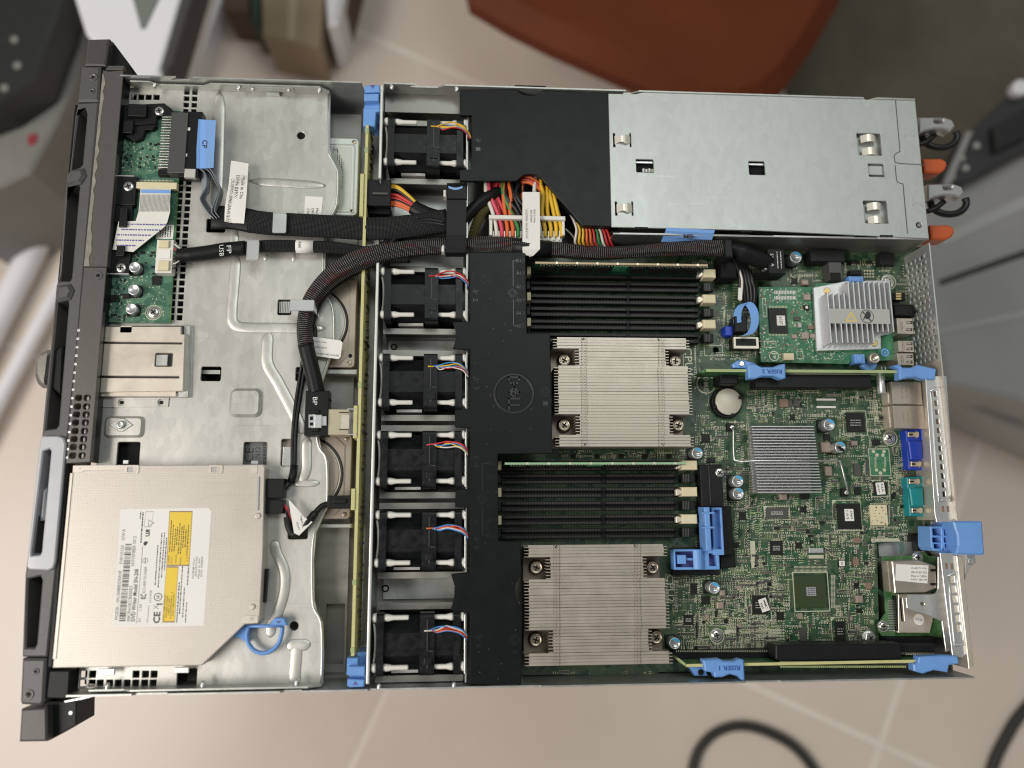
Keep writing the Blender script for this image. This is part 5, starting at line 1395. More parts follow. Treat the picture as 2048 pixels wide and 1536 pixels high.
# the rim sheet beside it with its notches
x_ = lambda px: W(px, 470, 39).x
prof = [(x_(1226), 30), (x_(1230), 36), (x_(1240), 39), (x_(1500), 39), (x_(1502), 36), (x_(1535), 36), (x_(1548), 39), (x_(1708), 39), (x_(1718), 34), (x_(1745), 34), (x_(1755), 39), (x_(1856), 39), (x_(1856), 8), (x_(1226), 8)]
yy = W(1500, 470, 39).y
vx(prof, yy - 1.2, yy).build('rim_sheet', 'zinc', pc_)
MB().tube([(x, yy - .6, z) for x, z in prof[1:12]], .75, 8).build('rim_edge', 'rim_white', pc_)
for px in (1270, 1480, 1760): MB().pbox(px, 452 + (px - 1220) * .033, px + 26, 456 + (px - 1220) * .033, ZP - .1, ZP + .15).build('fold_notch', 'dark_gap', pc_)
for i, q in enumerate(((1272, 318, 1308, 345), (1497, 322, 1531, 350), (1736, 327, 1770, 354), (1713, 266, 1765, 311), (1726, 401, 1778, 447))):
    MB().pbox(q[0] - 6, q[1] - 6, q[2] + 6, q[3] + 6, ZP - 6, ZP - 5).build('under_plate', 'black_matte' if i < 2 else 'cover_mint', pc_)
    if i < 3: MB().pbox(q[0], q[1] + 4, q[2], q[1] + 9 + (i == 2) * 14, ZP - 3.4, ZP - 2.4, bev=.2).build('spring_tab', 'zinc_bright' if i < 2 else 'cover_mint', pc_)
for i in range(4): MB().pbox(1285 + i * 6, 337 + i % 2, 1289 + i * 6, 344, ZP - 4.8, ZP - 4.2).build('pin_tip', 'white_plastic', pc_)
mat('bulb_white', (.78, .74, .66), .3, .3)
for (x0, y0, x1) in ((1724, 269, 1755), (1727, 295, 1758), (1737, 405, 1767), (1739, 432, 1769)):
    a, b = W(x0, y0, ZP), W(x1, y0 + 15, ZP)
    m = MB(); cx, cy = (a.x + b.x) / 2, (a.y + b.y) / 2; n = 10; L = (b.x - a.x) / 2; w = (a.y - b.y) / 2
    rows = []
    for k in range(n + 1):
        t_ = -1 + 2 * k / n
        rows.append(((cx + L * t_, cy + w, ZP - 2.5 + 3.2 * (1 - t_ * t_)), (cx + L * t_, cy - w, ZP - 2.5 + 3.2 * (1 - t_ * t_))))
    m.sheet(rows, .4); m.build('contact_spring', 'bulb_white', pc_)
for a in (266, 403):
    x = 1230 + (a > 300) * 4; cs = PP((x, a + 14, ZP), (x + 30, a + 14, ZP))
    m = MB(); rows = []
    for k in range(9):
        t_ = k / 8; hw = 2.6 + 1.2 * math.sin(t_ * math.pi * 2) ** 2; hw = (3.4, 2.9, 2.5, 2.4, 2.6, 3.6, 3.8, 3.2, 2.8)[k]
        px_ = cs[0].lerp(cs[1], t_); z = ZP - .6 + 2.6 * math.sin(t_ * math.pi)
        rows.append(((px_.x, px_.y + hw, z), (px_.x, px_.y - hw, z)))
    m.sheet(rows, .4); m.build('spring_clip', 'bulb_white', pc_)
sm = MB()                                # seam where the two halves of the rear lip meet
def seam(pts, w=.35, m=sm):
    q = [W(x, y, ZP) for x, y in pts]
    for a, b in zip(q, q[1:]):
        d = (b - a).normalized(); n = Vector((-d.y, d.x, 0)) * w
        m.prism([tuple((a + n).xy), tuple((b + n).xy), tuple((b - n).xy), tuple((a - n).xy)], ZP - .02, ZP + .06)
seam([(1791, 201), (1800, 303), (1792, 307), (1788, 312), (1790, 325), (1800, 327), (1850, 330)]); seam([(1790, 330), (1793, 360), (1796, 365), (1806, 368), (1815, 467)])
sm.build('panel_seam', 'case_dark', pc_)
em = MB()
for q in ((1818, 264), (1834, 402)):
    c = W(*q, ZP); strokes(em, [(-1, -1, -1, 1), (1, -1, 1, 1), (-1, -1, 0, -.3), (1, -1, 0, -.3), (-.2, 2, .2, 1.7)], c.x, c.y, 4.0, 0, ZP - .1, ZP + .3, .5)
em.build('embossed_mark', 'cover_mint', pc_)
MB().pcyl(1838, 450, ZP - 1, ZP + .1, 3.4, 16).build('hole_pin', 'zinc_dark', pc_)
# blue MB tag hanging over the side
mt = thing('board_cable_tag', 'pale blue MB tag folded over the edge of the power supply cover', 'tag', W(1380, 470, 9))
MB().sheet([(W(1333, 455, 42.2), W(1430, 460, 42.2)), (W(1331, 462, 41.5), W(1428, 466, 41.5)), (W(1326, 474, 37), W(1424, 480, 37)), (W(1322, 484, 33), W(1420, 484, 33))], .3).build('tag_sheet', 'blue_film', mt)
ltext(MB(), 'MB', 1377, 473, 41.2, 20, 9, 0, bold=.03).build('lettering', 'ink', mt)
# power supplies: only their rear ends show
mat('psu_metal', (.55, .55, .56), .3, .8, var=.05)
for i, (dx, dy, la) in enumerate(((0, 0, 'upper power supply showing its metal handle and orange latch'), (18, 133, 'lower power supply showing its metal handle and orange latch'))):
    t = thing('power_supply', la, 'power supply', W(1700 + dx, 280 + dy, 3), 'two power supplies behind the cover')
    a, b = W(1240, 215 + dy, 36), W(1836 + dx, 322 + dy, 36)
    MB().box(a.x, b.y, 354, a.y, 2, 34, bev=.8).build('case', 'zinc_dark', t)
    h = MB().pprism([(1838 + dx, 234 + dy), (1890 + dx, 234 + dy), (1906 + dx, 240 + dy), (1911 + dx, 252 + dy), (1902 + dx, 262 + dy), (1892 + dx, 258 + dy), (1870 + dx, 257 + dy), (1850 + dx, 262 + dy), (1838 + dx, 268 + dy)], 14, 24, [prr(1869 + dx, 239 + dy, 1887 + dx, 246 + dy, 24, .8, 3)], bev=1.2)
    h.build('handle', 'psu_metal', t)
    cS = W(1884 + dx, 264 + dy, 14)
    MB().tube(smooth_path([(cS.x + 14 * math.cos(math.radians(k)), cS.y - 2 + 10 * math.sin(math.radians(k)), 12 + .02 * k) for k in range(20, -201, -20)], 3), 2.8, 12).build('retention_strap', 'wire_black', t)
    MB().tube(smooth_path(PP((1836 + dx, 290 + dy, 12), (1852 + dx, 284 + dy, 13), (1870 + dx, 270 + dy, 14)), 5), 2.2, 10).build('strap_tail', 'wire_black', t)
    l = MB().pprism([(1846 + dx * .8, 317 + dy), (1884 + dx * .8, 317 + dy), (1893 + dx * .8, 322 + dy), (1895 + dx * .8, 330 + dy), (1890 + dx * .8, 340 + dy), (1880 + dx * .8, 345 + dy), (1850 + dx * .8, 345 + dy)], 16, 30, bev=1.2).build('latch', 'orange_latch', t)

# ================================================================ wiring in the middle
# white 24-way plug with its coloured wires
mp = thing('main_power_cable', 'white multi-pin power plug with rows of red, orange, black and yellow wires', 'cable', W(1057, 460, 10))
MB().pbox(984, 468, 1124, 484, 20, 33, bev=.5).build('plug', 'white_plastic', mp)
MB().pbox(978, 429, 1131, 440, 35, 38.5, bev=.6).build('plug_bar', 'white_plastic', mp)
for x in (979, 1124): MB().pbox(x, 432, x + 6, 470, 22, 36, bev=.5).build('plug_cheek', 'white_plastic', mp)
for i in range(13): MB().pbox(986 + i * 11, 462, 988 + i * 11, 480, 33, 35).build('plug_rib', 'white_plastic', mp)
cols = ['wire_white', 'wire_pink', 'wire_orange', 'wire_orange', 'wire_green', 'wire_black', 'wire_black', 'wire_black', 'wire_white', 'wire_yellow', 'wire_yellow', 'wire_yellow', 'wire_yellow']
top = [972, 978, 1010, 1020, 1004, 1014, 1024, 1034, 1070, 1084, 1092, 1100, 1106]
r_ = random.Random(21)
for i, c_ in enumerate(cols):
    x = 990 + i * 10.8; xt = top[i]
    z0 = 30
    pts = PP((x + 3, 474, 33.5), (x + 3 + r_.uniform(-1, 1), 455, 34), (x + (xt - x) * .3 + r_.uniform(-2, 2), 425, 33.5), (xt + r_.uniform(-3, 3), 390, 34), (xt + r_.uniform(-4, 4), 366, 32), (xt + 2, 345, 29))
    MB().tube(smooth_path(pts, 6), 1.5, 10).build('wire', c_, mp)
cols2 = ['wire_pink', 'wire_red', 'wire_pink', 'wire_red', 'wire_orange', 'wire_orange', 'wire_black', 'wire_black', 'wire_black', 'wire_yellow', 'wire_yellow', 'wire_yellow', 'wire_yellow']
top2 = [985, 990, 996, 1000, 1008, 1044, 1050, 1030, 1046, 1078, 1086, 1092, 1096]
for i, c_ in enumerate(cols2):
    x = 993 + i * 10.8; xt = top2[i]
    pts = PP((x, 472, 26), (x + r_.uniform(-2, 2), 450, 29), (x + (xt - x) * .5 + r_.uniform(-4, 4), 415, 31), (xt + r_.uniform(-5, 5), 385, 30), (xt, 360, 28), (xt + 3, 340, 26))
    MB().tube(smooth_path(pts, 6), 1.45, 10).build('wire', c_, mp)
for i, c_ in enumerate(('wire_orange', 'wire_red', 'wire_orange')):
    MB().tube(smooth_path(PP((1040, 352 + i * 6, 30), (1062, 356 + i * 5, 32), (1084, 372 + i * 6, 31), (1092, 384 + i * 5, 28)), 5), 1.5, 10).build('wire', c_, mp)
lb = MB().sheet([(W(1045, 384, 41), W(1079, 384, 41)), (W(1045, 440, 42), W(1080, 440, 42)), (W(1045, 500, 41.5), W(1080, 498, 41.5)), (W(1046, 510, 39), W(1066, 512, 39))], .25).build('plug_label', 'paper', mp)
ik = MB(); ltext(ik, 'Made in China', 1069, 432, 42.4, 28, 3.5, -90); ltext(ik, 'DP/N D79WM', 1062, 432, 42.4, 26, 3.5, -90); ltext(ik, 'CN-0D79WM-13326-28F-B17-A00', 1053, 447, 42.5, 62, 3.6, -90); ik.build('lettering', 'chip_grey', lb)
MB().pprism([(1052, 506), (1075, 500), (1080, 499), (1074, 506), (1060, 514)], 37, 37.6).build('tie_tail', 'paper', mp)
# small wires running behind the plug to the board
sw = thing('signal_wires', 'bundle of thin orange, white, yellow and green wires bending right of the white plug', 'wires', W(1170, 480, 10))
for i, c_ in enumerate(('wire_white', 'wire_yellow', 'wire_yellow', 'wire_orange', 'wire_orange', 'wire_red', 'wire_green', 'wire_white', 'wire_red', 'wire_red')):
    a = 1128 + i * 1.5
    MB().tube(smooth_path(PP((a, 405 + i * 1.5, 30), (1143 + i * 4.5, 432 + i * 1.5, 31), (1153 + i * 6.5, 458, 30), (1150 + i * 8, 485, 26), (1158 + i * 8, 500, 22)), 6), 1.0, 8).build('wire', c_, sw)
MB().tube(smooth_path(PP((1131, 458, 24), (1142, 468, 24), (1150, 478, 22)), 5), .7, 8).build('wire', 'wire_white', sw)
MB().pbox(1222, 462, 1250, 466, 20, 34).build('wire_guard', 'chip_black', sw)
# olive braided lead and black lead at the strap
ol = thing('olive_braided_cable', 'short olive braided cable curving beside the black strap', 'cable', W(960, 450, 20))
MB().tube(smooth_path(PP((985, 408, 28), (965, 425, 31), (952, 450, 32), (945, 480, 31), (942, 505, 27)), 7), 3.6, 16).build('braided_sleeve', 'sleeve_olive', ol)
bl = thing('black_sleeved_lead', 'black shrink-sleeved lead bending up from the strap to the red wires', 'cable', W(950, 420, 20))
MB().tube(smooth_path(PP((925, 445, 33), (940, 425, 34), (960, 405, 34), (980, 392, 32), (995, 385, 28)), 6), 4.6, 14).build('shrink_sleeve', 'black_plastic', bl)
# strap that holds the cables down
st = thing('cable_strap', 'black plastic cable strap with a blue stripe over the cable bundle', 'strap', W(912, 440, 5))
MB().sheet([(W(894, 366, 30), W(934, 366, 30)), (W(894, 368, 41), W(935, 368, 41)), (W(893, 378, 46), W(934, 378, 46)), (W(893, 398, 47), W(933, 398, 47)), (W(893, 470, 47), W(932, 470, 47)), (W(891, 505, 45), W(931, 505, 45)), (W(891, 512, 38), W(930, 512, 38)), (W(891, 514, 20), W(930, 514, 20))], 1.2).build('band', 'black_plastic', st)
MB().pprism([(894, 372), (934, 372), (934, 398), (894, 398)], 46.5, 48.3, bev=.6).build('catch', 'black_plastic', st)
a = [W(897 + k * 2.8, 372 + 3.5 * math.sin(math.pi * k / 10), 48.4) for k in range(11)]
MB().sheet([((p.x, p.y, 48.35), (p.x, p.y - 1.6, 48.35)) for p in a], .2).build('blue_stripe', 'blue_film', st)
for q in ((890, 386), (886, 496)): MB().pbox(q[0] - 3, q[1] - 7, q[0] + 3, q[1] + 7, 36, 43, bev=.8).build('hinge_pin', 'white_plastic', st)
# bundle running right to the storage card plug
bd = thing('board_data_cable', 'black braided bundle with a red streak running right to the plug marked SAS_A', 'cable', W(1200, 495, 10))
path = smooth_path(PP((925, 492, 37), (960, 490, 37), (1020, 492, 36), (1070, 496, 35), (1140, 502, 34), (1200, 506, 33), (1260, 504, 33), (1330, 499, 33), (1400, 496, 33), (1452, 497, 33)), 7)
MB().tube(path, [5.0 + .9 * math.sin(i * .11) + .7 * (i / len(path)) for i in range(len(path))], 40, lobes=(7, .055, .05)).build('braided_sleeve', 'sleeve_wires', bd)
MB().tube(PP((1022, 493, 36), (1060, 495.5, 35.3), (1102, 499, 34.6)), 6.3, 18).build('shrink_band', 'black_plastic', bd)
MB().tube(smooth_path(PP((1448, 497, 33), (1470, 500, 33), (1500, 512, 31), (1530, 523, 28), (1540, 525, 26)), 6), [5.6] * 8 + [6.6] * 17, 18).build('shrink_sleeve', 'black_plastic', bd)
MB().pbox(1449, 478, 1467, 515, 20, 41, bev=1).build('cable_tie_block', 'black_plastic', bd)
sg = MB().pbox(1535, 497, 1572, 548, 16, 33, bev=.8).build('plug', 'black_plastic', bd)
ik = MB(); ltext(ik, 'SAS_A', 1544, 520, 33.1, 26, 7, -90)
for i in range(2): microtext(ik, 1555 + i * 7, 520, 33.1, 34, 1.5, -90, i)
ik.build('lettering', 'white_ink', sg)
for y in (506, 530): MB().pbox(1529, y, 1535, y + 9, 24, 30, bev=.4).build('plug_latch', 'zinc_bright', sg)
dk = thing('hanging_leads', 'black twisted leads dropping from the bundle beside the memory latches', 'cable', W(1485, 570, 10))
for i in range(5):
    MB().tube(smooth_path(PP((1462 + i * 4, 510, 26), (1474 + i * 5, 535, 25 - i), (1480 + i * 6, 560, 22), (1482 + i * 7, 585, 20), (1490 + i * 4, 610 + i * 4, 16)), 6), 1.7, 10).build('lead', 'wire_black', dk)
MB().pbox(1441, 508, 1475, 556, 10, 27, bev=1).build('lead_block', 'black_matte', dk)
MB().tube(smooth_path(PP((1478, 540, 25), (1484, 560, 24), (1483, 585, 22), (1480, 602, 20)), 5), .9, 8).build('lead', 'wire_white', dk)
MB().pprism([(1477, 575), (1485, 577), (1484, 600), (1476, 599)], 23, 23.5).build('lead_label', 'paper', dk)
lp = thing('blue_strap_loop', 'light blue pull loop standing on the SATA plug', 'strap', W(1490, 640, 12))
ring = []
for k in range(0, 21):
    a = math.radians(-95 + 285 * k / 20)
    cx = W(1492, 638, 28); ring.append((cx.x + 5.5 * math.cos(a), cx.y + 12.5 * math.sin(a), 28 + 4 * math.cos(a)))
MB().sheet([((x - 1.9, y, z - 3), (x + 1.9, y, z + 3)) for x, y, z in ring], .5).build('loop', 'blue_film', lp)
MB().pbox(1469, 632, 1496, 664, 14, 24, bev=.6).build('plug', 'black_plastic', lp)
MB().pbox(1450, 652, 1466, 671, 9, 18, bev=.5).build('blue_plug', 'vga_blue', lp)
# ================================================================ motherboard
ZM = 9.0
mb = thing('motherboard', 'large green motherboard with memory slots, chips and rear ports', 'circuit board', W(1400, 900, 0))
MB().pprism([(985, 905), (1042, 905), (1042, 512), (1440, 512), (1440, 494), (1848, 494), (1862, 1040), (1866, 1060), (1860, 1066), (1808, 1066), (1804, 1082), (1754, 1088), (1760, 1344), (1318, 1344), (1312, 1350), (1045, 1350), (1045, 1120), (985, 1120)], ZM - 1.7, ZM,
            [prr(1684, 520, 1750, 532, ZM, 2, 4), pcirc(1432, 700, 6.5, ZM)], bev=.1).build('board', 'pcb_main', mb)
random.seed(5)
busy = []                                   # pixel boxes already taken by parts
def part(name, q, z0, z1, m_, bev=.3, parent=None, keep=True):
    if keep: busy.append((q[0] - 2, q[1] - 2, q[2] + 2, q[3] + 2))
    return MB().pbox(*q, z0, z1, bev=bev).build(name, m_, parent or mb)
def chip(q, h=1.2, pins='lrtb', m_='chip_black', lab=None, outline=None, name='chip', pitch=3.2, mark=True):
    o = part(name, q, ZM, ZM + h, m_, .12)
    k = MB(); x0, y0, x1, y1 = q
    L = 3.2
    if 'l' in pins or 'r' in pins:
        n = int((y1 - y0 - 4) / pitch)
        for i in range(n):
            y = y0 + 3 + i * pitch
            if 'l' in pins: k.pbox(x0 - L, y, x0, y + 1.5, ZM, ZM + .4)
            if 'r' in pins: k.pbox(x1, y, x1 + L, y + 1.5, ZM, ZM + .4)
    if 't' in pins or 'b' in pins:
        n = int((x1 - x0 - 4) / pitch)
        for i in range(n):
            x = x0 + 3 + i * pitch
            if 't' in pins: k.pbox(x, y0 - L, x + 1.5, y0, ZM, ZM + .4)
            if 'b' in pins: k.pbox(x, y1, x + 1.5, y1 + L, ZM, ZM + .4)
    if k.f: k.build('pin_row', 'solder', o, kind='stuff')
    if mark and (x1 - x0) > 18:
        w = MB(); n = 2 + int((y1 - y0) / 14)
        for i in range(min(3, n)): microtext(w, (x0 + x1) / 2, y0 + (y1 - y0) * (.38 + .13 * i), ZM + h + .02, (x1 - x0) * .55, 1.6, 0, i)
        w.build('lettering', 'case_grey', o)
    if lab:
        lx, ly, lw, lh, rot, lines = lab
        l = MB(); p = W(lx, ly, ZM + h + .1); kk = mmpp(lx, ly, ZM + h)
        l.box(p.x - lw * kk / 2, p.y - lh * kk / 2, p.x + lw * kk / 2, p.y + lh * kk / 2, ZM + h, ZM + h + .12, rot=math.radians(rot))
        l = l.build('chip_label', 'paper', o)
        w = MB(); c, s = math.cos(math.radians(rot)), math.sin(math.radians(rot))
        for i, (tx, dx, dy, ln, hh, rr) in enumerate(lines):
            ltext(w, tx, lx + dx, ly + dy, ZM + h + .14, ln, hh, rr, bold=.02)
        w.build('chip_lettering', 'ink', o)
    if outline:
        a, b, c, d = outline
        MB().prism(prr(a, b, c, d, ZM + .1, .1, 1), ZM - .02, ZM + .08, [prr(a + 1.3, b + 1.3, c - 1.3, d - 1.3, ZM + .1, .1, 1)]).build('silk_frame', 'solder', o)
        MB().pprism([(a + 1, b + 1), (a + 9, b + 1), (a + 1, b + 9)], ZM - .02, ZM + .09).build('corner_mark', 'solder', o)
    return o

# ---- memory slots
mat('slot_black', (.005, .005, .006), .42, var=.2, vscale=300, spec=.22)
mat('contact_grey', (.060, .052, .042), .5)
def slot(py, x0, x1, white, xl, xr0, xr1, full):
    c0, c1 = W(x0, py, 16), W(x1, py, 16)
    y = c0.y
    m = MB(); m.box(c0.x, y - 3.6, c1.x, y + 3.6, ZM, 13)
    for d in (-1, 1):
        m.box(c0.x, y + d * 2.3 - 1.35, c1.x, y + d * 2.3 + 1.35, 13, 16, bev=.25)
    kx = c0.x + (c1.x - c0.x) * .575
    m.box(kx - .5, y - 1, kx + .5, y + 1, 12.9, 15.6)
    o = m.build('memory_slot', 'slot_black', mb)
    t = MB(); n = 110
    for d in (-1, 1):
        for i in range(n):
            x = c0.x + 3 + (c1.x - c0.x - 6) * i / n
            if abs(x - kx) < 2: continue
            t.box(x, y + d * 2.2 - .75, x + .42, y + d * 2.2 + .75, 15.9, 16.04)
    t.build('contact_row', 'contact_grey', o, kind='stuff')
    a, b = W(xr0, py, 22), W(xr1, py, 22)
    if white:
        MB().box(a.x + 1.2, y - 3.4, b.x, y + 3.4, 12, 22, bev=.8).build('latch', 'cream_plastic', o)
        MB().prism([(a.x - 2.8, y - 2.6), (a.x - 1.2, y - 2.8), (a.x + 1.8, y - 1.0), (a.x + 1.8, y + 1), (a.x - 1.2, y + 2.4), (a.x - 2.8, y + 1.6)], 16, 20, bev=.5).build('latch_tip', 'steel_warm', o)
    else:
        MB().box(a.x + 2.4, y - 3.2, b.x - .5, y + 3.2, 12, 18, bev=.6).build('latch', 'black_plastic', o)
        r = MB()
        for i in range(4): r.box(a.x + 3.2 + i * 1.2, y - 3, a.x + 3.7 + i * 1.2, y + 3, 18, 18.4)
        r.build('latch_ridge', 'chip_grey', o, kind='stuff')
    a, b = W(xl, py, 22), W(xl + 8, py, 22)
    MB().box(a.x, y - 3.2, b.x, y + 3.2, 12, 22 if white else 17, bev=.5).build('latch', 'cream_plastic' if white else 'black_plastic', o)
    busy.append((x0 - 10, py - 15, xr1 + 2, py + 15))
    return o, c0, c1, y
slots1 = [slot(p, 1062, 1398, i % 2 == 0, 1054, 1404, 1432, i == 0) for i, p in enumerate((546, 571, 597, 622.5, 648, 674))]
slots2 = [slot(p, 1003, 1356, i % 2 == 0, 995, 1361, 1395, i == 0) for i, p in enumerate((932, 958, 985.5, 1013, 1040.5, 1068))]
mat('dimm_edge', (.50, .40, .26), .5, var=.08); mat('dimm_edge2', (.30, .48, .30), .5, var=.08)
mat('dimm_pcb', (.010, .055, .030), .4)
for (sl_, edge_m, la) in ((slots1[0], 'dimm_edge', 'memory module with a tan top edge in the upper slot bank'), (slots2[0], 'dimm_edge2', 'memory module with a pale green top edge in the lower slot bank')):
    o, c0, c1, y = sl_
    t = thing('memory_module', la, 'memory module', (c0.x + 66, y, 13), 'memory modules')
    x0, x1 = c0.x + 1, c1.x - 1
    MB().box(x0, y - .6, x1, y + .6, 13.2, 39.5).build('module_board', 'dimm_pcb', t)
    MB().box(x0, y - .75, x1, y + .75, 39.5, 40.6, bev=.2).build('top_edge', edge_m, t)
    for i in range(9):
        cx = x0 + 10 + i * (x1 - x0 - 20) / 8
        if i == 4:
            MB().box(cx - 5, y - 1.5, cx + 5, y - .6, 27, 37).build('buffer_chip', 'pcb_raid', t); continue
        MB().box(cx - 5.2, y - 1.9, cx + 5.2, y - .6, 22, 36, bev=.1).build('memory_chip', 'chip_black', t)
    r = MB()
    for i in range(60): r.box(x0 + 4 + i * 2.1, y - 1.0, x0 + 5 + i * 2.1, y - .6, 36.8 + (i % 3) * .6, 37.6 + (i % 3) * .6)
    r.build('small_component', 'solder', t, kind='stuff')
    r = MB()
    for i in range(8): r.box(x0 + 15 + i * 15, y - .8, x0 + 16.5 + i * 15, y + .8, 40.5, 40.75)
    r.build('edge_tab', 'steel_warm', t, kind='stuff')

# ---- processor heatsinks
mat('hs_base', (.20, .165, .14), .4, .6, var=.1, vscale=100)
def heatsink(la, y0p, y1p, xa, xb, na, nb, tiers, dim, screws_):
    """tiers: photo rows (y0, y1, x0, x1)"""
    zt = 36.0
    A, B = W(xa, y0p, zt), W(xb, y1p, zt)
    t = thing('heatsink', la, 'heatsink', ((A.x + B.x) / 2, (A.y + B.y) / 2, ZM), 'processor heatsinks')
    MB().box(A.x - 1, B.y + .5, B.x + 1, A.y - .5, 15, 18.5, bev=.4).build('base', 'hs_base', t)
    MB().box(A.x + 20, B.y + 14, B.x - 20, A.y - 14, ZM, 15).build('socket', 'black_matte', t)
    pit = 2.08; n = int((A.y - B.y) / pit)
    for i in range(n):
        y = A.y - (i + .5) * (A.y - B.y) / n
        for (ya, yb, x0p, x1p) in tiers:
            Y0, Y1 = W(x0p, ya, zt).y, W(x0p, yb, zt).y
            if Y1 <= y <= Y0: break
        else: continue
        x0, x1 = W(x0p, (ya + yb) / 2, zt).x, W(x1p, (ya + yb) / 2, zt).x
        h = pit * .452
        m = MB()
        e = random.uniform(-.25, .25)
        cuts = [x0 + e]
        for dpx in dim:
            dx = W(dpx, (ya + yb) / 2, zt).x; cuts += [dx - 2.15, dx - 2.0, dx + 2.0, dx + 2.15]
        cuts.append(x1 + e)
        z_ = zt + random.uniform(-.12, .12); k_ = random.uniform(-.10, .10)
        for a_, b_ in zip(cuts[::2], cuts[1::2]): m.box(a_, y - h + k_, b_, y + h + k_, zt - .45, z_)
        m.box(x0 - 3.0, y - h, x1 + 2.6, y - h + .5, 18.5, zt - .4)
        for dpx in dim:
            dx = W(dpx, (ya + yb) / 2, zt).x
            for k in (-1.3, 1.1):
                m.prism([(dx + k - .7, y - h * .9), (dx + k + .5, y - h * .2), (dx + k + .9, y + h * .9), (dx + k - .3, y + h * .2)], zt - .1, zt + 1.0)
        m.build('fin', 'fin_metal', t)
    for q in screws_:
        c = W(*q, 24)
        s = MB().lathe(c.x, c.y, [(5.2, 18.5), (5.2, 20), (4.5, 20.2), (4.5, 23.2), (4.2, 23.9), (3.5, 24), (3.3, 23.7), (2.6, 23.8), (.01, 24)], 28).build('spring_screw', 'screw_brown', t)
        x = MB(); a = random.uniform(0, 1.5)
        for k in (0, 1):
            tt = a + k * math.pi / 2; dx, dy = math.cos(tt), math.sin(tt); l, w = 2.2, .5
            x.prism([(c.x + dx * l - dy * w, c.y + dy * l + dx * w), (c.x - dx * l - dy * w, c.y - dy * l + dx * w), (c.x - dx * l + dy * w, c.y - dy * l - dx * w), (c.x + dx * l + dy * w, c.y + dy * l - dx * w)], 23.9, 24.06 + .01 * k)
        x.build('cross_slot', 'dark_gap', s)
    for dpx in dim:
        for yy in (A.y - 1.4, B.y + 1.2):
            dx = W(dpx, (y0p + y1p) / 2, zt).x
            MB().prism([(dx - 1.6, yy + .9), (dx + 1.6, yy + .9), (dx + .5, yy - .1), (dx + .4, yy - .9), (dx - .4, yy - .9), (dx - .5, yy - .1)], zt - .1, zt + .2).build('fold_notch', 'dark_gap', t)
    busy.append((xa - 8, y0p - 4, xb + 8, y1p + 8))
    return t
heatsink('finned heatsink labelled CPU1 beside the round emblem', 674, 893, 1108, 1380, 0, 0,
         [(674, 697.5, 1114, 1372), (697.5, 733, 1158, 1331), (733, 829, 1117, 1377), (829, 867.5, 1160, 1339), (867.5, 893, 1119, 1381)], (1168, 1322), ((1129, 720), (1351, 722), (1129, 850), (1357, 850)))
heatsink('finned heatsink labelled CPU2 at the lower middle', 1090, 1334, 1052, 1337, 0, 0,
         [(1090, 1115.5, 1057, 1327), (1115.5, 1157.5, 1101, 1286), (1157.5, 1263, 1058, 1331), (1263, 1303, 1106, 1297), (1303, 1334, 1058, 1338)], (1113, 1275), ((1073, 1135), (1306, 1135), (1072, 1280), (1313, 1275)))

# ---- chipset heatsink with its wire clip
t = thing('chipset_heatsink', 'small silver heatsink with thin fins and a bent wire clip', 'heatsink', W(1572, 918, ZM))
zt = 23.0
A, B = W(1503, 850, zt), W(1642, 987, zt)
MB().box(A.x + 2, B.y + .5, B.x - 2, A.y - .5, ZM + .5, 13, bev=.3).build('base', 'alu', t)
n = 24
for i in range(n):
    if i in (12,): continue
    y = A.y - (i + .5) * (A.y - B.y) / n
    sh_ = i * .08
    m = MB(); m.box(A.x + sh_, y - .42, B.x - 1.5 + sh_ * 1.4, y + .42, 13, zt, bev=.15)
    m.build('fin', 'alu', t)
y = A.y - 12.5 * (A.y - B.y) / n
wp = [W(1465, 853, 12), W(1466, 862, 15), W(1467, 908, 17)]
wp2 = [Vector((W(1474, 918, 18).x, y, 18)), Vector((A.x + 4, y, 20.5)), Vector((A.x + 18, y, 21)), Vector((B.x - 14, y, 21)), Vector((B.x, y, 20)), Vector((W(1674, 920, 18).x, y, 18))]
wp3 = [W(1681, 926, 17), W(1690, 960, 15), W(1695, 981, 12)]
MB().tube(smooth_path(wp + wp2 + wp3, 6), .75, 10).build('wire_clip', 'screw_steel', t)
for q in ((1463, 854), (1692, 985)):
    MB().pbox(q[0] - 9, q[1] - 8, q[0] + 5, q[1] + 8, ZM, ZM + 3, bev=.4).build('clip_anchor', 'black_plastic', t)
    MB().pcyl(q[0] + 2, q[1], ZM + 3, ZM + 5, 4.5, 14, bev=.6).build('anchor_post', 'screw_steel', t)
busy.append((1455, 845, 1700, 995)); busy.pop(); busy += [(1500, 845, 1648, 995), (1455, 845, 1472, 925), (1676, 915, 1702, 995)]

# ---- capacitors, battery, screws
for q in ((1592, 514, 12, None), (1659, 849, 11.5, None), (1681, 894, 11, [(1674, 893), (1679, 892), (1690, 899), (1688, 904), (1682, 902)]), (1395, 906, 11.5, None), (1476, 962, 11.5, None), (1477, 987, 11.5, None), (1429, 1176, 11.5, None), (1350, 1287, 11.5, None)):
    can(mb, q[0], q[1], ZM, ZM + 11, q[2], printed=True, mark=q[3]); busy.append((q[0] - 24, q[1] - 14, q[0] + 14, q[1] + 16))
bt = thing('coin_cell_battery', 'round silver coin cell battery in its black holder beside the riser', 'battery', W(1457, 803, ZM + 2))
busy.append((1418, 768, 1494, 842))
c = W(1454, 805, ZM + 4)
MB().lathe(c.x, c.y, [(11.9, ZM), (11.9, ZM + 3.6), (11.4, ZM + 4), (10.2, ZM + 4), (10.2, ZM + 1.5), (.01, ZM + 1.5)], 40).build('battery_holder', 'black_plastic', mb)
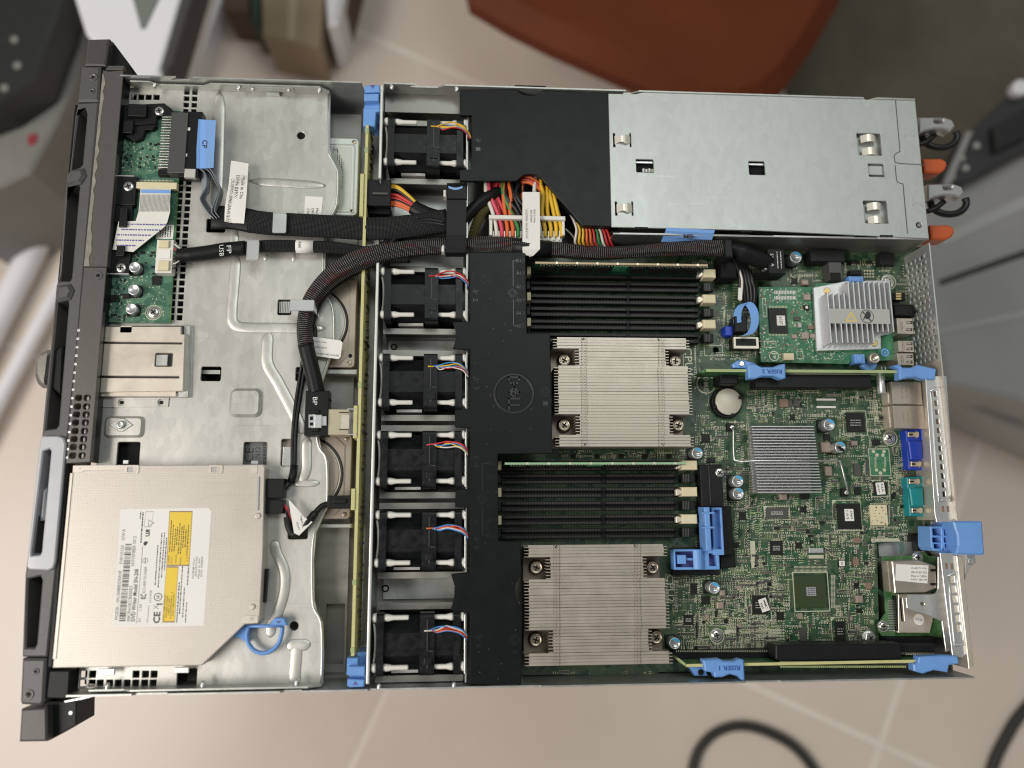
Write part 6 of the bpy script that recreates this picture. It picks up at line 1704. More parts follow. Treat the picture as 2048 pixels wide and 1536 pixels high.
for a in (20, 200, 290):
    MB().box(c.x + 10.5 * math.cos(math.radians(a)) - 1.4, c.y + 10.5 * math.sin(math.radians(a)) - 1.4, c.x + 10.5 * math.cos(math.radians(a)) + 1.4, c.y + 10.5 * math.sin(math.radians(a)) + 1.4, ZM, ZM + 5.6, bev=.4).build('holder_claw', 'black_plastic', mb)
c = W(1457.5, 803, ZM + 5.2)
MB().lathe(c.x, c.y, [(9.0, ZM + 1.6), (10.0, ZM + 2.4), (10.1, ZM + 4.8), (9.7, ZM + 5.2), (.01, ZM + 5.2)], 40).build('cell', mat('cell_metal', (.58, .55, .47), .5, .25, var=.03), bt)
for q in ((1780, 875), (1434, 1271), (1777, 563)):
    screw(mb, q[0], q[1], ZM, 10, h=2, washer=1.25)
    MB().prism(pcirc(q[0], q[1] + 1, 15, ZM + .1), ZM, ZM + .08, [pcirc(q[0], q[1] + 1, 13.4, ZM + .1)]).build('screw_ring', 'solder', mb)
    busy.append((q[0] - 17, q[1] - 17, q[0] + 17, q[1] + 17))
c = W(1742, 1276, ZM + 4)
MB().prism([(c.x + 4.2 * math.cos(math.radians(60 * k + 15)), c.y + 4.2 * math.sin(math.radians(60 * k + 15))) for k in range(6)], ZM + 1, ZM + 4, bev=.5).build('hex_screw', 'screw_steel', mb)
MB().cyl(c.x, c.y, ZM, ZM + 1, 5, 24).build('screw_washer', 'zinc_bright', mb)
for k in (0, 1):
    MB().box(c.x - 2, c.y - .4, c.x + 2, c.y + .4, ZM + 3.95, ZM + 4.1 + .02 * k, rot=.6 + k * math.pi / 2).build('cross_slot', 'dark_gap', mb)
busy.append((1724, 1258, 1762, 1294))

# ---- chips (photo boxes)
chip((1692, 826, 1731, 864), 1.0, '', outline=(1684, 821, 1736, 871))
chip((1674, 1008, 1724, 1058), 1.4, 'b', lab=(1698.5, 1030, 18, 23, 0, [('S965', 4.5, -6 + 6, 16, 4, -90), ('1.0.2', -3.5, 0, 17, 4, -90)]), outline=(1664, 1000, 1726, 1062), mark=False)
o = part('shield_can', (1740, 1010, 1777, 1050), ZM, ZM + 2, 'cream_plastic', .2)
r_ = random.Random(3); k = MB()
for i in range(26): x, y = r_.uniform(1742, 1774), r_.uniform(1012, 1048); k.pbox(x, y, x + r_.uniform(.8, 2.5), y + r_.uniform(.8, 2.5), ZM + 1.95, ZM + 2.04)
k.build('shield_hole', 'chip_grey', o, kind='stuff')
k = MB()
for i in range(18):
    k.pbox(1741 + i * 2, 1006, 1742 + i * 2, 1010, ZM, ZM + .6); k.pbox(1741 + i * 2, 1050, 1742 + i * 2, 1054, ZM, ZM + .6); k.pbox(1777, 1011 + i * 2.1, 1780, 1012 + i * 2.1, ZM, ZM + .6)
k.build('shield_pin', 'solder', o, kind='stuff')
chip((1540, 1082, 1566, 1110), 1.1); chip((1532, 1016, 1576, 1036), 1.0, 'lr', outline=(1527, 1012, 1581, 1040), m_='chip_grey')
bg = part('graphics_package', (1591, 1151, 1655, 1215), ZM, ZM + 1.6, mat('package_green', (.035, .055, .022), .35), .15)
MB().pbox(1613, 1174, 1633, 1192, ZM + 1.6, ZM + 2.5, bev=.15).build('die', mat('die_grey', (.40, .39, .44), .3, .3), bg)
w = MB()
for i in range(4): microtext(w, 1623, 1177 + i * 4, ZM + 2.52, 15, 1.4, 0, i)
w.build('lettering', 'chip_grey', bg)
MB().prism(prr(1584, 1144, 1661, 1223, ZM + .1, .1, 1), ZM, ZM + .08, [prr(1586, 1146, 1659, 1221, ZM + .1, .1, 1)]).build('silk_frame', 'solder', bg)
k = MB()
for i in range(28):
    for yy in (1139, 1132): k.pbox(1588 + i * 2.4, yy, 1589.3 + i * 2.4, yy + 4.5, ZM, ZM + .2)
    for xx in (1662, 1667): k.pbox(xx, 1150 + i * 2.4, xx + 3.5, 1151.3 + i * 2.4, ZM, ZM + .2)
k.build('pad_row', 'solder', bg, kind='stuff'); busy.append((1580, 1128, 1674, 1226))
chip((1504, 1191, 1536, 1229), 1.3, 'tb', lab=(1528, 1210, 16, 25, 17, [('IMMC', 3, -1, 17, 4.5, -72), ('300', -4, 1.5, 12, 4.5, -72)]), outline=(1490, 1176, 1544, 1242), pitch=2.6)
chip((1670, 1243, 1692, 1282), 1.1, 'tb', outline=(1661, 1234, 1700, 1287))
chip((1599, 1258, 1614, 1282), 1.2, 'lr', m_='chip_grey'); chip((1553, 1224, 1568, 1240), 1.2); chip((1367, 1230, 1387, 1250), 1.0)
chip((1403, 1194, 1420, 1208), 1.5, 'lr'); chip((1381, 1168, 1394, 1188), 1.3, 'lr'); chip((1676, 1121, 1691, 1134), 1.0, 'tb', lab=(1684, 1127, 11, 10, 0, [('50', 0, 0, 7, 5, -90)]), mark=False)
chip((1747, 965, 1775, 989), 1.3, 'l', lab=(1761, 977, 17, 23, 4, [('L2A', 4, -1, 15, 4, -86), ('J52P', -4, 0, 17, 4, -86)]), outline=(1740, 960, 1780, 994), mark=False)
chip((1744, 880, 1761, 890), 1.2, 'lr'); chip((1800, 976, 1812, 989), 1.2, 'tb', m_='chip_grey')
chip((1403, 868, 1420, 886), 1.0); chip((1414, 916, 1431, 925), 1.3, 'lr'); chip((1478, 1024, 1492, 1040), 1.0); chip((1600, 1013, 1613, 1025), 1.0)
chip((1591, 1085, 1604, 1097), 1.0); chip((1590, 805, 1604, 815), 1.0); chip((1580, 829, 1590, 840), 1.0); chip((1568, 800, 1585, 812), 1.4, '', m_='chip_grey')
chip((1560, 798, 1577, 814), 1.8, '', m_='brown_part'); chip((1588, 798, 1600, 813), 1.6, '', m_='chip_grey'); chip((1648, 868, 1661, 881), 1.6, 'tb')
chip((1708, 928, 1723, 952), 1.4, '', m_='chip_grey'); chip((1709, 974, 1722, 990), 1.2, ''); chip((1707, 1075, 1722, 1086), 1.2, 'lr', m_='brown_part')
chip((1600, 987, 1618, 998), 1.3, ''); chip((1706, 1117, 1719, 1131), 1.3, 'tb', m_='brown_part'); chip((1713, 1217, 1724, 1226), 1.1); chip((1708, 1166, 1718, 1177), 1.0)
chip((1731, 1165, 1744, 1178), 1.2, 'lr', m_='brown_part'); chip((1583, 556, 1595, 568), 1.0); chip((1466, 1085, 1478, 1095), 1, 'lr')
for q in ((1712, 1191, 1728, 1206), (1642, 884, 1663, 905), (1650, 932, 1666, 952), (1433, 1204, 1449, 1218), (1440, 1180, 1452, 1192), (1604, 558, 1619, 570), (1560, 988, 1576, 1000), (1703, 881, 1717, 891)):
    part('inductor', q, ZM, ZM + 3, 'tan_part', 1.0)
for i in range(5):
    chip((1141 + i * 48, 908, 1150 + i * 48, 917), 1.0, '', mark=False)
o = part('crystal', (1618, 1096, 1648, 1106), ZM, ZM + 2, 'zinc_bright', .5); part('crystal', (1618, 1110, 1648, 1117), ZM, ZM + 1.4, 'solder', .2)
# flat cable socket footprint near the riser
part('mezzanine_socket', (1634, 797, 1672, 801), ZM, ZM + 1.2, 'paper', .1); part('mezzanine_socket', (1634, 812, 1672, 816), ZM, ZM + 1.2, 'paper', .1)
busy.append((1625, 792, 1682, 820))
# unpopulated footprint with bare pads
fp = part('bare_footprint', (1736, 897, 1783, 952), ZM, ZM + .06, 'pcb_raid', 0)
MB().prism(prr(1736, 897, 1783, 952, ZM + .1, .1, 1), ZM, ZM + .12, [prr(1737.5, 898.5, 1781.5, 950.5, ZM + .1, .1, 1)]).build('silk_frame', 'solder', fp)
for q in ((1747, 903), (1768, 903), (1761, 946), (1753, 940), (1769, 940), (1754, 910), (1766, 910)): MB().pcyl(*q, ZM, ZM + .2, 3.4, 14).build('bare_pad', 'solder', fp)
k = MB()
for i in range(11):
    for x in (1749, 1768): k.pbox(x, 914 + i * 2, x + 4, 915 + i * 2, ZM, ZM + .2)
k.build('pad_row', 'solder', fp, kind='stuff')

# ---- sockets and plugs along the top edge
o = part('black_socket', (1620, 498, 1691, 524), ZM, 21, 'black_plastic', .6)
for x in (1633, 1657): MB().pbox(x, 506, x + 20, 514, 21, 21.15).build('socket_opening', 'dark_gap', o)
o = part('sata_socket', (1657, 519, 1686, 560), ZM, 20, 'chip_grey', .6); MB().pbox(1660, 545, 1682, 560, 19.9, 20.2).build('socket_opening', 'dark_gap', o)
for q in ((1700, 540, 1724, 550), (1758, 505, 1790, 530)): part('pin_header', q, ZM, 15, 'black_plastic', .4)
hp = MB()
for i in range(4):
    for j in range(3): hp.pbox(1728 + i * 5.6, 540 + j * 6, 1731 + i * 5.6, 543 + j * 6, ZM, ZM + 2)
hp.build('header_pin', 'solder', mb, kind='stuff'); busy.append((1722, 535, 1752, 560))
o = part('front_usb_socket', (1467, 674, 1518, 697), ZM, 20, 'black_plastic', .5)
MB().prism(prr(1467, 674, 1518, 697, 20.3, .5, 2), 18, 20.3, [prr(1471, 677, 1513, 692, 20.3, .3, 2)]).build('socket_shell', 'steel_warm', o)
part('audio_jack', (1788, 608, 1830, 632), ZM, 18, 'black_plastic', 1.5)
MB().pcyl(1826, 621, 14, 17, 8, 16).build('jack_barrel', 'black_matte', mb)
o = part('dip_block', (1783, 585, 1812, 600), ZM, 15, 'black_plastic', .5)
for i in range(3): MB().pbox(1792, 585.5 + i * 5, 1803, 589 + i * 5, 15, 16, bev=.2).build('gold_contact', 'gold', o)
mat('port_shell', (.55, .49, .42), .32, .75, var=.08, vscale=60, stretch=(.2, 1, 1))
def usb(q):
    o = part('usb_port', q, ZM, 24, 'port_shell', .5)
    for yy in ((q[1] + q[3]) / 2 - (q[3] - q[1]) * .22, (q[1] + q[3]) / 2 + (q[3] - q[1]) * .22):
        MB().pprism([(q[2] - 16, yy - 1.8), (q[2] - 4, yy - 3), (q[2] - 4, yy + 3), (q[2] - 16, yy + 1.8), (q[2] - 16, yy + .8), (q[2] - 6, yy + 1.6), (q[2] - 6, yy - 1.6), (q[2] - 16, yy - .8)], 24, 24.2).build('spring_slit', 'dark_gap', o)
    w = MB(); microtext(w, q[0] + 9, (q[1] + q[3]) / 2, 24.1, 18, 1.4, -90); microtext(w, q[0] + 12, (q[1] + q[3]) / 2, 24.1, 14, 1.4, -90); w.build('lettering', 'brown_part', o)
usb((1793, 636, 1828, 668)); usb((1796, 681, 1829, 704)); usb((1794, 706, 1829, 731))
for q in ((1782, 763, 1846, 809), (1785, 810.5, 1852, 857)):
    o = part('network_port', q, ZM, 23, 'port_shell', .5)
    MB().pbox(q[0] - 9, q[1] + 2, q[0], q[3] - 2, ZM, 18, bev=.5).build('port_step', 'steel_warm', o)
    w = MB()
    for i in range(2): microtext(w, q[0] + 22 + i * 9, (q[1] + q[3]) / 2, 23.1, 22, 2.6, -90, i)
    w.build('lettering', 'tan_part', o)
    for i in range(2): MB().pbox(q[0] - 6, q[1] + 9 + i * 16, q[0] - 4, q[1] + 19 + i * 16, 18, 18.2).build('port_slit', 'paper', o)
def dsub(pts, y0, y1, x0, x1, m_, nm):
    busy.append((x0, y0, x1, y1))
    o = MB().pprism([(x0, y0 + 3), (x0 + 26, y0 + 1), (x0 + 28, y0), (x1 - 6, y0), (x1, y1 - 5), (x1 - 2, y1), (x0 + 6, y1 - 2)], ZM, 17, bev=.6).build(nm, m_, mb)
    MB().pprism([(x0 + 5, y0 + 24), (x0 + 32, y0 + 23), (x0 + 35, y1 - 24), (x0 + 10, y1 - 22)], 17, 20, bev=.7).build('port_hood', m_, o)
    MB().pprism([(x1 - 18, y0), (x1 - 7, y0), (x1 - 1, y1), (x1 - 11, y1)], 17, 19, bev=.5).build('port_flange', m_, o)
    for y in (y0 + 11, y1 - 13):
        d = (y - y0) * .09
        j = MB().pprism([(x0 + 4 + d, y - 5), (x0 + 17 + d, y - 5), (x0 + 22 + d, y - 7), (x0 + 26 + d, y - 4), (x0 + 26 + d, y + 4), (x0 + 22 + d, y + 7), (x0 + 17 + d, y + 5), (x0 + 4 + d, y + 5)], 17, 19, bev=.5).build('jack_screw', 'port_shell', o)
        MB().pbox(x0 + 5 + d, y - 1.5, x0 + 13 + d, y + 1.5, 19, 19.2).build('jack_slit', 'dark_gap', o)
    return o
dsub(None, 858, 941, 1812, 1860, 'vga_blue', 'video_port')
o = dsub(None, 952, 1034, 1814, 1872, 'com_teal', 'serial_port')
k = MB()
for i in range(5): MB().pbox(1822 + i, 975 + i * 6.5, 1829 + i, 979 + i * 6.5, 17, 18.5, bev=.3).build('port_pin', 'zinc_bright', o)

# ---- retention bracket: black base with blue levers, lower left of the chipset
rt = thing('riser_guide', 'black plastic guide with two blue release levers beside the lower memory slots', 'bracket', W(1420, 1040, ZM))
for q, z in (((1399, 929, 1448, 1014), 21), ((1398, 1012, 1468, 1110), 18), ((1344, 1096, 1440, 1150), 15), ((1440, 1100, 1472, 1135), 13)):
    MB().pbox(*q, ZM, z, bev=.7).build('base', 'black_plastic', rt); busy.append(q)
MB().pbox(1418, 930, 1421, 1010, 21, 21.6, bev=.2).build('base_ridge', 'chip_grey', rt)
screw(rt, 1440, 945, 21, 9, h=1.4)
MB().pbox(1408, 1014, 1424, 1102, 18, 32, bev=.8).build('tall_lever', 'blue_plastic', rt)
fr_ = MB().prism(prr(1423, 1015, 1449, 1110, 26, .5, 2), 18, 26, [prr(1428, 1020, 1444, 1098, 26, .3, 2)], bev=.4).build('lever_frame', 'blue_plastic', rt)
MB().pbox(1427, 1019, 1445, 1099, 19, 20.5).build('frame_floor', 'blue_plastic', rt)
for y in (1024, 1053): MB().pbox(1405, y, 1430, y + 4, 27, 32.6, bev=.5).build('lever_tab', 'blue_plastic', rt)
MB().prism(prr(1347, 1099, 1440, 1139, 24, .5, 2), 15, 24, [prr(1351, 1103, 1399, 1134, 24, .3, 2), prr(1418, 1107, 1434, 1132, 24, .3, 2)], bev=.4).build('lower_frame', 'blue_plastic', rt)
MB().pbox(1350, 1102, 1436, 1135, 15, 17).build('frame_floor', 'ink_blue', rt)
MB().pbox(1355, 1110, 1373, 1128, 17, 25, bev=.6).build('push_pad', 'blue_plastic', rt)
m = MB(); rows = []
for k in range(9):
    u = k / 8; p, q = W(1386 + 24 * u, 1100, 25), W(1388 + 24 * u, 1138, 25); dz = 3.0 * math.sin(math.pi * (u + .15))
    rows.append(((p.x, p.y, 24 + dz), (q.x, q.y, 24 + dz)))
m.sheet(rows, .8); m.build('curved_grip', 'blue_plastic', rt)
MB().pbox(1372, 1116, 1390, 1121, 20, 23, bev=.4).build('link_bar', 'blue_plastic', rt)

# ---- storage card standing above the board, with its finned heatsink
rc = thing('storage_controller_card', 'bright green plug-in card with a silver finned heatsink and warning sticker', 'expansion card', W(1640, 640, ZM))
ZR = 17.0
MB().pprism([(1517, 574), (1630, 574), (1632, 566), (1782, 566), (1788, 720), (1700, 724), (1698, 728), (1522, 724)], ZR - 1.5, ZR, bev=.1).build('board', 'pcb_raid', rc)
busy.append((1514, 562, 1792, 732))
for q in ((1525, 585), (1600, 715), (1780, 710)): MB().pcyl(*q, ZM, ZR - 1.5, 7, 12).build('standoff', 'zinc', rc)
o = MB().pbox(1537, 616, 1576, 667, ZR, ZR + 1.5, bev=.15).build('chip', 'chip_black', rc)
MB().pbox(1553, 631, 1571, 651, ZR + 1.5, ZR + 1.65).build('chip_label', 'paper', o)
ltext(MB(), 'b127', 1562, 641, ZR + 1.68, 15, 6, -90, bold=.02).build('chip_lettering', 'ink', o)
k = MB()
for i in range(13):
    k.pbox(1538 + i * 2.9, 611.5, 1539.5 + i * 2.9, 616, ZR, ZR + .4); k.pbox(1538 + i * 2.9, 667, 1539.5 + i * 2.9, 671, ZR, ZR + .4)
k.build('pin_row', 'solder', o, kind='stuff')
k = MB()
for i in range(14):
    for y in (581, 592): k.pbox(1549 + i * 3.1, y, 1550.8 + i * 3.1, y + 7, ZR, ZR + .5)
k.build('pad_row', 'paper', rc, kind='stuff')
for q, m_ in (((1607, 588, 1622, 600), 'tan_part'), ((1603, 664, 1619, 678), 'tan_part'), ((1584, 668, 1595, 677), 'tan_part'), ((1620, 667, 1631, 676), 'tan_part'), ((1616, 650, 1628, 658), 'brown_part'), ((1596, 645, 1604, 655), 'case_grey'), ((1608, 610, 1619, 620), 'chip_black'), ((1589, 633, 1600, 641), 'chip_grey')):
    MB().pbox(*q, ZR, ZR + 1.6, bev=.4).build('inductor' if m_ == 'tan_part' else 'small_chip', m_, rc)
MB().pbox(1611, 612, 1616, 617, ZR + 1.6, ZR + 1.7).build('chip_label', 'paper', rc)
MB().pbox(1568, 706, 1589, 720, ZR, ZR + 3.5, bev=.4).build('white_socket', 'cream_plastic', rc)
sk_ = MB(); sk_.prism(pcirc(1548, 712, 10, ZR + .1), ZR, ZR + .1, [pcirc(1548, 712, 8.4, ZR + .1)]); ltext(sk_, 'e1', 1548, 712, ZR + .08, 11, 8, 90, bold=.02)
for q in ((1528, 682, 1553, 695), (1593, 702, 1607, 718), (1524, 596, 1534, 634)):
    sk_.prism(prr(*q, ZR + .1, .1, 1), ZR, ZR + .1, [prr(q[0] + 1, q[1] + 1, q[2] - 1, q[3] - 1, ZR + .1, .1, 1)])
sk_.build('silk_print', 'solder', rc, kind='stuff')
sm = MB(); rnd_parts(sm, 1520, 578, 1628, 720, ZR, 60, 31, .4, 1.1, .2, .8, avoid=((1532, 606, 1582, 674), (1546, 578, 1596, 600))); sm.build('small_component', 'brown_part', rc, kind='stuff')
sm = MB(); rnd_parts(sm, 1520, 578, 1632, 722, ZR, 260, 32, .2, .7, .05, .3, avoid=((1532, 606, 1582, 674),)); rnd_parts(sm, 1632, 702, 1690, 720, ZR, 60, 33, .2, .6, .05, .2); sm.build('solder_pad', 'solder', rc, kind='stuff')
# its heatsink
ZF = 30.0
hb = MB().pprism([(1627, 575), (1692, 562), (1780, 560), (1786, 665), (1762, 672), (1762, 698), (1634, 702)], ZR + 1.5, ZR + 4, bev=.3).build('heatsink', 'alu', rc)
fx = [1655, 1666, 1677.5, 1688] + [1696 + i * 10.3 for i in range(9)]
for i, x in enumerate(fx):
    ya = 586 if i < 4 else 563
    yb2_ = 686 if x < 1746 else 664
    p, q = W(x, ya, ZF), W(x, yb2_, ZF)
    MB().box(p.x - .55, q.y, p.x + .55, p.y, ZR + 4, ZF, bev=.2).build('fin', 'alu', hb)
for q in ((1655, 581), (1750, 686)): MB().pcyl(*q, ZR + 4, ZR + 5.2, 6.5, 20, bev=.4).build('spring_pin', 'gold', hb)
for q in ((1770, 705),): 
    MB().prism(pcirc(*q, 8, ZR + .2), ZR, ZR + .3, [pcirc(*q, 5, ZR + .2)]).build('blue_ring', 'blue_plastic', rc); MB().pcyl(*q, ZR, ZR + .4, 2.5, 12).build('ring_dot', 'blue_plastic', rc)
wl = MB().pbox(1657, 617, 1781, 648, ZF, ZF + .15).build('warning_sticker', mat('sticker_pale', (.42, .42, .41), .45), rc)
w = MB(); a = [PXY(1702, 623, ZF), PXY(1714, 643, ZF), PXY(1691, 643, ZF)]; cen = (sum(p[0] for p in a) / 3, sum(p[1] for p in a) / 3)
w.prism(a, ZF + .1, ZF + .2, [[(cen[0] + (x - cen[0]) * .72, cen[1] + (y - cen[1]) * .72) for x, y in a]]); w.pbox(1701.3, 630, 1703, 637, ZF + .1, ZF + .2); w.pbox(1701.3, 638.3, 1703, 640, ZF + .1, ZF + .2)
w.build('warning_triangle', 'yellow_paper', wl)
w = MB(); w.prism(pcirc(1734, 633, 13.5, ZF, 36), ZF + .1, ZF + .2, [pcirc(1734, 633, 12.2, ZF, 36)])
w.pprism([(1733, 623), (1737, 622), (1741, 626), (1742, 632), (1739, 637), (1734, 639), (1730, 636), (1728, 640), (1726, 639), (1729, 632), (1731, 627)], ZF + .1, ZF + .2)
w.pprism([(1724, 624), (1725.5, 622.5), (1744, 642), (1742.5, 643.5)], ZF + .15, ZF + .22)
w.build('no_touch_sign', 'ink', wl)
# blue clips round that card
for q in ((1698, 552, 1728, 566), (1709, 708, 1731, 727)):
    o = MB().pbox(*q, ZR - 4, ZR + 5, bev=.6).build('card_clip', 'blue_plastic', rc)
    MB().pbox(q[0] + 5, q[1] + 3, q[2] - 6, q[3] - 3, ZR + 5, ZR + 6, bev=.3).build('clip_lug', 'blue_plastic', o)
c = W(1750, 716, ZR + 6)
MB().lathe(c.x, c.y, [(4.2, ZR - 2), (4.2, ZR + 5.5), (3.8, ZR + 6), (2.6, ZR + 6), (2.4, ZR + 3), (.01, ZR + 3)], 24).build('standoff_tube', 'port_shell', rc)
MB().prism(circ(c.x - 1, c.y - 2.5, 6.5, 24), ZR - 5, ZR - 1, bev=.8).build('clip_base', 'blue_plastic', rc)

# ---- risers
mat('lettering_blue', (.025, .08, .30), .5)
r2 = thing('riser_card', 'upper riser card with RISER 2 handle, standing upright beside the storage card', 'riser card', W(1640, 741, ZM), 'riser cards standing on the motherboard')
zr = 36
p, q = W(1412, 741, zr), W(1868, 741, zr)
MB().box(p.x, p.y - 1.0, q.x, p.y + 1.0, 14, zr).build('board', 'pcb_mgmt', r2)
MB().box(p.x, p.y - 1.05, q.x, p.y + 1.05, zr - .02, zr + .3).build('top_edge', 'riser_edge', r2)
MB().pprism([(1398, 745), (1412, 737), (1420, 737), (1412, 745)], 20, 34).build('board_tip', 'pcb_mgmt', r2)
o = MB().pprism([(1496, 729), (1503, 727), (1511, 728), (1524, 734), (1546, 734), (1560, 729), (1571, 727), (1572, 756), (1564, 758), (1549, 752), (1526, 752), (1512, 757), (1498, 757)], 33, 40, bev=.9).build('handle', 'blue_plastic', r2)
ltext(MB(), 'RISER 2', 1544, 743, 40.05, 40, 8.5, 180, bold=.03).build('lettering', 'lettering_blue', o)
o = MB().pprism([(1465, 728), (1475, 721), (1490, 720), (1512, 727), (1514, 736), (1468, 736)], 30, 35, bev=.8).build('clip', 'blue_plastic', r2)
MB().pcyl(1484, 727, 35, 36.4, 5.5, 18, bev=.5).build('clip_stud', 'screw_steel', o)
o = MB().pprism([(1786, 731), (1800, 728), (1806, 735), (1828, 735), (1836, 729), (1866, 736), (1873, 738), (1871, 759), (1848, 758), (1835, 754), (1815, 755), (1804, 759), (1799, 758), (1799, 738)], 33, 40, bev=.9).build('handle', 'blue_plastic', r2)
MB().pbox(1510, 748, 1744, 776, 18, 30, bev=.6).build('card_slot', 'black_plastic', r2)
MB().pbox(1440, 746, 1477, 768, 10, 26, bev=.8).build('end_block', 'black_plastic', r2)
k = MB()
for i in range(80): k.pbox(1566 + i * 2.4, 745, 1567.3 + i * 2.4, 748, 28, 32)
k.build('solder_pin', 'solder', r2, kind='stuff')
busy += [(1400, 715, 1880, 780)]
cp_ = W(1767, 768, 24)
MB().tube([(cp_.x, cp_.y - 7, 21), (cp_.x, cp_.y - 6.6, 21), (cp_.x, cp_.y + 6, 21), (cp_.x, cp_.y + 7, 21)], [2.8, 3.3, 3.3, 2.8], 18).build('lying_capacitor', 'alu', r2)
MB().tube([(cp_.x + .8, cp_.y - 6.4, 21.1), (cp_.x + .8, cp_.y + 3, 21.1)], 3.0, 14).build('capacitor_sleeve', 'wire_black', r2)
for x in (1763, 1770): MB().pbox(x, 733, x + 2, 741, 36, 37.2).build('board_lead', 'screw_steel', r2)

r1 = thing('riser_card', 'lower riser card with RISER 1 handle, standing along the bottom edge of the motherboard', 'riser card', W(1600, 1330, ZM), 'riser cards standing on the motherboard')
p, q = W(1372, 1331, zr), W(1885, 1331, zr)
MB().box(p.x, p.y - .9, q.x, p.y + .9, 14, zr).build('board', 'pcb_mgmt', r1)
MB().box(p.x, p.y - .95, q.x, p.y + .95, zr - .02, zr + .3).build('top_edge', 'backplane_edge', r1)
MB().pprism([(1355, 1319), (1357, 1316), (1374, 1329), (1371, 1333)], 20, 35).build('board_tip', 'riser_edge', r1)
MB().pprism([(1552, 1290), (1802, 1287), (1804, 1319), (1560, 1323), (1552, 1318)], 18, 34, bev=.7).build('card_slot', 'black_plastic', r1)
MB().pbox(1800, 1288, 1870, 1304, 12, 28, bev=.6).build('slot_end', 'black_plastic', r1)
MB().pbox(1774, 1276, 1872, 1288, 9, 20, bev=.5).build('lower_slot', 'black_matte', r1)
k = MB()
for i in range(60): k.pbox(1562 + i * 4.2, 1323, 1564 + i * 4.2, 1326.5, 34.5, 36.2)
for i in range(60): k.pbox(1562 + i * 4.2, 1331.5, 1564.3 + i * 4.2, 1335.5, 34.6, 36.1)
k.build('solder_pin', 'riser_edge', r1, kind='stuff')
k = MB()
for i in range(16): k.pbox(1812 + i * 3.6, 1307, 1814 + i * 3.6, 1310, 26, 28)
k.build('solder_pin', 'solder', r1, kind='stuff')
hp_ = [(345, 1040), (480, 1034), (520, 1052), (600, 1052), (640, 1034), (672, 1040), (680, 1212), (650, 1200), (628, 1170), (560, 1154), (500, 1178), (440, 1180), (432, 1145), (362, 1130)]
o = MB().pprism([(1320 + x / 4, 1060 + y / 4) for x, y in hp_], 33, 40, bev=.9).build('handle', 'blue_plastic', r1)
ltext(MB(), 'RISER 1', 1459, 1336, 40.05, 42, 9, 180, bold=.03).build('lettering', 'lettering_blue', o)
o = MB().pprism([(1379, 1332), (1412, 1334), (1416, 1352), (1390, 1352)], 24, 31, bev=.8).build('clip', 'blue_plastic', r1)
MB().pcyl(1402, 1345, 31, 32.2, 5.5, 18, bev=.5).build('clip_stud', 'black_plastic', o)
hp_ = [(1210, 1015), (1390, 1005), (1500, 1008), (1522, 1016), (1530, 1072), (1452, 1080), (1440, 1140), (1330, 1122), (1240, 1150), (1170, 1130), (1165, 1075), (1202, 1062)]
MB().pprism([(1536 + x / 4, 1060 + y / 4) for x, y in hp_], 33, 40, bev=.9).build('handle', 'blue_plastic', r1)
o = part('riser_socket', (1346, 1303, 1552, 1321), ZM, 18, 'black_plastic', .4)
k = MB()
for i in range(46): k.pbox(1352 + i * 4.3, 1301, 1354 + i * 4.3, 1304, 17.8, 18.2)
k.build('contact_row', 'solder', o, kind='stuff')

# ---- management card at the lower right
mc = thing('management_card', 'small green card with a steel network jack and memory card slot', 'expansion card', W(1820, 1200, ZM - 2))
ZG = 12.0
MB().pprism([(1765, 1114), (1826, 1111), (1832, 1104), (1850, 1104), (1858, 1112), (1880, 1112), (1884, 1275), (1764, 1272), (1757, 1262), (1759, 1245), (1772, 1225)], ZG - 1.5, ZG, bev=.1).build('board', 'pcb_mgmt', mc)
for q in ((1837, 1115), (1768, 1253)):
    screw(mc, *q, ZG, 8.5, h=1.8, washer=1.3)
sh2 = MB().pprism([(1784, 1123), (1836, 1120), (1858, 1127), (1872, 1132), (1874, 1176), (1852, 1185), (1790, 1186)], ZG, 26, bev=.6).build('network_jack', 'port_shell', mc)
MB().pbox(1774, 1122, 1786, 1183, ZG, 20, bev=.6).build('jack_step', 'port_shell', mc)
for y in (1138, 1166): MB().pbox(1861, y, 1872, y + 5, 26, 26.3).build('jack_slit', 'dark_gap', sh2)
MB().pprism([(1792, 1128), (1857, 1131), (1855, 1167), (1791, 1161)], 26, 26.15).build('jack_label', 'paper', sh2)
w = MB()
for i, tx in enumerate(('CN-0JR2TM-13740', '28H-01AO-A02', 'Made In CHINA', 'DP/N  0JR27M')): ltext(w, tx, 1838, 1137 + i * 7.6, 26.2, 31, 4.4, -2)
w.build('lettering', 'ink', sh2)
ss = MB().pprism([(1797, 1189), (1864, 1186), (1866, 1240), (1860, 1266), (1797, 1266)], ZG, 16, [prr(1799, 1196, 1809, 1243, 16, .4, 2)], bev=.35).build('card_slot', 'steel_warm', mc)
MB().pbox(1797, 1194, 1811, 1246, ZG + .3, ZG + 1.2).build('slot_dark', 'dark_gap', mc)
MB().pbox(1789, 1192, 1797, 1262, ZG, 15.5, bev=.4).build('slot_edge', 'black_plastic', mc)
k = MB()
for i in range(13): k.pbox(1777, 1200 + i * 5, 1790, 1202.5 + i * 5, ZG, ZG + .8)
k.build('pin_row', 'screw_steel', mc, kind='stuff')
MB().pcyl(1838, 1239, 16, 16.15, 10.5, 28).build('round_sticker', 'paper', ss)
ltext(MB(), 'PASS', 1838, 1239, 16.2, 14, 4, -10).build('lettering', 'ink_blue', ss)
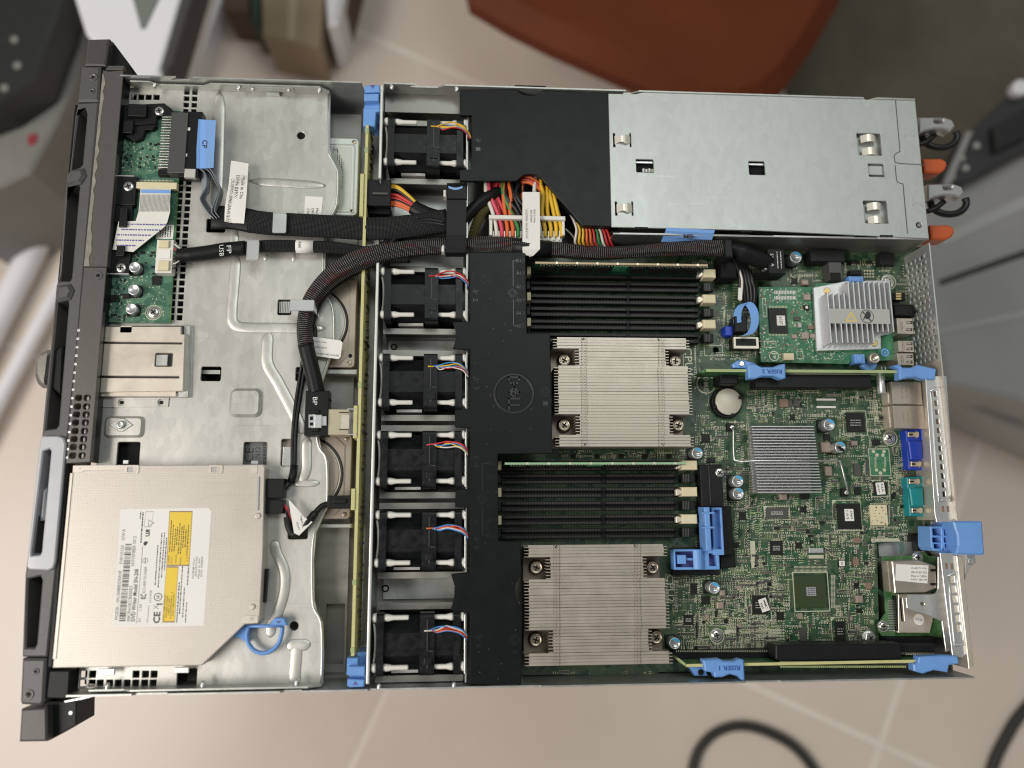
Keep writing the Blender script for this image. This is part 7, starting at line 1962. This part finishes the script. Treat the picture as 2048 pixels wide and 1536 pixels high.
lv = MB().pprism([(1816, 1189), (1864, 1189), (1872, 1186), (1876, 1178), (1876, 1114), (1890, 1112), (1905, 1300), (1892, 1304), (1884, 1243), (1852, 1229), (1822, 1221), (1814, 1216), (1812, 1196)], 26.5, 27.6, [pcirc(1845, 1208, 4, 27.6)], bev=.3)
lv.build('lever_plate', 'zinc_bright', mc)
# ---- blue rear latch
rl = thing('rear_release_latch', 'large blue plastic release latch sticking out of the rear edge', 'latch', W(1910, 1075, 5))
MB().pprism([(1907, 1043), (1962, 1042), (1965, 1044), (1970, 1108), (1966, 1110), (1912, 1109), (1916, 1090), (1915, 1070), (1910, 1056)], 20, 42, bev=1.2).build('thumb_pad', 'blue_plastic', rl)
MB().pprism([(1861, 1053), (1884, 1052), (1888, 1047), (1902, 1047), (1909, 1054), (1913, 1070), (1914, 1090), (1910, 1102), (1892, 1102), (1888, 1096), (1884, 1102), (1868, 1102), (1862, 1094)], 14, 30,
            [prr(1865, 1057, 1883, 1071, 30, .5, 2), prr(1888, 1057, 1909, 1071, 30, .5, 2), prr(1865, 1075, 1883, 1085, 30, .5, 2), prr(1888, 1075, 1910, 1085, 30, .5, 2), prr(1868, 1088, 1883, 1097, 30, .5, 2), prr(1890, 1088, 1908, 1097, 30, .5, 2)], bev=.5).build('rib_grid', 'blue_plastic', rl)
MB().pbox(1863, 1054, 1911, 1100, 14, 17).build('grid_floor', 'lettering_blue', rl)
MB().pbox(1834, 1070, 1858, 1102, 4, 12, bev=.5).build('latch_foot', 'black_plastic', rl)
MB().tube(smooth_path(PP((1862, 1046, 22), (1876, 1046, 22), (1879, 1050, 22), (1876, 1053, 22), (1862, 1053, 22)), 5), .7, 8).build('wire_spring', 'zinc_bright', rl)

# ---- silkscreen lettering and the mass of tiny parts
sk = MB(); zs = ZM + .05
ltext(sk, 'CPU1', 1377, 722, zs, 54, 15, -90); ltext(sk, 'CPU2', 1341, 1177, zs, 52, 14, -90)
for tx, x, y, l, h, r in (('PCH', 1501, 907, 17, 6, -90), ('BMC', 1676, 1222, 17, 7, -90), ('BMC_M', 1717, 1268, 26, 6, -90), ('LOM', 1750, 813, 18, 6, -90), ('NIC1', 1749, 785, 20, 5, -90), ('NIC4', 1754, 838, 20, 6, -90), ('VGA', 1805, 872, 15, 6, -90), ('COM', 1847, 1044, 14, 5, -90), ('CPLD', 1733, 1036, 18, 5, -90), ('SATA_A-D', 1478, 718, 36, 4.5, 180), ('SATA_B', 1435, 718, 30, 4.5, 180)):
    ltext(sk, tx, x, y, zs, l, h, r)
c = W(1412, 768, zs); rr_ = 19.5 * mmpp(1412, 768, zs)
ln = arc_pts(c.x, c.y, rr_, 40, 360, 40) + arc_pts(c.x, c.y, rr_ - 1.0, 360, 40, 40)
sk.prism(ln, zs, zs + .05)
strokes(sk, dell, c.x, c.y + .5, 4.6, -90, zs, zs + .08, .75)
def frame(a, b, c_, d): sk.prism(prr(a, b, c_, d, zs, .1, 1), zs - .06, zs + .02, [prr(a + .9, b + .9, c_ - .9, d - .9, zs, .1, 1)])
for q in ((1495, 896, 1506, 918), (1671, 1211, 1682, 1232), (1745, 800, 1756, 824), (1365, 690, 1393, 750), (1408, 690, 1446, 712), (1331, 1148, 1351, 1206)): frame(*q)
sk.build('silk_lettering', 'solder', mb, kind='stuff')

regions = [((1385, 775, 1812, 1300), 1.0), ((1450, 500, 1530, 720), .8), ((1575, 530, 1790, 575), .8), ((1110, 896, 1385, 922), 1.3), ((1315, 1145, 1560, 1302), 1.0), ((1386, 680, 1500, 778), .7), ((1050, 1334, 1312, 1348), .7), ((1780, 700, 1815, 780), .5), ((1370, 520, 1450, 690), .6), ((1790, 880, 1815, 1080), 1.0), ((1690, 520, 1850, 640), .8)]
r_ = random.Random(77)
pads, body, dark, brown, silk = MB(), MB(), MB(), MB(), MB()
def free(x, y, m_=0):
    if y > 1085 and x > 1748: return False
    if x > 1806 and y < 880 : return True
    return not any(a - m_ < x < c - 0 + m_ and b - m_ < y < d + m_ for a, b, c, d in busy)
def rect(m_, x, y, a, b, z0, z1):
    w = W(x, y, ZM); m_.box(w.x - a, w.y - b, w.x + a, w.y + b, z0, z1)
for (x0, y0, x1, y1), dens in regions:
    n = int((x1 - x0) * (y1 - y0) / 104 * dens)
    for _ in range(n):
        x, y = r_.uniform(x0, x1), r_.uniform(y0, y1)
        hz = r_.random() < .5; k = r_.choice((2, 3, 3, 4, 5, 6, 8, 10)); p_ = r_.choice((3.0, 3.2, 3.8, 4.6, 5.5))
        kind = r_.random()
        for i in range(k):
            xx, yy = (x + i * p_, y) if hz else (x, y + i * p_)
            if xx > x1 or yy > y1 or not free(xx, yy): continue
            if kind < .40:         # row of pads
                a, b = (.28, .62) if hz else (.62, .28)
                rect(pads, xx, yy, a, b, ZM - .02, ZM + .09)
            elif kind < .62:       # chip resistors: dark body, bright ends
                a, b = (.30, .34) if hz else (.34, .30)
                rect(dark if kind < .54 else brown, xx, yy, a, b, ZM, ZM + .42)
                for d in (-1, 1):
                    rect(pads, xx + (0 if hz else d * 1.6), yy + (d * 1.6 if hz else 0), .3, .3, ZM, ZM + .36)
            elif kind < .80:       # via dots
                rect(pads, xx, yy, .24, .24, ZM - .02, ZM + .06)
            elif kind < .9:        # traces
                L = 1.8
                rect(silk, xx, yy, (.14 if hz else L), (L if hz else .14), ZM - .02, ZM + .05)
            else:
                a, b = (.5, .8) if hz else (.8, .5)
                rect(body, xx, yy, a, b, ZM, ZM + .7)
                rect(pads, xx, yy, a * 1.25, b * 1.25, ZM, ZM + .2)
        if kind > .93 and free(x, y, 6) and x + 20 < x1 and y + 14 < y1:
            w_, h_ = r_.uniform(8, 20), r_.uniform(6, 14)
            for q in ((0, 0, w_, 1), (0, h_, w_, h_ + 1), (0, 0, 1, h_), (w_, 0, w_ + 1, h_)):
                a = W(x + q[0], y + q[1], ZM); b = W(x + q[2], y + q[3], ZM)
                silk.box(a.x, b.y, b.x, a.y, ZM - .02, ZM + .06)
for _ in range(150):                       # mid-sized parts: small-outline chips, diodes, tantalum capacitors
    x, y = r_.uniform(1388, 1808), r_.uniform(778, 1298)
    if not free(x, y, 5): continue
    a, b = r_.uniform(.9, 2.2), r_.uniform(.7, 1.5)
    if r_.random() < .5: a, b = b, a
    rect(r_.choice((dark, body, brown, dark)), x, y, a, b, ZM, ZM + r_.uniform(.7, 1.4))
    k = r_.choice((2, 3, 4))
    for i in range(k):
        for d in (-1, 1):
            t_ = (i + .5) / k * 2 - 1; w = W(x, y, ZM)
            pads.box(w.x + d * (a + .3) - .35, w.y + t_ * b - .18, w.x + d * (a + .3) + .35, w.y + t_ * b + .18, ZM, ZM + .2)
tr = MB()                                  # bundles of parallel traces with a 45 degree bend
for _ in range(130):
    x, y = r_.uniform(1388, 1800), r_.uniform(700, 1296)
    w = W(x, y, ZM); n = r_.randint(4, 9); a0 = r_.choice((0, 90, 180, 270)); b0_ = r_.choice((45, -45)); L1, L2, L3 = r_.uniform(3, 10), r_.uniform(2, 6), r_.uniform(3, 12)
    d1 = Vector((math.cos(math.radians(a0)), math.sin(math.radians(a0)))); d2 = Vector((math.cos(math.radians(a0 + b0_)), math.sin(math.radians(a0 + b0_))))
    nn = Vector((-d1.y, d1.x)); n2 = Vector((-d2.y, d2.x)); k2 = math.tan(math.radians(b0_ / 2))
    for i in range(n):
        o_ = i * .62
        p0 = w.xy + nn * o_; p1 = w.xy + d1 * (L1 - o_ * k2) + nn * o_; c_ = w.xy + d1 * L1
        p2 = c_ + d2 * (L2 - o_ * k2 * -1 * 0 ) + n2 * o_; p3 = p2 + d1 * L3
        for u, v in ((p0, p1), (p1, p2), (p2, p3)):
            if v.x > 348 or v.x < 190 or v.y > 212 or v.y < -88: continue
            d = (v - u); l = d.length
            if l < .2: continue
            d /= l; q = Vector((-d.y, d.x)) * .13
            tr.add([(*(u - q), ZM + .03), (*(v - q), ZM + .03), (*(v + q), ZM + .03), (*(u + q), ZM + .03)], [(0, 1, 2, 3)])
tr.build('trace', 'trace_green', mb, kind='stuff')
pads.build('solder_pad', 'solder', mb, kind='stuff'); body.build('small_component', 'chip_grey', mb, kind='stuff'); dark.build('resistor', 'chip_black', mb, kind='stuff')
brown.build('ceramic_capacitor', 'tan_part', mb, kind='stuff'); silk.build('silk_print', 'riser_edge', mb, kind='stuff')
# row of long pads next to riser 1, pale label strips on the board
k = MB()
for i in range(34):
    x = 1362 + i * 5.6 + (i // 2 % 2) * 2
    k.pbox(x, 1292, x + 2, 1299, ZM, ZM + .1); k.pbox(x + 1, 1283, x + 2, 1290, ZM, ZM + .1)
for i in range(14):
    for y in (1256, 1268): k.pbox(1510 + i * 2.2, y, 1511.3 + i * 2.2, y + 9, ZM, ZM + .3)
for i in range(5):
    for j in range(5): k.pbox(1541 + i * 6, 1258 + j * 6, 1545 + i * 6, 1261.5 + j * 6, ZM, ZM + .2)
k.build('pad_row', 'solder', mb, kind='stuff')
for i, q in enumerate(((1500, 1082, 1513, 1135), (1514, 1048, 1527, 1072), (1655, 1076, 1663, 1079), (1448, 1260, 1472, 1268), (1740, 1077, 1802, 1082), (1745, 1140, 1752, 1170), (1510, 862, 1512, 990))):
    pass
MB().pbox(1500, 1082, 1513, 1136, ZM, ZM + .12).build('board_label', 'solder', mb); MB().pbox(1742, 1077, 1800, 1083, ZM, ZM + .12).build('board_label', 'solder', mb); MB().pbox(1449, 1260, 1474, 1268, ZM, ZM + .12).build('board_label', 'solder', mb)
# floor of the chassis showing past the board edge
MB().pbox(1756, 1084, 1850, 1112, 0.1, 3.0).build('floor_plate', 'zinc', ch)
MB().pprism([(1320, 1350), (1760, 1348), (1760, 1360), (1320, 1362)], .1, 5).build('floor_ledge', 'zinc_dark', ch)
